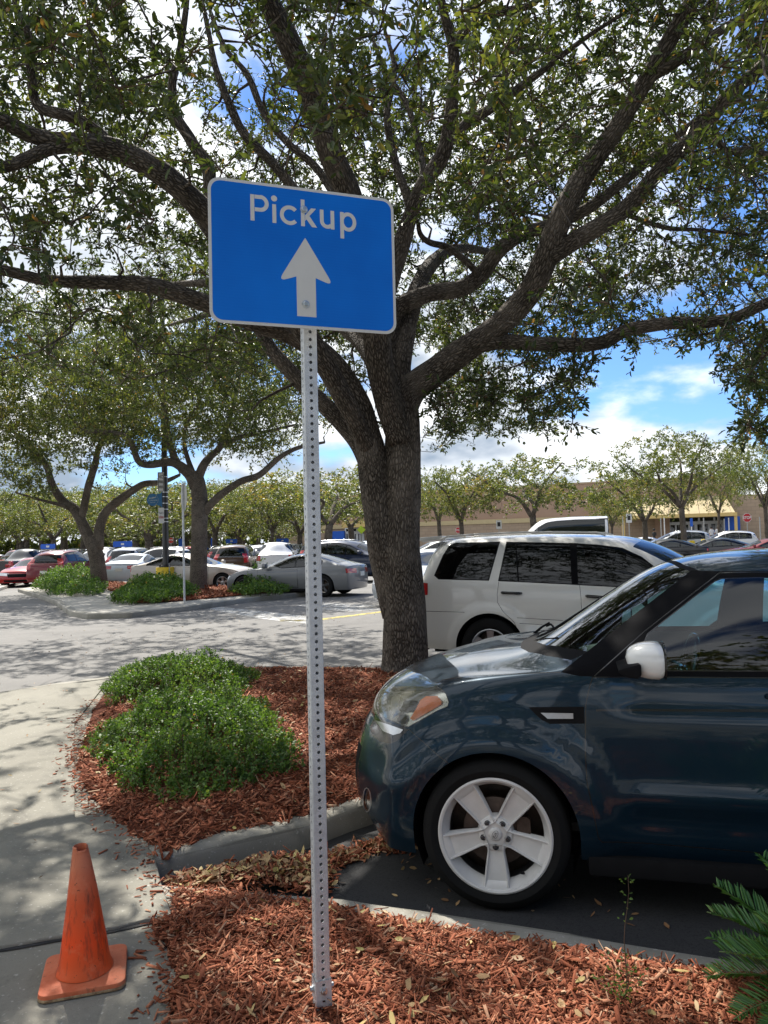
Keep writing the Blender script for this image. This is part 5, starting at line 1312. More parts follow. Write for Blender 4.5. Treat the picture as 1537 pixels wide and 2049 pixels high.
def put(kind, px, Y, heading, colour, label, zgap=0, x=None, scale=1, name='parked_car', cat='car', group=None, z=None):
    src = CARS[kind]; 
    if kind in FIRST: t = copy_tree(src)
    else: t = src; FIRST.add(kind)
    X = (at(px, 1084, Y).x * (1 - 2.3 * abs(math.sin(R(heading))) ** 2 / Y) if x is None else x)
    t.location = (X, Y, rise(X, Y) if z is None else z); t.rotation_euler = (0, 0, R(heading)); t.scale = (scale,) * 3
    t['label'] = label; t['category'] = cat
    if group: t['group'] = group
    def col(o):
        o.color = (*COLOURS[colour], 1)
        for c in [c for c in (KIDSN.get(o.name) or [])]: col(c)
    PUT.append((t, colour)); return t
PUT = []; KIDSN = {}
def recolour():
    kids = {}
    for o in COL.objects:
        if o.parent is not None: kids.setdefault(o.parent.name, []).append(o)
    def rec(o, c):
        o.color = (*c, 1)
        for q_ in kids.get(o.name, []): rec(q_, c)
    for t, c in PUT: rec(t, COLOURS[c])
def drop_unused():
    kids = {}
    for o in COL.objects:
        if o.parent is not None: kids.setdefault(o.parent.name, []).append(o)
    def rm(o):
        for q_ in kids.get(o.name, []): rm(q_)
        bpy.data.objects.remove(o)
    for k, t in CARS.items():
        if k not in FIRST: rm(t)
# ------------------------------------------------------------------ the teal hatchback in the bay
O1 = Vector((.673, 4.354, .004)); H1 = 166.0
M1 = Matrix.Translation(O1) @ Matrix.Rotation(R(H1), 4, 'Z'); I1 = M1.inverted()
def L1(px, py, yl):
    a = I1 @ CAM; d = I1.to_3x3() @ ray(px, py); t = (yl - a.y) / d.y; return a + d * t
P = dict(xs=[.86, .78, .62, .45, .26, .06, -.14, -.34, -.58, -.82, -1.06, -1.35, -1.75, -2.15, -2.55, -2.9, -3.1, -3.2, -3.26],
         hw=[(.86, .86), (.5, .885), (0, .895), (-.4, .89), (-2.6, .89), (-3.26, .84)],
         zb=[(.86, .72), (.62, .86), (.45, .925), (.26, .975), (.06, 1.01), (-.14, 1.035), (-.4, 1.05), (-1.4, 1.065), (-3.0, 1.13), (-3.26, 1.05)],
         zt=[(.86, .78), (.78, .835), (.62, .915), (.45, .975), (.26, 1.02), (.06, 1.042), (-.10, 1.05), (-.16, 1.085), (-.34, 1.205), (-.58, 1.36), (-.82, 1.51), (-.92, 1.553), (-1.06, 1.562), (-1.4, 1.575), (-2.2, 1.58), (-2.8, 1.56), (-3.1, 1.50), (-3.2, 1.3), (-3.26, 1.15)],
         z6=[(.86, .76), (.62, .895), (.26, 1.0), (.06, 1.025), (-.14, 1.04), (-.34, 1.075), (-.58, 1.20), (-.82, 1.36), (-1.0, 1.475), (-1.12, 1.515), (-2.6, 1.52), (-3.1, 1.45), (-3.26, 1.1)],
         y6=[(.86, .60), (.3, .66), (-.14, .74), (-.34, .765), (-.58, .735), (-.82, .69), (-1.06, .645), (-1.3, .635), (-2.6, .64), (-3.26, .62)],
         zs=[(.86, .21), (.3, .21), (-.4, .24), (-2.6, .24), (-3.26, .26)], shoulder=.03, kf=.40, kr=.12, pf=[-.11, -.01, .0, -.04, -.09, -.12, -.13], pr=[.05, .0, 0, .02, .04, .06, .08])
s = Shell(P, 3)
def ell(cx, cy, rx, ry, n=16): return [(cx + rx * math.cos(2 * math.pi * i / n), cy + ry * math.sin(2 * math.pi * i / n)) for i in range(n)]
def band(pts, w_):
    a, b = strip(pts, w_, 0, 0); c_, d_ = strip(pts, -w_, 0, 0); return b + d_[::-1]
fr = lambda c: c.y > .05
for my in (1, -1):
    pr = CamP(M1, my)
    arch(s, 0, .335, .372, my, 26); arch(s, -2.55, .335, .372, my, 26)
    s.tag(cut(s.bm, [(1122, 1345), (1160, 1353), (1189, 1354), (1640, 1357), (1640, 1142), (1432, 1143), (1384, 1141), (1375, 1148), (1250, 1245)], pr, lambda c: c.y > .4 and c.x > -1.6), 'trim')
    s.tag(cut(s.bm, [(-1.30, 1.085), (-3.0, 1.15), (-3.0, 1.535), (-1.30, 1.545)], SIDE(my), lambda c: c.y > .4), 'trim')
    s.window([(1287, 1342), (1289, 1290), (1297, 1270), (1391, 1195), (1432, 1164), (1444, 1159), (1520, 1157), (1572, 1158), (1576, 1343)], pr, 'side_window', 2, 'gloss', lambda c: c.y > .4)
    s.tag(cut(s.bm, band([(1189, 1353), (1290, 1264), (1440, 1146), (1640, 1143)], 1.0), pr, lambda c: c.y > .4), 'gloss')
    for x0, x1 in ((-1.50, -2.30), (-2.40, -2.86)):
        s.window([(x0, 1.10), (x1, 1.15), (x1 + .05, 1.50), (x0 + .01, 1.51)], SIDE(my), 'side_window', .012, 'gloss', lambda c: c.y > .4)
    # lamps
    hl = [(744, 1424), (747, 1410), (754, 1391), (763, 1380), (778, 1375), (873, 1374), (882, 1378), (892, 1389), (897.6, 1405), (895, 1413), (876, 1421), (846, 1437.6), (817, 1453.7), (808, 1453.7), (785, 1442), (760, 1433)]
    s.window(hl, pr, 'headlight', 1.6, 'seam_or_shade', fr)
    s.window([(750, 1436), (785, 1449), (810, 1457), (816, 1460), (794, 1481.5), (782, 1487), (761.5, 1483), (746, 1472), (741, 1455)], pr, 'lamp_pocket', 1.2, 'gloss', fr)
    s.tag(cut(s.bm, [(753, 1441), (808, 1460), (802, 1467), (788, 1471), (768, 1463)], pr, fr), 'indicator')
    s.tag([f for f in cut(s.bm, band([(817, 1458), (860, 1493), (902, 1525)], .9), pr, fr) if f[s.lay] == 0], 'seam_or_shade')
    s.window(ell(735, 1600, 7, 23), pr, 'fog_light', 2.0, 'chrome', fr)
    s.tag([f for f in cut(s.bm, band([(872, 1372), (885, 1361), (925, 1354), (982, 1350), (1060, 1347), (1122, 1345)], 1.1), pr, fr) if f[s.lay] == 0], 'seam_or_shade')
    s.tag(cut(s.bm, [(1058, 1415), (1169, 1414), (1170, 1448), (1101, 1448), (1084, 1440), (1068, 1426)], pr, fr), 'vent')
    s.tag(cut(s.bm, [(1082, 1426), (1147, 1427), (1147.5, 1438), (1096, 1438)], pr, fr), 'marker')
    s.seam_poly([(1185, 1354), (1178, 1377), (1171, 1410), (1170, 1500), (1173, 1560), (1185, 1615), (1196, 1671), (1204, 1681), (1585, 1713), (1600, 1500), (1600, 1357)], pr, 2.3, 'door', lambda c: c.y > .4)
    s.tag([f for f in cut(s.bm, [(-.455, .893), (-.455, .902), (-2.38, .945), (-2.38, .930)], SIDE(my), lambda c: c.y > .4) if s.names[f[s.lay]] in ('door', 'body')], 'seam_or_shade')  # dark line painted along the pressed door crease for its shade, no joint
    s.seam_poly([(-1.47, .34), (-1.47, 1.09), (-2.38, 1.12), (-2.38, .80), (-2.16, .34)], SIDE(my), .008, 'door', lambda c: c.y > .4)
    s.window([(-3.0, .66), (-3.3, .66), (-3.3, 1.16), (-3.06, 1.16)], SIDE(my), 'tail_light', .006, 'seam_or_shade', lambda c: c.y > .3)
TOP = Ortho((1, 0, 0), (0, 1, 0), 1, view=(0, 0, 1))
cowl = [(-.13 - .28 * (abs(y) / .76) ** 2.2, y) for y in (-.76, -.6, -.4, -.2, 0, .2, .4, .6, .76)]
hd = [(-.86 - .10 * (abs(y) / .62) ** 2, y) for y in (.62, .3, 0, -.3, -.62)]
s.tag([f for f in cut(s.bm, [(a + .055, b) for a, b in cowl] + [(a - .03, b) for a, b in hd], TOP, lambda c: c.z > .9) if f[s.lay] == 0], 'cowl')
s.tag([f for f in cut(s.bm, [(a - .03, b * .985) for a, b in cowl] + hd, TOP, lambda c: c.z > .9) if s.names[f[s.lay]] in ('body', 'cowl')], 'windshield')
FR = Ortho((0, 1, 0), (0, 0, 1), 1, view=(1, 0, 0))
s.window([(-.46, .40), (.46, .40), (.52, .60), (-.52, .60)], FR, 'grille', .0, 'seam_or_shade', lambda c: c.x > .5)
s.window([(-.34, .69), (.34, .69), (.38, .74), (-.38, .74)], FR, 'grille', .0, 'seam_or_shade', lambda c: c.x > .5)
RR = Ortho((0, -1, 0), (0, 0, 1), 1, view=(-1, 0, 0))
s.window([(-.58, 1.12), (.58, 1.12), (.5, 1.46), (-.5, 1.46)], RR, 'rear_window', .03, 'trim', lambda c: c.x < -2.9)
# pressings: wheel arch flare, door crease and shoulder, bumper step
s.bm.normal_update()
def press(v):
    x, y, z = v.co
    if abs(y) < .5: return
    sg = 1 if y > 0 else -1; dy = 0
    for cx in (0, -2.55):
        d = math.hypot((x - cx) * .93, z - .335)
        if d < .66 and z < .98: dy += .034 * (math.exp(-((d - .40) / .085) ** 2) if d > .40 else 1)
        if z > .3: dy += .008 * math.exp(-((d - .53) / .035) ** 2)
    if -2.2 < x < -.46:
        k = sstep(-.46, -.66, x) if x > -1 else 1
        dy += k * (-.014 * sstep(.86, .94, z) + .020 * math.exp(-((z - .53) / .045) ** 2) - .012 * math.exp(-((z - .42) / .045) ** 2))
    if x > .15: dy += .018 * math.exp(-((z - (.50 + .35 * max(0, .55 - x))) / .06) ** 2) * sstep(.15, .4, x) * (1 if math.hypot(x, z - .335) > .42 else .3)
    v.co.y += sg * dy * sstep(.5, .75, abs(y))
for v in s.bm.verts: press(v)
s.ref(press)
s.index()
car = thing('parked_car', 'dark teal hatchback with white five spoke wheels, its nose against the mulch bed', 'car', tuple(O1), R(H1))
s.emit('body', car, None, [('body', 'paint_teal'), ('seam_or_shade', 'gloss_black'), ('cowl', 'black_plastic'), ('vent', 'black_plastic'), ('lamp_pocket', 'gloss_black')], smooth_angle=38)
s.emit('window_trim', car, None, [('trim', 'black_trim'), ('gloss', 'gloss_black')])
def comps(lay):
    i = s.names.index(lay); seen = set(); res = []
    for f in s.bm.faces:
        if f[s.lay] != i or f in seen: continue
        st = [f]; seen.add(f); c = []
        while st:
            a = st.pop(); c.append(a)
            for e in a.edges:
                for b in e.link_faces:
                    if b not in seen and b[s.lay] == i: seen.add(b); st.append(b)
        if len(c) < 2: continue
        ln = f'{lay}#{len(res)}'; s.names.append(ln)
        for a in c: a[s.lay] = len(s.names) - 1
        res.append(ln)
    return res
def emit_all(nm, lay, mt, par=None, **k):
    return [s.emit(nm, par or car, mt, ln, **k) for ln in comps(lay)] if lay in s.names else []
for d_ in emit_all('door', 'door', 'paint_teal', smooth_angle=38): pass
emit_all('side_window', 'side_window', 'glass_side'); emit_all('windshield', 'windshield', 'glass_clear'); emit_all('rear_window', 'rear_window', 'glass_dark')
emit_all('grille', 'grille', 'black_plastic'); emit_all('tail_light', 'tail_light', 'tail_red')
emit_all('indicator', 'indicator', 'chrome_dull', push=.004); emit_all('fog_light', 'fog_light', 'chrome', push=-.008); emit_all('fog_light_ring', 'chrome', 'chrome_dull', push=.002)
for mk in emit_all('side_marker', 'marker', 'rim_silver', push=.004): pass
# headlight: clear hazy lens, shiny bowl behind it, amber reflector, projector box
lenses = []
for ln in comps('headlight'):
    lens = s.emit('headlight', car, 'lens_clear', ln, push=.002); lenses.append(lens)
    s.emit('bowl', lens, 'lamp_mirror', ln, push=-.022)
for my in (1, -1):
    pr = CamP(M1, my)
    hls = set(f for f in s.bm.faces if s.names[f[s.lay]].startswith('headlight#'))
    par = next((l for l in lenses if (sum((v.co.y for v in l.data.vertices)) > 0) == (my > 0)), lenses[0])
    for nm, poly, mt, ps in (('amber_reflector', [(851, 1391), (874, 1391.5), (883, 1404), (881.5, 1410), (826, 1442), (819, 1437.6), (832, 1415.6), (839, 1399.5)], 'amber', -.008),
                         ('projector', [(806, 1397), (836, 1399), (824, 1423), (796, 1421)], 'black_trim', -.012), ('projector', [(790, 1436), (797, 1428), (810, 1428), (812, 1440), (806, 1450), (792, 1443)], 'black_trim', -.012),
                         ('bezel', [(782, 1392), (790, 1388), (800, 1389), (792, 1412), (800, 1424), (786, 1430), (778, 1420)], 'chrome_dull', -.010)):
        fs = [f for f in cut(s.bm, poly, pr, fr) if s.names[f[s.lay]].startswith(('headlight#', nm))]
        nmx = f'{nm}{my}{poly[0]}'; s.tag(fs, nmx); s.index(); s.emit(nm, par, mt, nmx, push=ps)
s.bm.free()
# underside, wheel wells, sill
u = MB(); u.box(-3.0, .55, -.68, .68, .19, .30)
for my in (1, -1):
    for xx in (0, -2.55): liner(u, xx, .335, .375, .86, .52, my)
u.build('underbody', 'black_plastic', car)
for my in (1, -1):
    q_ = MB(); q_.box(-2.14, -.40, .70 if my > 0 else -.865, .865 if my > 0 else -.70, .175, .262); q_.build('sill', 'black_plastic', car, bevel=.015, auto=40)
# wheels
def soul_wheel(x, my, turn=0):
    R0, w_, rr = .332, .215, .252
    hb = MB().lathe([(0, .035), (.135, .035), (.15, .028), (.15, .010), (.06, .01)], 40, 'y'); hb.lathe([(rr - .012, -.09), (0, -.095)], 40, 'y')
    hub = hb.build('wheel', 'disc_metal', car, auto=40); hub.location = (x, my * .80, .334)
    if my < 0: hub.rotation_euler = (0, 0, math.pi)
    MB().lathe(tyre_profile(R0, w_, rr), 96, 'y', close=True).build('tyre', 'tyre', hub, auto=40)
    cb = MB(); cb.prism(rrect(-.155, -.095, -.07, .075, .02), .02, .055, lambda v: Vector((v.x, v.z, v.y))); cb.build('brake_caliper', 'disc_metal', hub, auto=40)
    b = MB(); h = w_ / 2
    b.lathe([(rr + .002, h * .80), (rr + .004, h * .93), (rr - .004, h * .97), (rr - .013, h * .93), (rr - .020, h * .70), (rr - .036, h * .50), (rr - .040, h * .30)], 96, 'y')
    b.lathe([(rr - .040, h * .30), (rr - .042, -h * .3), (rr - .012, -h * .7)], 96, 'y', mi=1)  # inner barrel given a dark colour to stand for its shadow
    y_o = h * .88; y_i = h * .74
    for k in range(5):
        a = R(-90 + 72 * k); ca, sa = math.cos(a), math.sin(a)
        def T(r, t, y): return (ca * r - sa * t, y, sa * r + ca * t)
        # spoke: rows along the radius: (r, half width, face y, back y)
        rows = [(.045, .038, y_i + .002, .050), (.080, .037, y_i - .004, .050), (.088, .038, y_i - .003, .050), (.12, .043, y_i - .002, .048), (.17, .050, y_i + .004, .045), (.205, .054, y_o - .008, .045), (.226, .056, y_o - .003, .045), (.242, .058, y_o + .000, .05)]
        lip = .0065
        vs = []; fs = []
        for (r, hw_, yf, yb) in rows:
            rec = .013 if .075 < r < .225 else 0
            vs += [T(r, -hw_ * 1.06, yb), T(r, -hw_, yf - .004), T(r, -hw_ + .003, yf), T(r, -hw_ + lip, yf), T(r, -hw_ + lip + .003, yf - rec), T(r, hw_ - lip - .003, yf - rec), T(r, hw_ - lip, yf), T(r, hw_ - .003, yf), T(r, hw_, yf - .004), T(r, hw_ * 1.06, yb)]
        m_ = 10
        for i in range(len(rows) - 1):
            for j in range(m_ - 1): fs.append((i * m_ + j, i * m_ + j + 1, (i + 1) * m_ + j + 1, (i + 1) * m_ + j))
        b.add(vs, fs)
        # webs flaring into the hub between spokes
    b.lathe([(.0, y_i - .004), (.038, y_i - .004), (.066, y_i - .004), (.074, y_i - .008), (.082, y_i - .03), (.082, .03)], 60, 'y')
    rim = b.build('rim', ['rim_white', 'rim_dark'], hub, auto=32)
    rim.rotation_euler = (0, R(turn), 0)
    c_ = MB().lathe([(0, y_i + .006), (.024, y_i + .005), (.029, y_i + .001), (.031, y_i - .006)], 40, 'y').build('hub_cap', 'rim_white', hub, auto=40)
    c_.rotation_euler = (0, R(turn), 0)
    # emblem: oval ring with the three letters, as strokes
    e = MB(); yy = y_i + .0075
    for k in range(28):
        t0, t1 = 2 * math.pi * k / 28, 2 * math.pi * (k + 1) / 28
        e.add([(math.cos(t0) * .0205, yy, math.sin(t0) * .0125), (math.cos(t1) * .0205, yy, math.sin(t1) * .0125), (math.cos(t1) * .0190, yy, math.sin(t1) * .0110), (math.cos(t0) * .0190, yy, math.sin(t0) * .0110)], [(0, 1, 2, 3)])
    def sk(a, b2, w2=.0011):
        a = Vector(a); b2 = Vector(b2); d = (b2 - a).normalized(); n_ = Vector((-d.y, d.x)) * w2
        e.add([(-(a + n_).x, yy, (a + n_).y), (-(b2 + n_).x, yy, (b2 + n_).y), (-(b2 - n_).x, yy, (b2 - n_).y), (-(a - n_).x, yy, (a - n_).y)], [(0, 1, 2, 3)])
    for a, b2 in (((-.0125, -.006), (-.0125, .006)), ((-.0125, -.001), (-.006, .006)), ((-.0105, .001), (-.005, -.006)), ((-.001, -.006), (-.001, .006)), ((.003, -.006), (.007, .006)), ((.007, .006), (.0115, -.006))): sk(a, b2)
    em = e.build('emblem', 'letter_black', hub); em.rotation_euler = (0, R(turn + 62), 0)
    for k in range(5):
        a = R(-90 + 72 * k); n_ = MB().lathe([(0, y_i + .010), (.0075, y_i + .009), (.009, y_i + .004), (.009, y_i - .005)], 6, 'y', c=(math.cos(a) * .057, 0, math.sin(a) * .057)); n_.lathe([(.0135, y_i - .0005), (.0095, y_i - .003)], 16, 'y', c=(math.cos(a) * .057, 0, math.sin(a) * .057)); n_.build('lug_nut', 'rim_dark', hub, auto=30)
    v_ = MB().tube([(.16 * math.cos(R(-125)) * 1.3, .06, .16 * 1.3 * math.sin(R(-125))), (.155 * 1.25 * math.cos(R(-125)), .085, .155 * 1.25 * math.sin(R(-125)))], .006, 8).build('valve', 'black_plastic', hub)
    return hub
for my in (1, -1):
    soul_wheel(0, my); soul_wheel(-2.55, my, 20)
# door mirrors
def mirror_cap(my):
    c = L1(1284, 1322, .99); cx, cz = c.x - .005, c.z; vs = []; fs = []; n = 24; rows = []
    for i in range(11):
        t = i / 10; x = -.080 + .150 * t; k = (1 - max(0, (t - .08) / .92) ** 2.3) ** .55 if t > .08 else .93 + .07 * t / .08; rows.append((x, k))
    for x, k in rows:
        for j in range(n):
            a = 2 * math.pi * j / n; ca, sa = math.cos(a), math.sin(a); e = .62
            yy = math.copysign(abs(ca) ** e, ca) * .105 * k; zz_ = math.copysign(abs(sa) ** e, sa) * (.080 if sa > 0 else .070) * k + .018 * (1 - k)
            zz_ -= .012 * (ca > 0) * 0
            vs.append((cx + x + .018 * (1 - (yy / .115) ** 2) * k, my * (1.0 + yy), cz + zz_))
    for i in range(10):
        for j in range(n): fs.append((i * n + j, i * n + (j + 1) % n, (i + 1) * n + (j + 1) % n, (i + 1) * n + j))
    fs.append(tuple(range(n))); fs.append(tuple(10 * n + j for j in range(n))[::-1])
    o = MB().add(vs, fs).build('side_mirror', 'mirror_white', car, auto=50)
    g_ = MB().prism(rrect(-.099, .099, -.071, .075, .048, 6), 0, .006, lambda v: Vector((cx - .083 + v.z, my * (1.0 + v.x), cz + v.y + .003))).build('mirror_rim', 'gloss_black', o, auto=40)
    MB().prism([(-.13, -.038), (.0, -.012), (.015, -.02), (.015, -.058), (-.01, -.072), (-.07, -.068), (-.125, -.05)], 0, .235, lambda v: Vector((cx + .035 - v.x * .62 - .01, my * (.885 + v.z), cz + v.y + .018))).build('mirror_arm', 'black_plastic', o, bevel=.006, auto=40)
for my in (1, -1): mirror_cap(my)
for my in (1, -1):
    for x in (-1.30, -2.25): MB().tube([(x - .02, my * .86, .97), (x - .01, my * .90, .975), (x + .14, my * .905, .975), (x + .15, my * .87, .97)], [.012, .014, .014, .012], 10).build('door_handle', 'paint_teal', car, smooth=True)
# wipers, aerial-side roof rails
for y0, y1 in ((.10, .66), (-.52, .02)):
    a_ = Vector((-.20, y0, 1.105)); b_ = Vector((-.40 if y1 > .3 else -.27, y1, 1.145 if y1 < .3 else 1.125))
    w_ = MB().tube([(-.12, y0 - .04, 1.055), (-.17, y0, 1.10), tuple(a_.lerp(b_, .5) + Vector((.01, 0, .030)))], [.009, .007, .006], 6); w_.tube([tuple(a_ + Vector((.0, 0, .0))), tuple(a_.lerp(b_, .5) + Vector((.0, 0, .022))), tuple(b_)], .006, 5); w_.build('wiper', 'black_plastic', car, smooth=True)
# interior
it = MB(); it.box(-.72, -.36, -.70, .70, .60, .985); it.build('dashboard', 'dash', car, bevel=.05, auto=50)
it = MB(); it.box(-3.0, -.3, -.74, .74, .32, .36); it.build('cabin_floor', 'interior', car)
for my in (1, -1):
    q_ = MB(); q_.box(-2.9, -.45, min(my * .80, my * .835), max(my * .80, my * .835), .36, 1.04); q_.box(-1.35, -.7, min(my * .74, my * .80), max(my * .74, my * .80), .62, .80); q_.build('door_lining', 'interior', car)
st = MB(); pts = [(math.cos(a) * .185, math.sin(a) * .185) for a in [2 * math.pi * i / 28 for i in range(29)]]
st.tube([(-.90 + b * .38 * 0 - .42 * b * .5, .37 + a, 1.0 + b * .86) for a, b in pts], .015, 8, caps=False)
st.tube([(-.86, .37 - .17, 1.0), (-.88, .37, .99), (-.86, .37 + .17, 1.0)], [.014, .03, .014], 8); st.tube([(-.88, .37, .99), (-.62, .37, .86)], .03, 8); st.build('steering_wheel', 'gloss_black', car, smooth=True)
for yy in (.37, -.37):
    q_ = MB(); q_.prism(rrect(-.25, .25, 0, .62, .09), 0, .13, lambda v: Vector((-1.78 - .28 * v.y + v.z, yy + v.x, .52 + v.y))); q_.box(-1.80, -1.25, yy - .25, yy + .25, .36, .53)
    q_.prism(rrect(-.13, .13, .66, .86, .06), 0, .09, lambda v: Vector((-1.78 - .28 * v.y + v.z, yy + v.x, .52 + v.y))); q_.build('seat', 'seat_cloth', car, bevel=.03, auto=50)
q_ = MB(); q_.prism(rrect(-.65, .65, 0, .6, .08), 0, .14, lambda v: Vector((-2.42 - .25 * v.y + v.z, v.x, .5 + v.y))); q_.build('rear_seat', 'seat_cloth', car, bevel=.03, auto=50)
q_ = MB(); q_.tube([(-.66, .0, 1.34), (-.72, .0, 1.32)], .012, 6); q_.box(-.75, -.73, -.12, .12, 1.28, 1.35); q_.build('rear_view_mirror', 'gloss_black', car, bevel=.006)

# ------------------------------------------------------------------ the off-white SUV behind it
H2 = -20.0; O2 = Vector((2.82, 9.65, 0.0)); M2 = Matrix.Translation(O2) @ Matrix.Rotation(R(H2), 4, 'Z'); I2 = M2.inverted()
P = dict(xs=[2.37, 2.28, 2.1, 1.85, 1.55, 1.25, 1.0, .72, .42, .1, -.35, -.8, -1.25, -1.65, -1.95, -2.15, -2.26, -2.33],
         hw=[(2.37, .93), (1.9, .975), (1.0, .985), (-1.8, .985), (-2.33, .95)],
         zb=[(2.37, .86), (2.1, .96), (1.6, 1.03), (1.0, 1.09), (0, 1.13), (-1.6, 1.17), (-2.33, 1.15)],
         zt=[(2.37, .93), (2.2, 1.03), (1.8, 1.10), (1.35, 1.15), (1.2, 1.18), (.85, 1.42), (.42, 1.62), (.1, 1.675), (-.8, 1.715), (-1.6, 1.705), (-2.0, 1.68), (-2.15, 1.62), (-2.26, 1.35), (-2.33, 1.18)],
         z6=[(2.37, .91), (1.5, 1.08), (1.0, 1.15), (.72, 1.30), (.35, 1.52), (.05, 1.62), (-.8, 1.655), (-1.8, 1.65), (-2.1, 1.60), (-2.33, 1.17)],
         y6=[(2.37, .70), (1.2, .80), (.7, .78), (.1, .73), (-1.8, .74), (-2.33, .74)],
         zs=[(2.37, .30), (1, .30), (-1.3, .30), (-2.33, .34)], shoulder=.02, kf=.26, kr=.14, pf=[-.06, 0, 0, 0, -.03, -.07, -.09], pr=[.0, 0, 0, .0, .0, .01, .02])
s = Shell(P, 3); nr_ = lambda c: c.y < -.3
for my in (1, -1):
    pr = CamP(M2, my)
    arch(s, 1.35, .36, .42, -my, 22); arch(s, -1.35, .36, .42, -my, 22)
    s.tag(cut(s.bm, [(1138, 1086), (1157, 1087), (1160, 1171), (1142, 1170)], pr, nr_), 'trim')
    s.window([(871, 1151), (878, 1157.5), (977, 1160), (998, 1086), (911, 1088), (900, 1093), (888, 1112)], pr, 'side_window', 2, 'trim', nr_)
    s.window([(999, 1161), (1144, 1168), (1140, 1088.5), (1015, 1086)], pr, 'side_window', 2, 'trim', nr_)
    s.window([(1157, 1169), (1360, 1180), (1345, 1163), (1307, 1134), (1284, 1116), (1245, 1098), (1200, 1092), (1154, 1089)], pr, 'side_window', 2, 'trim', nr_)
    s.tag(cut(s.bm, [(1031, 1087), (1033, 1087), (1039, 1163), (1036, 1163)], pr, nr_), 'trim')
    for ln in ([(998, 1164), (995, 1190), (996, 1206), (1008, 1224), (1030, 1245), (1043, 1275), (1046, 1300)], [(1160, 1171), (1163, 1200), (1167, 1300)], [(853, 1223), (930, 1225)], [(1035, 1236), (1165, 1244)], [(1040, 1247), (1165, 1256)], [(1168, 1244), (1400, 1262)]):
        s.tag([f for f in cut(s.bm, band(ln, .45), pr, nr_) if f[s.lay] == 0], 'seam_or_shade')
    s.tag([f for f in cut(s.bm, [(846, 1166), (856, 1167), (856, 1190), (846, 1192)], pr, lambda c: c.y < -.3 and c.x < -2) if f[s.lay] == 0], 'tail')
    s.window([(2.02, .72), (2.40, .74), (2.40, .93), (2.0, .95)], SIDE(-my), 'headlight', .006, 'seam_or_shade', lambda c: c.y > .3)
    s.window([(-2.22, 1.18), (-2.40, 1.18), (-2.40, .86), (-2.26, .86)], SIDE(-my), 'tail_light', .006, 'seam_or_shade', lambda c: c.y > .3)
cw = [(1.20 - .22 * (abs(y) / .8) ** 2, y) for y in (-.8, -.5, 0, .5, .8)]; hd = [(.40 - .10 * (abs(y) / .68) ** 2, y) for y in (.69, .4, 0, -.4, -.69)]
s.tag([f for f in cut(s.bm, cw + hd, TOP, lambda c: c.z > 1.0) if f[s.lay] == 0], 'windshield')
s.window([(-.70, 1.20), (.70, 1.20), (.62, 1.60), (-.62, 1.60)], RR, 'rear_window', .02, 'trim', lambda c: c.x < -2.0)
s.window([(-.4, .66), (.4, .66), (.44, .86), (-.44, .86)], FR, 'grille', 0, 'seam_or_shade', lambda c: c.x > 1.9)
def press(v):
    x, y, z = v.co
    if abs(y) < .6: return
    sg = 1 if y > 0 else -1; dy = 0
    for cx in (1.35, -1.35):
        d = math.hypot(x - cx, z - .36); dy += .022 * (1 - sstep(.48, .55, d))
    if z < .62 and z > .36 and -.9 < x < .9: dy += .012
    v.co.y += sg * dy
for v in s.bm.verts: press(v)
s.ref(press)
s.index()
car = thing('parked_car', 'off white SUV with dark tinted windows parked beyond the teal hatchback', 'car', tuple(O2), R(H2))
s.emit('body', car, None, [('body', 'paint_white'), ('seam_or_shade', 'gloss_black')], smooth_angle=38); s.emit('window_trim', car, 'black_trim', 'trim')
emit_all('side_window', 'side_window', 'glass_dark'); emit_all('windshield', 'windshield', 'glass_bg'); emit_all('rear_window', 'rear_window', 'glass_dark'); emit_all('grille', 'grille', 'black_plastic')
emit_all('headlight', 'headlight', 'fog_white'); emit_all('tail_light', 'tail_light', 'tail_red'); emit_all('tail_reflector', 'tail', 'tail_red', push=.004)
s.bm.free()
u = MB(); u.box(-2.1, 2.0, -.75, .75, .28, .40)
for my in (1, -1):
    for xx in (1.35, -1.35): liner(u, xx, .36, .425, .96, .60, my)
u.build('underbody', 'black_plastic', car)
q_ = MB(); q_.box(-2.30, -2.18, -.80, .80, .30, .42); q_.build('rear_skirt', 'twig_brown', car, bevel=.01)
q_ = MB(); q_.prism([(-2.0, 1.665), (-2.26, 1.64), (-2.33, 1.675), (-2.32, 1.70), (-2.0, 1.715)], -.62, .62, lambda v: Vector((v.x, v.z, v.y))); q_.build('spoiler', 'paint_white', car, bevel=.008, auto=40)
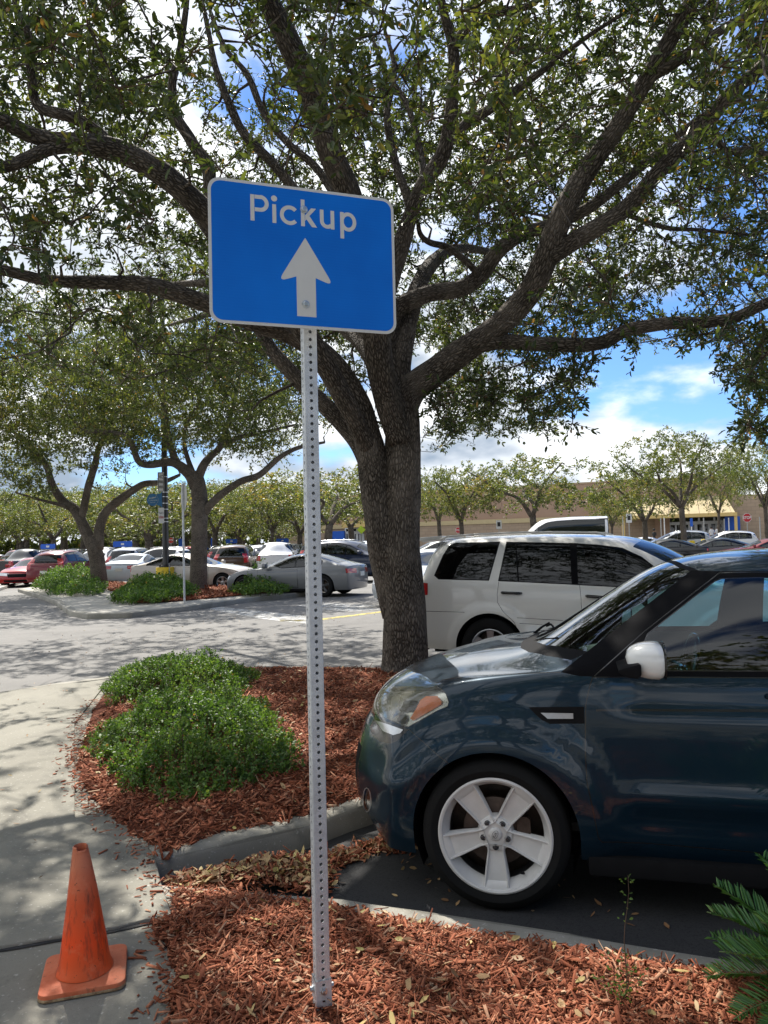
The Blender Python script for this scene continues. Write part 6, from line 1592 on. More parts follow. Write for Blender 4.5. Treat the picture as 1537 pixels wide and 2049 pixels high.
for my in (1, -1):
    for xx in (1.35, -1.35): wheel(car, xx, .865, .36, my, .36, .225, .228, 'suvbig', 'rim_silver', 6, .07)
    def L2(px, py, yl):
        a = I2 @ CAM; d = I2.to_3x3() @ ray(px, py); t = (yl - a.y) / d.y; return a + d * t
    for (a, b) in (((1003, 1186), (1042, 1187.5)), ((1173, 1193), (1217, 1195.5))):
        p0, p1 = L2(*a, -1.01), L2(*b, -1.01)
        if my > 0: p0.y, p1.y = -p0.y, -p1.y
        MB().tube([(p0.x, p0.y - .03 * math.copysign(1, p0.y), p0.z), (p0.x + .01, p0.y, p0.z), (p1.x - .01, p1.y, p1.z), (p1.x, p1.y - .03 * math.copysign(1, p0.y), p1.z)], [.016, .019, .017, .016], 10).build('door_handle', 'gloss_black', car, smooth=True)
    pts = [(x, my * .72, interp(P['zt'], x) - .012) for x in (.0, -.1, -.5, -1.0, -1.5, -1.9, -2.0)]; pts = [(a, b, c_ + (.03 if 0 < i < 6 else 0)) for i, (a, b, c_) in enumerate(pts)]
    MB().tube(pts, .014, 6).build('roof_rail', 'paint_white', car, smooth=True)
    b = MB(); b.prism(rrect(0, .22, -.07, .10, .05, 4), 0, .12, lambda v: Vector((.84 + v.z, my * (.98 + v.x), 1.20 + v.y))); b.build('side_mirror', 'black_plastic', car, bevel=.015, auto=40)
it = MB(); it.box(.45, .95, -.8, .8, .6, 1.08)
for yy in (.4, -.4):
    it.box(-.3, -.12, yy - .25, yy + .25, .5, 1.25); it.box(-1.3, -1.15, yy - .28, yy + .28, .5, 1.25)
it.build('seats', 'seat_cloth', car, bevel=.03)
# ------------------------------------------------------------------ blue sign on its perforated post
SB = g(645, 2022, Z1 + .03)                       # foot of the post
YAW = R(19.0)
sign_c = at(611, 517, 2.44)
def fr_sign(): return Matrix.Translation((SB.x, SB.y, 0)) @ Matrix.Rotation(YAW, 4, 'Z')
top_in = at(617, 660, 2.53)
lean = math.atan2((top_in.x - SB.x), (top_in.z - SB.z))
post = thing('sign_post', 'galvanised square perforated steel post standing in the red mulch under the blue sign', 'sign post', (SB.x, SB.y, SB.z - .05))
post.rotation_euler = (0, lean, YAW) if False else (Matrix.Rotation(lean, 3, 'Y') @ Matrix.Rotation(YAW, 3, 'Z')).to_euler()
def perforated(w_, L, z0, mb, pitch=.0254, rad=.0056, t=.0025, z_start=0.0127):
    h = w_ / 2; nh = 14; n = int((L) / pitch)
    ang = [2 * math.pi * i / nh + math.pi / nh for i in range(nh)]
    for side in range(4):
        Rm = Matrix.Rotation(side * math.pi / 2, 3, 'Z')
        for k in range(n):
            zc = z0 + pitch * (k + .5); cir = [(rad * math.cos(a), zc + rad * math.sin(a)) for a in ang]
            r_ = h - .003; sq = []
            for a in ang:
                c_, s_ = math.cos(a), math.sin(a); m_ = max(abs(c_) / r_, abs(s_) / (pitch / 2)); sq.append((c_ / m_, zc + s_ / m_))
            # make the square corners exact
            vs = [(x, -h, z) for x, z in cir] + [(x, -h, z) for x, z in sq] + [(x, -h + t, z) for x, z in cir]
            fs = []
            for i in range(nh):
                j = (i + 1) % nh; fs += [(i, j, nh + j, nh + i), (i, 2 * nh + i, 2 * nh + j, j)]
            for i in range(nh):
                j = (i + 1) % nh; a, b = sq[i], sq[j]
                if abs(abs(a[0]) - r_) < 1e-6 and abs(abs(b[1] - zc) - pitch / 2) < 1e-6 or abs(abs(b[0]) - r_) < 1e-6 and abs(abs(a[1] - zc) - pitch / 2) < 1e-6:
                    cxn = math.copysign(r_, a[0] if abs(abs(a[0]) - r_) < 1e-6 else b[0]); czn = zc + math.copysign(pitch / 2, (a[1] if abs(abs(a[1] - zc) - pitch / 2) < 1e-6 else b[1]) - zc)
                    vs.append((cxn, -h, czn)); fs.append((nh + i, nh + j, len(vs) - 1))
            vs = [Rm @ Vector(v) for v in vs]; mb.add(vs, fs)
        # rounded corner strip and inner skin
        z1 = z0 + pitch * n; c0 = [(h - .003, -h), (h - .0009, -h + .0009), (h, -h + .003)]
        vs = [Rm @ Vector((x, y, z)) for x, y in c0 for z in (z0, z1)]; mb.add(vs, [(0, 2, 3, 1), (2, 4, 5, 3)])
        vs = [Rm @ Vector(v) for v in ((-h + .003, -h + t, z0), (h - .003, -h + t, z0), (h - .003, -h + t, z1), (-h + .003, -h + t, z1))]
    return z0 + pitch * n
pb = MB(); PL = 2.68 - .0; perforated(.0455, PL, 0, pb)
# keep the box lighter: merge
pm = pb.build('post', 'galv', post, auto=35)
sb_ = MB(); perforated(.0540, .20, -.02, sb_); zt_ = sb_.build('base_sleeve', 'galv', post, auto=35)
for z in (.115, .04):
    for (rx, ry, ax_) in ((0, -1, 'y'), (1, 0, 'x'), (-1, 0, 'x')):
        b = MB().lathe([(0, 0), (.010, 0), (.0115, .002), (.0115, .004), (.008, .0045), (.008, .011), (0, .012)], 6, 'z')
        o = b.build('bolt', 'bolt', post, auto=30); o.location = (rx * .0275, ry * .0275, z + .01)
        o.rotation_euler = Vector((rx, ry, 0)).to_track_quat('Z', 'Y').to_euler()
        if z == .04: bpy.data.objects.remove(o)
# sign panel, its own frame at the sign centre
MS = Matrix.Translation(sign_c) @ (Matrix.Rotation(lean * 1.0, 4, 'Y') @ Matrix.Rotation(YAW, 4, 'Z'))
q = Mat('sign_blue_film', (.004, .145, .56), .42, 0.0, .2); v = q.co('Object')
wv = q.n('ShaderNodeTexWave', bands_direction='Z'); wv.inputs['Scale'].default_value = 34; wv.inputs['Distortion'].default_value = 1.2; wv.inputs['Detail'].default_value = 2; q.l(v, wv.inputs['Vector'])
c = q.ramp(q.noise(3.2, 3, .5, v), [(.3, (.001, .125, .55)), (.7, (.002, .175, .70))])
c = q.mix(q.ramp(wv.outputs[1], [(.3, (0, 0, 0)), (.9, (.10, .10, .10))]), c, (.008, .22, .76)); q.color(c); reg('sign_blue_film', q)
simple('sign_silver', (.62, .61, .57), .45, .0, var=.04, vs=8)
W_, H_ = .610, .457
sg = thing('road_sign', 'blue pickup sign with a white upward arrow bolted to the perforated post', 'sign')
sg.matrix_world = MS
XY = lambda d: (lambda v: Vector((v.x, d - v.z, v.y)))
MB().prism(rrect(-W_ / 2, W_ / 2, -H_ / 2, H_ / 2, .038, 8), 0, .0028, XY(0)).build('panel', 'sign_silver', sg, auto=30)
MB().prism(rrect(-W_ / 2 + .0095, W_ / 2 - .0095, -H_ / 2 + .0095, H_ / 2 - .0095, .031, 8), 0, .0006, XY(-.0028)).build('blue_field', 'sign_blue_film', sg)
yl = -.0036
def stroke(mb, pts, w_, closed=False, y=yl):
    n = len(pts); L = []; Rr = []
    for i in range(n):
        a = Vector(pts[i - 1] if (i or closed) else pts[0]); b = Vector(pts[i]); c = Vector(pts[(i + 1) % n] if (i < n - 1 or closed) else pts[-1])
        d1 = (b - a) if (b - a).length > 1e-9 else (c - b); d2 = (c - b) if (c - b).length > 1e-9 else (b - a); d1 = d1.normalized(); d2 = d2.normalized()
        n1 = Vector((-d1.y, d1.x)); n2 = Vector((-d2.y, d2.x)); m_ = (n1 + n2).normalized(); k = 1 / max(.5, m_.dot(n1)); L.append(b + m_ * w_ / 2 * k); Rr.append(b - m_ * w_ / 2 * k)
    vs = [(p.x, y, p.y) for p in L] + [(p.x, y, p.y) for p in Rr]; fs = [(i, n + i, n + (i + 1) % n, (i + 1) % n) for i in range(n if closed else n - 1)]; mb.add(vs, fs)
def arc(cx, cy, r, a0, a1, n=20, ry=None): return [(cx + r * math.cos(R(a0 + (a1 - a0) * i / n)), cy + (ry or r) * math.sin(R(a0 + (a1 - a0) * i / n))) for i in range(n + 1)]
st_ = .0125; bl = .1030; cap = bl + .084; xh = bl + .0615; rr_ = (xh - bl) / 2
lets = []
def letter(fn): 
    m_ = MB(); fn(m_); m_.build('letter', 'sign_silver', sg)
def P_(m_):
    stroke(m_, [(-.168, bl), (-.168, cap)], st_)
    stroke(m_, [(-.1608, cap - st_ / 2)] + [(-.143, cap - st_ / 2)] + arc(-.143, cap - .026, .026 - st_ / 2 + .001, 90, -90)[1:] + [(-.1608, cap - .052 + st_ / 2 - .001)], st_)
def i_(m_):
    stroke(m_, [(-.0985, bl), (-.0985, xh - .001)], st_); m_.add([(-.0985 + .0098 * math.cos(a), yl, bl + .079 + .0098 * math.sin(a)) for a in [2 * math.pi * k / 20 for k in range(20)]], [tuple(range(20))])
def c_(m_): stroke(m_, arc(-.0490, bl + rr_, rr_ - st_ / 2 + .001, 42, 318, 30), st_)
def k_(m_):
    stroke(m_, [(-.006, bl), (-.006, cap + .003)], st_)
    m_.add([(x, yl - .0002, z) for x, z in ((.0012, bl + .018), (.0012, bl + .036), (.0215, xh), (.038, xh), (.0155, bl + .0355), (.0405, bl), (.0235, bl), (.0058, bl + .0235))], [(0, 1, 4, 7), (1, 2, 3, 4), (7, 4, 5, 6)])
def u_(m_):
    stroke(m_, [(.0565, xh), (.0565, bl + .026)] + arc(.0745, bl + .0255, .0180, 180, 320, 18, .0185)[1:], st_); stroke(m_, [(.0922, bl), (.0922, xh)], st_, y=yl - .0003)
def p_(m_):
    stroke(m_, [(.1245, bl - .026), (.1245, xh)], st_); stroke(m_, arc(.1455, bl + rr_, .0215, 0, 360, 32, rr_ - st_ / 2 + .001)[:-1], st_, True, y=yl - .0003)
for f_ in (P_, i_, c_, k_, u_, p_): letter(f_)
# arrow, rounded wing tips
def rounded(P, rad, n=6):
    o_ = []
    for i in range(len(P)):
        a, b, c, r = Vector(P[i - 1][:2]), Vector(P[i][:2]), Vector(P[(i + 1) % len(P)][:2]), P[i][2]
        if r <= 0: o_.append(tuple(b)); continue
        d1 = (a - b).normalized(); d2 = (c - b).normalized(); th = d1.angle(d2); t = min(r / math.tan(th / 2), (a - b).length * .5, (c - b).length * .5); p1 = b + d1 * t; p2 = b + d2 * t
        for k in range(n + 1):
            f = k / n; o_.append(tuple(p1 * (1 - f) ** 2 + b * 2 * f * (1 - f) + p2 * f * f))
    return o_
ar = rounded([(.0, .066, .001), (.092, -.084, .012), (.032, -.0625, 0), (.032, -.1905, 0), (-.031, -.1905, 0), (-.031, -.0625, 0), (-.091, -.084, .012)], 0)
am = MB(); fp = [(x, yl, z) for x, z in ar]
bm = bmesh.new(); f = bm.faces.new([bm.verts.new(p) for p in fp]); bm.normal_update(); bmesh.ops.triangulate(bm, faces=[f], ngon_method='EAR_CLIP'); me = bpy.data.meshes.new('arrow'); bm.to_mesh(me); bm.free(); me.materials.append(MATS['sign_silver']); obj('arrow', me, sg)
for z in (.158, -.150):
    b = MB().lathe([(0, .006), (.007, .006), (.0085, .005), (.0085, .0015), (.0125, .0012), (.0130, .0)], 20, 'z').build('bolt', 'bolt', sg, auto=30); b.location = (-.002, yl, z); b.rotation_euler = (R(90), 0, 0)

# ------------------------------------------------------------------ traffic cone
q = Mat('cone_orange', rough=.5, spec=.35); v = q.co('Object'); sx = q.n('ShaderNodeSeparateXYZ'); q.l(v, sx.inputs[0])
c = q.ramp(sx.outputs[2], [(.03, (.62, .10, .022)), (.14, (.85, .075, .008)), (.27, (.68, .095, .025)), (.40, (.60, .180, .090))])
q2 = q.co('Object', (1, 1, .14)); c = q.mix(q.ramp(q.noise(26, 4, .7, q2), [(.52, (0, 0, 0)), (.70, (.85, .85, .85))]), c, (.09, .03, .02))
c = q.mix(q.ramp(q.noise(15, 6, .7, v), [(.55, (0, 0, 0)), (.75, (.35, .35, .35))]), c, (.72, .32, .18))
sp_ = q.noise(55, 3, .6, v); c = q.mix(q.ramp(sp_, [(.66, (0, 0, 0)), (.71, (.9, .9, .9))]), c, (.05, .03, .02))
q.color(c); q.bump(q.noise(40, 4, .6, v), .15, .004); reg('cone_orange', q)
q = Mat('cone_base', rough=.65, spec=.3); v = q.co('Object'); 
c = q.ramp(q.noise(9, 6, .7, v), [(.3, (.50, .10, .035)), (.6, (.58, .17, .08)), (.8, (.45, .25, .15))]); c = q.mix(q.ramp(q.noise(40, 4, .7, v), [(.60, (0, 0, 0)), (.70, (.7, .7, .7))]), c, (.09, .05, .03))
q.color(c); q.bump(q.noise(50, 5, .7, v), .4, .004); reg('cone_base', q)
q = Mat('cone_edge', rough=.8); v = q.co('Object'); q.color(q.ramp(q.noise(30, 5, .7, v), [(.35, (.16, .08, .04)), (.6, (.42, .30, .17))])); q.bump(q.noise(90, 4, .7, v), .6, .006); reg('cone_edge', q)
cb = g(170, 1952, Z1 + .002); cn = thing('traffic_cone', 'faded scuffed orange traffic cone standing on the cracked pavement', 'traffic cone', (cb.x, cb.y, cb.z), R(17))
prof = [(.098, .028), (.096, .036), (.089, .050), (.084, .075), (.076, .13), (.067, .19), (.058, .25), (.049, .31), (.041, .36), (.0335, .41), (.0275, .445), (.0255, .455), (.0262, .458), (.0225, .462), (.0215, .455), (.0235, .43)]
cm = MB().lathe(prof, 40, 'z')
for v_ in cm.v:
    k = mnoise.noise(v_ * 9) * .0016; v_.x += k; v_.y += k
    v_.x += .018 * (v_.z / .46) ** 2 * -.6
# torn notch at the rim
for v_ in cm.v:
    if v_.z > .44 and v_.y < -.008 and abs(v_.x + .0) < .02: v_.z -= .012
cm.build('body', 'cone_orange', cn, auto=60)
a_ = MB(); a_.prism(rrect(-.142, .142, -.142, .142, .035, 5), .0, .026); a_.build('foot', ['cone_base'], cn, bevel=.007, auto=50)
MB().prism(rrect(-.1435, .1435, -.1435, .1435, .036, 5), .001, .012).build('edge', 'cone_edge', cn, bevel=.004, auto=50)
# ------------------------------------------------------------------ far island furniture
y_ = 25.6
lp = thing('lamp_post', 'tall black lamp post on a yellow concrete base with signs strapped to it', 'lamp post', tuple(g(333, 1178, Z1)))
lb = lp.location.copy(); px_m = y_ / FPX
hl_ = 11.0
MB().lathe([(.36, 0), (.36, .78), (.345, .80), (0, .80)], 32).build('base', 'yellow_paint', lp, auto=40)
MB().lathe([(.19, .80), (.19, .84), (.125, .86), (.115, 1.0), (.09, hl_)], 20).build('pole', 'black_pole', lp, auto=40)
for k in range(4):
    a = R(45 + 90 * k); MB().lathe([(0, .80), (.03, .80), (.03, .90), (0, .91)], 8, c=(.25 * math.cos(a), .25 * math.sin(a), 0)).build('anchor_bolt', 'gloss_black', lp)
MB().tube([(.20, -.30, .95), (.22, -.34, .9), (.22, -.368, .3), (.22, -.37, 0)], .016, 6).build('conduit', 'sign_grey_back', lp, smooth=True)
for sx in (-1, 1):
    q_ = MB().box(.1 * sx if sx > 0 else -.9, .9 if sx > 0 else -.1, -.03, .03, hl_ - .2, hl_ - .14); q_.box(sx * .85 - .3, sx * .85 + .3, -.18, .18, hl_ - .22, hl_ - .06); q_.build('lamp_head', 'black_pole', lp, bevel=.02)
def zof(py, Y, px=333): return at(px, py, Y).z
for py in (954, 985, 994, 1007, 1019, 1037, 1044): 
    z = zof(py, lb.y) - lb.z
    if z < hl_: MB().lathe([(.112, z - .012), (.122, z - .012), (.122, z + .012), (.112, z + .012)], 20).build('strap', 'chrome_dull', lp)
def board(name, label, px0, px1, py0, py1, Y, mat, lines, yaw=0, cat='sign', edge='letter_black', tcol='letter_black', group=None, size=None):
    c = at((px0 + px1) / 2, (py0 + py1) / 2, Y); a, b = at(px0, py0, Y), at(px1, py1, Y); w_ = abs(b.x - a.x) / max(.3, math.cos(R(yaw))); h = abs(a.z - b.z)
    t_ = thing(name, label, cat, tuple(c), R(yaw), group)
    MB().prism(rrect(-w_ / 2, w_ / 2, -h / 2, h / 2, .03), 0, .01, XY(0)).build('panel', mat, t_)
    if edge:
        m_ = MB(); stroke(m_, rrect(-w_ / 2 + .025, w_ / 2 - .025, -h / 2 + .025, h / 2 - .025, .03), .018, True, -.013); m_.build('border', edge, t_)
    for s_, z, sz, col in lines:
        me = text_mesh(s_, sz, col); o = obj('lettering', me, t_); o.location = (0, -.015, z * h); o.rotation_euler = (R(90), 0, 0)
        o.scale = (min(1, w_ * .86 / max(.01, max(v.co.x for v in me.vertices) - min(v.co.x for v in me.vertices))), 1, 1)
    return t_
board('parking_sign', 'tall white sign with black words strapped high on the black lamp post', 316, 328, 945, 984, lb.y - .15, 'sign_white', [('NO', .26, .17, 'letter_black'), ('OVERNIGHT', .0, .15, 'letter_black'), ('PARKING', -.26, .15, 'letter_black')], 22)
board('warning_sign', 'small white sign with a red line of text low on the lamp post', 317.5, 328, 1016, 1047, lb.y - .15, 'sign_white', [('NO', .15, .10, 'letter_black'), ('LOITERING', -.12, .12, 'sign_red')], 22, edge=None)
c = at(306, 1000, lb.y - .12); t_ = thing('round_sign', 'round teal blue sign hanging off the side of the lamp post', 'sign', tuple(c))
MB().lathe([(0, -.012), (.225, -.012), (.225, .012), (0, .012)], 36, 'y').build('disc', 'sign_blue', t_)
MB().prism([(.15, .20), (.28, .23), (.34, .30), (.34, -.30), (.28, -.23), (.15, -.20)], 0, .02, XY(.01)).build('bracket', 'sign_blue', t_)
m_ = MB(); stroke(m_, arc(0, 0, .205, -60, 60, 16), .008, False, -.02); m_.build('ring', 'letter_grey', t_)
m_ = MB(); 
for (x, z, w2, h2) in ((-.115, .055, .035, .05), (-.06, .06, .05, .035), (.0, .07, .045, .06), (.055, .078, .05, .045), (.11, .09, .03, .055)): m_.box(x - w2 / 2, x + w2 / 2, -.020, -.014, z - h2 / 2, z + h2 / 2)
m_.build('picture', 'letter_grey', t_)
for s_, z, sz in (('CURBSIDE', -.025, .075), ('PICKUP', -.105, .055)):
    o = obj('lettering', text_mesh(s_, sz, 'letter_grey'), t_); o.location = (0, -.016, z); o.rotation_euler = (R(90), 0, 0)
def stop_sign(name, label, px, Y, py_c, w_, back=False, ground=True, group=None, narrow=0, pole='sign_grey_back'):
    c = at(px, py_c, Y); gz = rise(c.x, Y) if not back else Z1
    t_ = thing(name, label, 'stop sign', (c.x, c.y, gz), R(narrow), group); h = c.z - gz; r = w_ / 2 / math.cos(R(22.5))
    poly = [(r * math.cos(R(22.5 + 45 * k)), r * math.sin(R(22.5 + 45 * k))) for k in range(8)]
    tf = lambda y0: (lambda v: Vector((v.x, y0 + v.z, h + v.y)))
    sgn = 1 if back else -1
    MB().prism(poly, 0, .004, tf(0)).build('panel', 'sign_grey_back', t_)
    MB().prism(poly, 0, .002, tf(.0045 if back else -.0025)).build('white_face', 'sign_white', t_)
    k = .93; MB().prism([(a * k, b * k) for a, b in poly], 0, .002, tf(.007 if back else -.005)).build('red_face', 'sign_red', t_)
    o = obj('lettering', text_mesh('STOP', w_ * .42, 'sign_white', bold=.006), t_); o.location = (0, .0115 if back else -.009, h); o.rotation_euler = (R(90), 0, R(180) if back else 0); o.scale = (.92, 1, 1)
    MB().box(-.025, .025, -.055 if back else .006, -.006 if back else .055, 0, h + w_ * .48).build('post', pole, t_, bevel=.004)
    return t_
stop_sign('stop_sign', 'grey back of a stop sign on a steel post at the far island', 368, 21.2, 994, .76, True, narrow=-64, pole='galv')
stop_sign('stop_sign', 'red stop sign on a pole in front of the store at the right edge', 1495, 58, 1036, .62 if False else .66, pole='sign_grey_back')
stop_sign('stop_sign', 'small red stop sign before the long blank store wall', 917, 76, 1061, .56)
stop_sign('stop_sign', 'tiny red stop sign far off just left of the perforated post', 575, 92, 1074, .60)
stop_sign('stop_sign', 'tiny red stop sign far off between lamp post and island oak', 342, 78, 1081, .60)
# ------------------------------------------------------------------ store
q = Mat('store_brick', rough=.85, spec=.2); v = q.co('Object'); br = q.n('ShaderNodeTexBrick'); br.inputs['Scale'].default_value = 1.0
mp = q.n('ShaderNodeMapping'); mp.inputs['Rotation'].default_value = (R(90), 0, 0); q.l(v, mp.inputs[0]); q.l(mp.outputs[0], br.inputs['Vector'])
br.inputs['Color1'].default_value = (.36, .265, .185, 1); br.inputs['Color2'].default_value = (.40, .30, .21, 1); br.inputs['Mortar'].default_value = (.30, .23, .165, 1)
br.inputs['Brick Width'].default_value = .8; br.inputs['Row Height'].default_value = .4; br.inputs['Mortar Size'].default_value = .03
q.color(q.mix(q.ramp(q.noise(.25, 5, .6, v), [(.4, (0, 0, 0)), (.7, (.3, .3, .3))]), br.outputs[0], (.38, .29, .2))); reg('store_brick', q)
q = Mat('store_brick_dark', rough=.85, spec=.2); v = q.co('Object'); q.color(q.ramp(q.noise(.3, 6, .6, v), [(.3, (.35, .235, .165)), (.7, (.40, .27, .19))])); reg('store_brick_dark', q)
simple('store_cream', (.50, .40, .22), .8, var=.08, vs=1); simple('store_gold', (.58, .42, .16), .8, var=.08, vs=1); simple('store_tan', (.44, .33, .21), .8, var=.08, vs=1)
glass('store_glass', (.02, .02, .02), (.08, .10, .11))
A = at(1200, 1040, 90); BX, BY = A.x, A.y; ANG = -22.0
store = thing('store_building', 'long tan brick supermarket with a cream band and glazed entrances', 'building', (BX, BY, .0), R(ANG))
ST = Matrix.Translation((BX, BY, 0)) @ Matrix.Rotation(R(ANG), 4, 'Z'); SI = ST.inverted()
def LS(px, py, yl=0.0):
    a = SI @ CAM; d = SI.to_3x3() @ ray(px, py); t = (yl - a.y) / d.y; return a + d * t
zb0, zb1 = LS(1190, 1041).z, LS(1190, 1032).z
def wallbox(name, px0, px1, z0, z1, y0, y1, mat, **k):
    x0, x1 = LS(px0, 1050, y0).x, LS(px1, 1050, y0).x
    return MB().box(x0, x1, y0, y1, z0, z1).build(name, mat, store, **k)
ztop = LS(1180, 967).z
wallbox('wall', 560, 1340, -.1, zb0, .0, 30, 'store_brick'); wallbox('wall', 1462, 1800, -.1, zb0 + 2.2, -1.0, 30, 'store_brick')
wallbox('wall_band', 560, 1345, zb0, zb1, -.12, 30, 'store_cream')
wallbox('upper_wall', 640, 1480, zb1, ztop, .3, 30, 'store_brick_dark'); wallbox('coping', 635, 1482, ztop, ztop + .18, .2, 30.1, 'store_tan')
wallbox('wall', 1338, 1466, LS(1400, 1030).z, zb1 + 1.6, .0, 1.0, 'store_brick')
xa, xb = LS(1246, 1040, -4).x, LS(1476, 1040, -4).x; zc0, zc1 = LS(1350, 1036, -4).z, LS(1350, 1029, -4).z
MB().box(xa, xb, -4.0, .3, zc0, zc1).build('canopy', 'store_gold', store)
zt2 = LS(1350, 1005, -4).z
MB().add([(xa + .2, -3.9, zc1), (xb - .2, -3.9, zc1), (xb - 1.0, -.8, zt2 + .6), (xa + 1.0, -.8, zt2 + .6), (xa + .2, .3, zc1), (xb - .2, .3, zc1), (xb - 1.0, .3, zt2 + .6), (xa + 1.0, .3, zt2 + .6)], [(0, 1, 2, 3), (0, 3, 7, 4), (1, 5, 6, 2), (3, 2, 6, 7)]).build('canopy_roof', 'store_cream', store)
for k in range(11):
    x = xa + .6 + (xb - xa - 1.2) * k / 10; MB().tube([(x, -3.93, zc1), (x * .9 + (xa + xb) / 2 * .1, -.82, zt2 + .62)], .04, 4).build('roof_seam', 'store_tan', store)
for pxp in (1247, 1473): wallbox('column', pxp - 3, pxp + 3, 0, zc0, -3.9, -3.2, 'store_gold')
wallbox('column_block', 1240, 1255, zc0 + .2, zc0 + 1.4, -4.2, -3.4, 'store_gold')
# entrance glazing
def glazing(px0, px1, py0, pyt, pyg, yl, npan, nm):
    x0, x1 = LS(px0, 1050, yl).x, LS(px1, 1050, yl).x; z1, zt_, = LS((px0 + px1) / 2, py0, yl).z, LS((px0 + px1) / 2, pyt, yl).z; z0 = .5
    MB().box(x0, x1, yl + .05, yl + .15, z0, z1).build('glazing', 'store_glass', store)
    MB().box(x0, x1, yl + 3, yl + 3.1, z0, z1).build('lobby_wall', 'black_plastic', store)
    fb = MB(); fb.box(x0, x1, yl - .03, yl + .04, zt_ - .28, zt_ + .06); fb.box(x0, x1, yl - .03, yl + .04, z1 - .12, z1)
    for k in range(npan + 1):
        x = x0 + (x1 - x0) * k / npan; w2 = .16 if k % 2 == 0 else .09; fb.box(x - w2, x + w2, yl - .045, yl + .045, z0, zt_ - .29)
    for k in range(npan // 2 + 1):
        x = x0 + (x1 - x0) * k / (npan // 2); fb.box(x - .10, x + .10, yl - .04, yl + .04, zt_ + .07, z1 - .13)
    fb.build('door_frame', 'door_white', store)
    for k in range(npan):
        x = x0 + (x1 - x0) * (k + .5) / npan; w2 = (x1 - x0) / npan / 2; MB().box(x - w2 + .2, x + w2 - .2, yl + .02, yl + .045, z0, z0 + .35).build('door_rail', 'door_white', store)
    for k in (3, 6):
        if k < npan:
            x = x0 + (x1 - x0) * (k + .5) / npan; MB().box(x - .28, x + .28, yl - .0, yl + .02, z0 + .9, z0 + 1.5).build('poster', 'corral_blue', store)
glazing(1339, 1461, 1032, 1044, 1072, .25, 9, 'main')
wallbox('wall', 1310, 1340, .0, zc0, -.3, .6, 'store_brick_dark')
# second entrance, left
x2a = 686; wallbox('canopy', 684, 742, LS(710, 1055, -3).z, LS(710, 1043, -3).z, -3, 0, 'store_gold'); glazing(691, 726, 1056, 1064, 1075, -.2, 6, 'left')
wallbox('vending_wall', 655, 688, .0, LS(670, 1063, -.6).z, -.9, -.5, 'corral_blue')
# blue poster near the plant
c_p = LS(1469, 1050, -1.3); MB().box(c_p.x - .9, c_p.x + .6, -1.35, -1.25, c_p.z - .6, c_p.z + .9).build('poster', 'corral_blue', store)
# ------------------------------------------------------------------ parked cars, one by one
NEARL = 'cars parked in the rows left of the big oak'
put('coupe', 592, 25.3, 160.5, 'grey', 'dark grey coupe seen side on behind the small green hedge'); PUT[-1][0].location = (-2.93, 25.1, 0)
put('sedan', 392, 29.3, -12, 'beige', 'pale beige sedan half hidden behind the lamp post and island oak')
put('sedan', 247, 36.5, 86, 'pale', 'pale blue grey sedan with wide red tail lights, seen from behind')
put('suv', 97, 36.6, 84, 'darkred', 'dark red SUV seen from behind beside the left oak', scale=1.0)
put('coupe', 22, 37.5, -84, 'red', 'bright red low car facing the camera at the left edge')
put('suv', 160, 44, -86, 'white', 'white SUV facing the camera between dark red SUV and oak trunk')
put('pickup', 20, 46, 80, 'dgrey', 'dark pickup truck behind the bright red car')
put('sedan', 62, 52, 95, 'silver', 'silver car roof seen between dark pickup and dark red SUV')
put('suv', 308, 43, 165, 'white', 'white SUV side on just left of the black lamp pole')
put('minivan', 247, 45, 88, 'silver', 'silver minivan right behind the pale blue grey sedan')
put('pickup', 181, 47, 100, 'navy', 'navy pickup glimpsed beside the left oak trunk')
put('minivan', 462, 42, 90, 'brown', 'maroon brown minivan seen from behind between oak and coupe')
put('suv', 508, 44, -82, 'silver', 'silver SUV facing the camera left of the white pickup')
put('pickup', 540, 42, 96, 'white', 'white pickup truck seen from behind above the coupe windows')
put('suv', 712, 33, -20, 'navy', 'navy blue SUV with silver roof rails left of the big oak trunk', scale=1.06)
put('sedan', 868, 21.5, -112, 'silver', 'silver sedan with chrome grille peeking out behind the big oak trunk')
put('suv', 880, 30, 165, 'green', 'dark green SUV roof showing behind the off white SUV spoiler', scale=1.06)
put('sedan', 1180, 15.6, -20, 'white', 'white sedan bonnet just beyond the off white SUV windshield')
put('van', 1108, 41, 163, 'white', 'tall white high roof passenger van behind the off white SUV')
put('sedan', 1320, 40, 163, 'black', 'black sedan with a bright red tail light behind the teal car roof')
put('sedan', 1418, 39.5, 165, 'dgrey', 'charcoal sedan side on to the right of the black sedan')
put('coupe', 1530, 37, 165, 'darkred', 'dark red car at the right edge beyond the teal roof')
put('suv', 1350, 52, 166, 'silver', 'silver SUV standing behind the tall oak trunk near the entrance', scale=1.08)
put('sedan', 1277, 54, 160, 'white', 'small white car in front of the blank wall left of the silver SUV')
put('suv', 1447, 52, 165, 'white', 'white SUV below the store doors right of the tall oak trunk')
put('sedan', 1228, 50, 165, 'silver', 'silver roof just right of the white van')
rgc = np.random.default_rng(77); k = 0
kinds = ['sedan', 'suv', 'minivan', 'sedan', 'suv', 'pickup', 'coupe', 'suv']
cols = ['white', 'silver', 'black', 'dgrey', 'red', 'blue', 'grey', 'white', 'gold', 'darkred', 'navy', 'silver', 'pale']
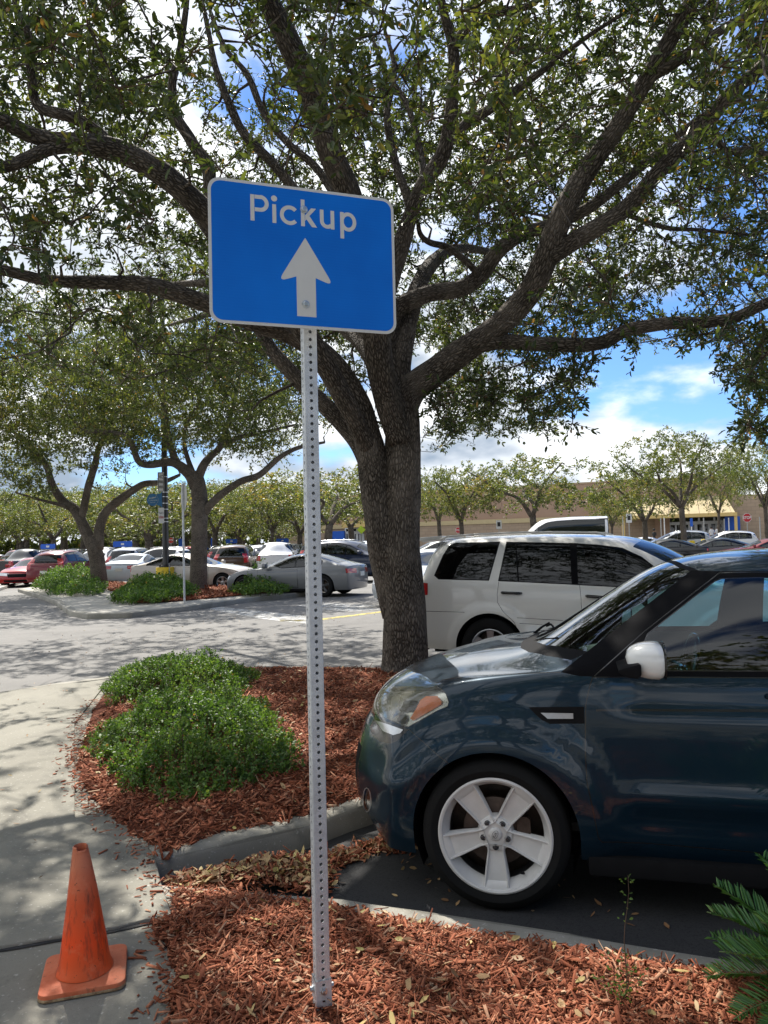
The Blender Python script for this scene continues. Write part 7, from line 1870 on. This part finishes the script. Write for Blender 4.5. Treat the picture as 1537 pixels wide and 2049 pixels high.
for row, (Y0, hd, px0, px1, stp) in enumerate([(56, 92, -60, 760, 62), (68, -88, -40, 780, 52), (84, 92, 20, 720, 46)]):
    px = px0
    while px < px1:
        kd = kinds[int(rgc.integers(0, len(kinds)))]; cl = cols[int(rgc.integers(0, len(cols)))]
        yy = Y0 - (px - 300) * .010
        put(kd, px + rgc.uniform(-6, 6), yy, hd + rgc.uniform(-3, 3), cl, 'x', group='parked cars in the far rows')
        word = {'sedan': 'sedan', 'suv': 'SUV', 'minivan': 'minivan', 'pickup': 'pickup', 'coupe': 'coupe'}[kd]
        where = 'behind the left island oak' if px < 250 else 'between lamp post and island oak' if px < 400 else 'beyond the grey coupe' if px < 620 else 'just left of the big oak trunk'
        PUT[-1][0]['label'] = f"{['distant', 'more distant', 'farthest'][row]} {dict(dgrey='charcoal', pale='pale blue', darkred='dark red').get(cl, cl)} {word} {where}, counted {['first', 'second', 'third', 'fourth', 'fifth', 'sixth', 'seventh', 'eighth', 'ninth', 'tenth', 'eleventh', 'twelfth', 'thirteenth', 'fourteenth', 'fifteenth', 'sixteenth', 'seventeenth'][int((px - px0) / stp)]} from left"
        px += stp
# ------------------------------------------------------------------ cart corral signs, poles, bollards, people
for i, (a, b, c_, d_, Y, lb_) in enumerate([(82, 111, 1089, 1098, 50, 'blue cart corral board above the dark red SUV'), (227, 265, 1083.5, 1094, 50, 'blue cart corral board above the pale blue grey sedan'), (452, 475, 1079, 1087, 66, 'blue cart corral board above the maroon minivan'), (553, 578, 1078, 1086, 72, 'blue cart corral board above the white pickup')]):
    p0, p1 = at(a, c_, Y), at(b, d_, Y); t_ = thing('cart_corral_sign', lb_, 'sign', ((p0.x + p1.x) / 2, Y, 0), 0, 'cart corral boards')
    w_ = p1.x - p0.x; MB().prism(rrect(-w_ / 2, w_ / 2, p1.z, p0.z, .08), 0, .06, XY(0)).build('board', 'corral_blue', t_); m_ = MB(); stroke(m_, [(-.1, (p0.z + p1.z) / 2), (.1, (p0.z + p1.z) / 2)], .12, False, -.07); m_.build('mark', 'sign_white', t_)
    for sx in (-1, 1): MB().box(sx * w_ * .45 - .03, sx * w_ * .45 + .03, .0, .05, 0, p1.z).build('post', 'sign_grey_back', t_)
for i, (px, pt, Y, hgt, top, lb_) in enumerate([(1246, 1033, 60, 0, None, 'plain pole near the left end of the entrance canopy'), (1258, 1028, 60, .35, 'black', 'pole with small black and white speed sign left of the canopy'), (1322, 1036, 62, 0, None, 'thin grey pole left of the silver SUV'), (1329, 1036, 61, 0, None, 'thin white pole in front of the silver SUV'), (1383, 1037, 56, .3, 'blue', 'thin pole with a narrow blue sign before the doors'), (1408, 1036, 60, 0, None, 'slim pole before the middle doors'), (1449, 1038, 60, 0, None, 'slim pole in front of the right doors'), (1458, 1036, 61, 0, None, 'slim white pole at the right end of the doors'), (1520, 1034, 55, 0, None, 'thin pole at the right edge beside the stop sign'),
                                                   (998, 1041, 62, .35, 'black', 'small sign on a pole left of the white van'), (362, 1078, 75, .5, 'blue', 'small blue and white parking sign far off right of the lamp post'), (440, 1060, 75, .4, 'white', 'small white sign on a pole above the maroon minivan'), (427, 1077, 70, .4, 'blue', 'small blue parking sign right of the island oak trunk')]):
    p = at(px, pt, Y); t_ = thing('sign_pole', lb_, 'sign pole', (p.x, Y, rise(p.x, Y)), 0, 'thin sign poles in the car park'); MB().box(-.035, .035, -.02, .02, 0, p.z - rise(p.x, Y)).build('pole', 'sign_white' if i in (3, 7, 4) else 'sign_grey_back', t_)
    if top:
        z1 = p.z - rise(p.x, Y); MB().prism(rrect(-.22 if i != 4 else -.1, .22 if i != 4 else .1, z1 - hgt * 2, z1, .04), 0, .01, XY(-.03)).build('plate', 'corral_blue' if top == 'blue' else 'sign_white', t_)
        if top == 'black': MB().prism([(-.12, z1 - .5), (.12, z1 - .5), (.12, z1 - .15), (-.12, z1 - .15)], 0, .003, XY(-.042)).build('marking', 'letter_black', t_)
for i, (px, py, Y, lb_) in enumerate([(1385, 1083, 47, 'yellow bollard in front of the tall oak trunk'), (1408, 1078, 50, 'yellow bollard seen over the charcoal sedan'), (1451, 1078, 50, 'yellow bollard at the right over the charcoal sedan'), (1325, 1078, 50, 'yellow bollard seen through the black sedan windows'), (1491, 1072, 57, 'short yellow bollard at the foot of the right stop sign')]):
    p = at(px, py, Y); t_ = thing('bollard', lb_, 'bollard', (p.x, Y, rise(p.x, Y)), 0, 'yellow bollards'); z1 = 1.25
    MB().lathe([(.17, 0), (.17, z1 - .1), (.13, z1 - .02), (0, z1)], 14).build('post', 'yellow_paint', t_, auto=40); MB().lathe([(.175, z1 - .3), (.175, z1 - .22)], 14).build('stripe', 'sign_white', t_)
p = at(723, 1060, 80); t_ = thing('crossing_sign', 'fluorescent yellow green crossing sign left of the big trunk', 'sign', (p.x, 80, 0)); MB().prism([(0, p.z + .45), (.45, p.z), (0, p.z - .45), (-.45, p.z)], 0, .01, XY(0)).build('panel', 'yellow_green', t_); MB().box(-.03, .03, .005, .05, 0, p.z).build('post', 'sign_grey_back', t_)
# flag pole above the store
p = LS(1497, 905, 8); pt = LS(1496, 826, 8); t_ = thing('flag_pole', 'thin flag pole rising above the store roof at the right edge', 'flag pole'); t_.matrix_world = ST @ Matrix.Translation((p.x, 8, 0))
MB().tube([(0, 0, 0), (0, 0, pt.z)], .06, 8).build('pole', 'sign_grey_back', t_, smooth=True)
fm = MB(); n_ = 10
for i in range(n_ + 1):
    f = i / n_; x = .5 * f; y = .12 * math.sin(f * 7); fm.v += [Vector((x, y, pt.z - .2 - f * .5)), Vector((x * .8, y, pt.z - 2.2 - f * .9))]
fm.f = [(2 * i, 2 * i + 1, 2 * i + 3, 2 * i + 2) for i in range(n_)]; fm.mi = [0] * n_; fm.build('flag', 'flag', t_, smooth=True)
# people
def person(label, px, py_head, Y, facing, top, legs, stride=.12, hold=False, group=None):
    hz = at(px, py_head, Y); zf = max(rise(hz.x, Y), hz.z - 1.72); t_ = thing('person', label, 'person', (hz.x, Y, zf), R(facing))
    J = [(0, 0, .95), (0, 0, 1.12), (0, 0, 1.34), (0, 0, 1.46), (0, 0, 1.53), (0, .01, 1.63), (0, 0, 1.73)]; r = [.135, .125, .16, .07, .055, .085, .06]; E = [(0, 1), (1, 2), (2, 3), (3, 4), (4, 5), (5, 6)]
    for sx in (-1, 1):
        b = len(J); J += [(sx * .09, 0, .88), (sx * .095, sx * stride * .5, .50), (sx * .095, sx * stride, .09), (sx * .095, sx * stride + .13, .04)]; r += [.095, .062, .042, .035]; E += [(0, b), (b, b + 1), (b + 1, b + 2), (b + 2, b + 3)]
        b = len(J); J += [(sx * .17, 0, 1.40), (sx * .22, -sx * stride * .3, 1.13), (sx * .21, -sx * stride * .5 + .08, .90), (sx * .20, -sx * stride * .5 + .11, .80)]; r += [.058, .042, .032, .03]; E += [(2, b), (b, b + 1), (b + 1, b + 2), (b + 2, b + 3)]
    me = bpy.data.meshes.new('person_body'); me.from_pydata(J, E, []); o = bpy.data.objects.new('tmp', me); COL.objects.link(o)
    o.modifiers.new('k', 'SKIN'); sv = me.skin_vertices[0].data
    for i, q_ in enumerate(r): sv[i].radius = (q_, q_ * .8)
    sv[0].use_root = True; o.modifiers.new('s', 'SUBSURF').levels = 2
    dg = bpy.context.evaluated_depsgraph_get(); m2 = bpy.data.meshes.new_from_object(o.evaluated_get(dg)); bpy.data.objects.remove(o)
    for k_ in ('skin', top, legs): m2.materials.append(MATS[k_])
    for pf_ in m2.polygons:
        c = pf_.center; pf_.material_index = 2 if c.z < .95 and abs(c.x) < .17 else 1 if (c.z < 1.48 and not (abs(c.x) > .17 and c.z < 1.15)) else 0; pf_.use_smooth = True
    body = obj('body', m2, t_)
    hb = MB().lathe([(0, 1.77), (.06, 1.76), (.10, 1.70), (.105, 1.64), (.09, 1.57)], 14); 
    for v_ in hb.v: v_.y -= .022
    hb.build('hair', 'hair', t_, smooth=True)
person('person with black hair in a black top walking past the blank wall', 1309, 1059, 66, -60, 'cloth_black', 'cloth_black', .2)
person('person in a white top standing at the store doors', 1424, 1058, 70, 180, 'cloth_white', 'cloth_black', .05)
person('person in a light top beside the doors, right of the one in white', 1436, 1055, 70, 170, 'cloth_white', 'cloth_black', .1)
# ------------------------------------------------------------------ background trees, each laid out from a few prototypes
def proto(seed, H, W, D, hf, nT, forks=4, leaf=(.12, .20)):
    rg = np.random.default_rng(seed); fz = H * hf; paths = [[(0, 0, 0, .26), (.02, 0, fz * .5, .2), (rg.normal(0, .08), 0, fz, .19)]]; f0 = paths[0][-1]
    for k in range(forks):
        a = 2 * math.pi * k / forks + rg.uniform(-.5, .5); L = W * rg.uniform(.55, .85); p = [(f0[0], f0[1], f0[2] - .15, .14)]; e = rg.uniform(.7, 1.1)
        for i in range(1, 5):
            f = i / 4; p.append((f0[0] + math.cos(a) * L * f + rg.normal(0, .12), f0[1] + math.sin(a) * L * f * D / W + rg.normal(0, .12), fz + (H - fz) * .78 * (f ** .75) * e + rg.normal(0, .1), .13 * (1 - .75 * f)))
        paths.append(p)
    n = nT * 3; q_ = rg.uniform(-1, 1, (n, 3)); q_ = q_[np.sum(q_ ** 2, 1) < 1]; T = q_ * np.array([W, D, (H - fz) * .52]) + np.array([0, 0, fz + (H - fz) * .52])
    gp = np.array([mnoise.noise(Vector((t[0] * .45 + seed, t[1] * .45, t[2] * .7))) for t in T]); T = T[gp > -.12][:nT]
    return paths, T, rg, leaf
def build_proto(P):
    paths, T, rg, leaf = P; tr = limb_mesh(paths, 'trunk', 'bark_far', None, 4, .07, link=False, sides=8); tw = grow(paths, T, rg, .016, .06); br_ = twig_mesh(tw, 'branches', 'bark_far', None, 3, link=False)
    C, D, td, tl_ = sprays(T, rg, 4, 7, .5); n = len(C); gt = np.repeat([mnoise.noise(Vector((t[0] * .5, t[1] * .5, t[2] * .5))) for t in T], 28)
    cr = leaf_mesh('crown', C, D, rg.uniform(*leaf, n), rg.uniform(leaf[0] * .42, leaf[1] * .42, n), 'leaf_far', np.clip(rg.beta(2.2, 2.3, n) + gt * .5, 0, 1), link=False); return tr, br_, cr
TP = [build_proto(proto(101, 7.5, 4.2, 4.0, .42, 300)), build_proto(proto(202, 6.5, 4.6, 4.2, .44, 300, 3)), build_proto(proto(303, 9.5, 5.6, 5.0, .42, 460, 5)), build_proto(proto(404, 6.0, 3.6, 3.4, .36, 260, 4))]
def tree(k, px, Y, H, label, rz=0, sx=1, group=None, z=None, x=None):
    X = at(px, 1084, Y).x if x is None else x; hk = (7.5, 6.5, 9.5, 6.0)[k]; t_ = thing('oak_tree', label, 'tree', (X, Y, rise(X, Y) if z is None else z), R(rz), group); sc = H / hk; t_.scale = (sc * sx, sc * sx, sc)
    for nm, me in zip(('trunk', 'branches', 'crown'), TP[k]): obj(nm, me, t_)
    return t_
def topH(py, px, Y): return at(px, py, Y).z - rise(at(px, 1084, Y).x, Y)
G2 = 'oaks standing in front of the store'
for k, px, Y, py, rz, sx, lb_ in [(2, 1368, 46, 862, 20, 1.05, 'tallest oak before the store with its trunk between two sedans'), (1, 1292, 50, 940, 80, .95, 'small yellowish oak just left of the tallest oak'), (1, 1072, 56, 918, 190, 1.2, 'spreading oak with a low fork above the white van'), (0, 925, 58, 930, 40, .9, 'slim oak in front of the wall beside the small stop sign'),
                            (0, 1225, 64, 985, 140, .8, 'thin small oak at the right end of the white van'), (2, 1535, 50, 880, 260, .8, 'oak with several thin trunks at the right edge behind the stop sign'), (0, 880, 66, 940, 300, .9, 'oak crown touching the right side of the big trunk'), (2, 1440, 62, 925, 110, .75, 'oak right behind the tallest oak over the doors')]:
    tree(k, px, Y, topH(py, px, Y), lb_, rz, sx, G2)
G3 = 'background oaks along the far side of the car park'
ordn = ['first', 'second', 'third', 'fourth', 'fifth', 'sixth', 'seventh', 'eighth', 'ninth', 'tenth', 'eleventh', 'twelfth', 'thirteenth', 'fourteenth', 'fifteenth', 'sixteenth', 'seventeenth', 'eighteenth', 'nineteenth', 'twentieth']
rg = np.random.default_rng(8)
pts = [(-20, 62, 1000), (45, 66, 1005), (110, 60, 1010), (165, 72, 1000), (225, 66, 1020), (300, 58, 975), (350, 74, 1005), (430, 64, 985), (480, 72, 1000), (545, 60, 985), (600, 68, 990), (655, 58, 960), (705, 74, 985)]
for i, (px, Y, py) in enumerate(pts): tree(int(rg.integers(0, 4)), px, Y, topH(py + rg.uniform(-22, 14), px, Y), f'front background oak, {ordn[i]} from the left along the nearer far row', rg.uniform(0, 360), rg.uniform(1.05, 1.6), G3)
for i in range(14):
    px = -60 + i * 48; Y = 92 + rg.uniform(-4, 6); tree(int(rg.integers(0, 4)), px, Y, topH(1022 + rg.uniform(-14, 6), px, Y), f'hazy back row oak, {ordn[i]} from the left on the horizon', rg.uniform(0, 360), rg.uniform(1.3, 1.6), 'oaks of the back row on the horizon')
for i in range(10):
    px = -90 + i * 72; Y = 118 + rg.uniform(-4, 6); tree(2, px, Y, 11.5, f'dark tree closing the view, {ordn[i]} from the left in the last row', rg.uniform(0, 360), 1.6, 'last row of trees')
hx0, hx1 = at(-150, 1084, 124).x, at(600, 1084, 124).x
for i, (X, Y, k, H, rz) in enumerate([(-11, -9, 0, 8, 20), (-3.5, -13, 2, 9.5, 130), (4.5, -10, 1, 8.5, 220), (12, -12, 2, 9, 40), (19, -6, 0, 8, 300), (-19, -3, 1, 8, 70), (8, -22, 2, 11, 10), (-9, -24, 2, 11, 190)]):  # unseen oaks added so the car paint has something to mirror
    tree(k, 0, Y, H, 'unseen oak added behind the photographer at the ' + ['left', 'left rear', 'rear', 'right rear', 'right', 'far left', 'far right rear', 'far left rear'][i] + ', for the car paint to reflect', rz, 1.25, 'unseen oaks added behind the viewpoint', x=X)
HD = [(hx0, 122), (hx1, 122), (hx1 + 8, 128), (hx0, 128)]
shrub('boundary_hedge', 'long dark hedge closing the far left end of the car park behind all the trees', HD, 3.4, 9000, (.5, .9), (.3, .5), 'hedge', 51, [((hx0 + hx1) / 2, 125, 200, 1.2)], sprig=1.1, z=0, mat='leaf_far')
# low green bush by the store and christmas-like shrub at the door
cc_ = LS(1461, 1068, -3); pw = ST @ Vector((cc_.x, -3, 0)); 
S4 = [(pw.x + .8 * math.cos(R(a)), pw.y + .8 * math.sin(R(a))) for a in range(0, 360, 40)]
shrub('potted_shrub', 'dark conical shrub beside the store doors', S4, 2.6, 2600, (.12, .2), (.07, .11), 'shrub', 41, [(pw.x, pw.y, .55, 1.2)], sprig=.3, z=rise(pw.x, pw.y))
recolour(); drop_unused()
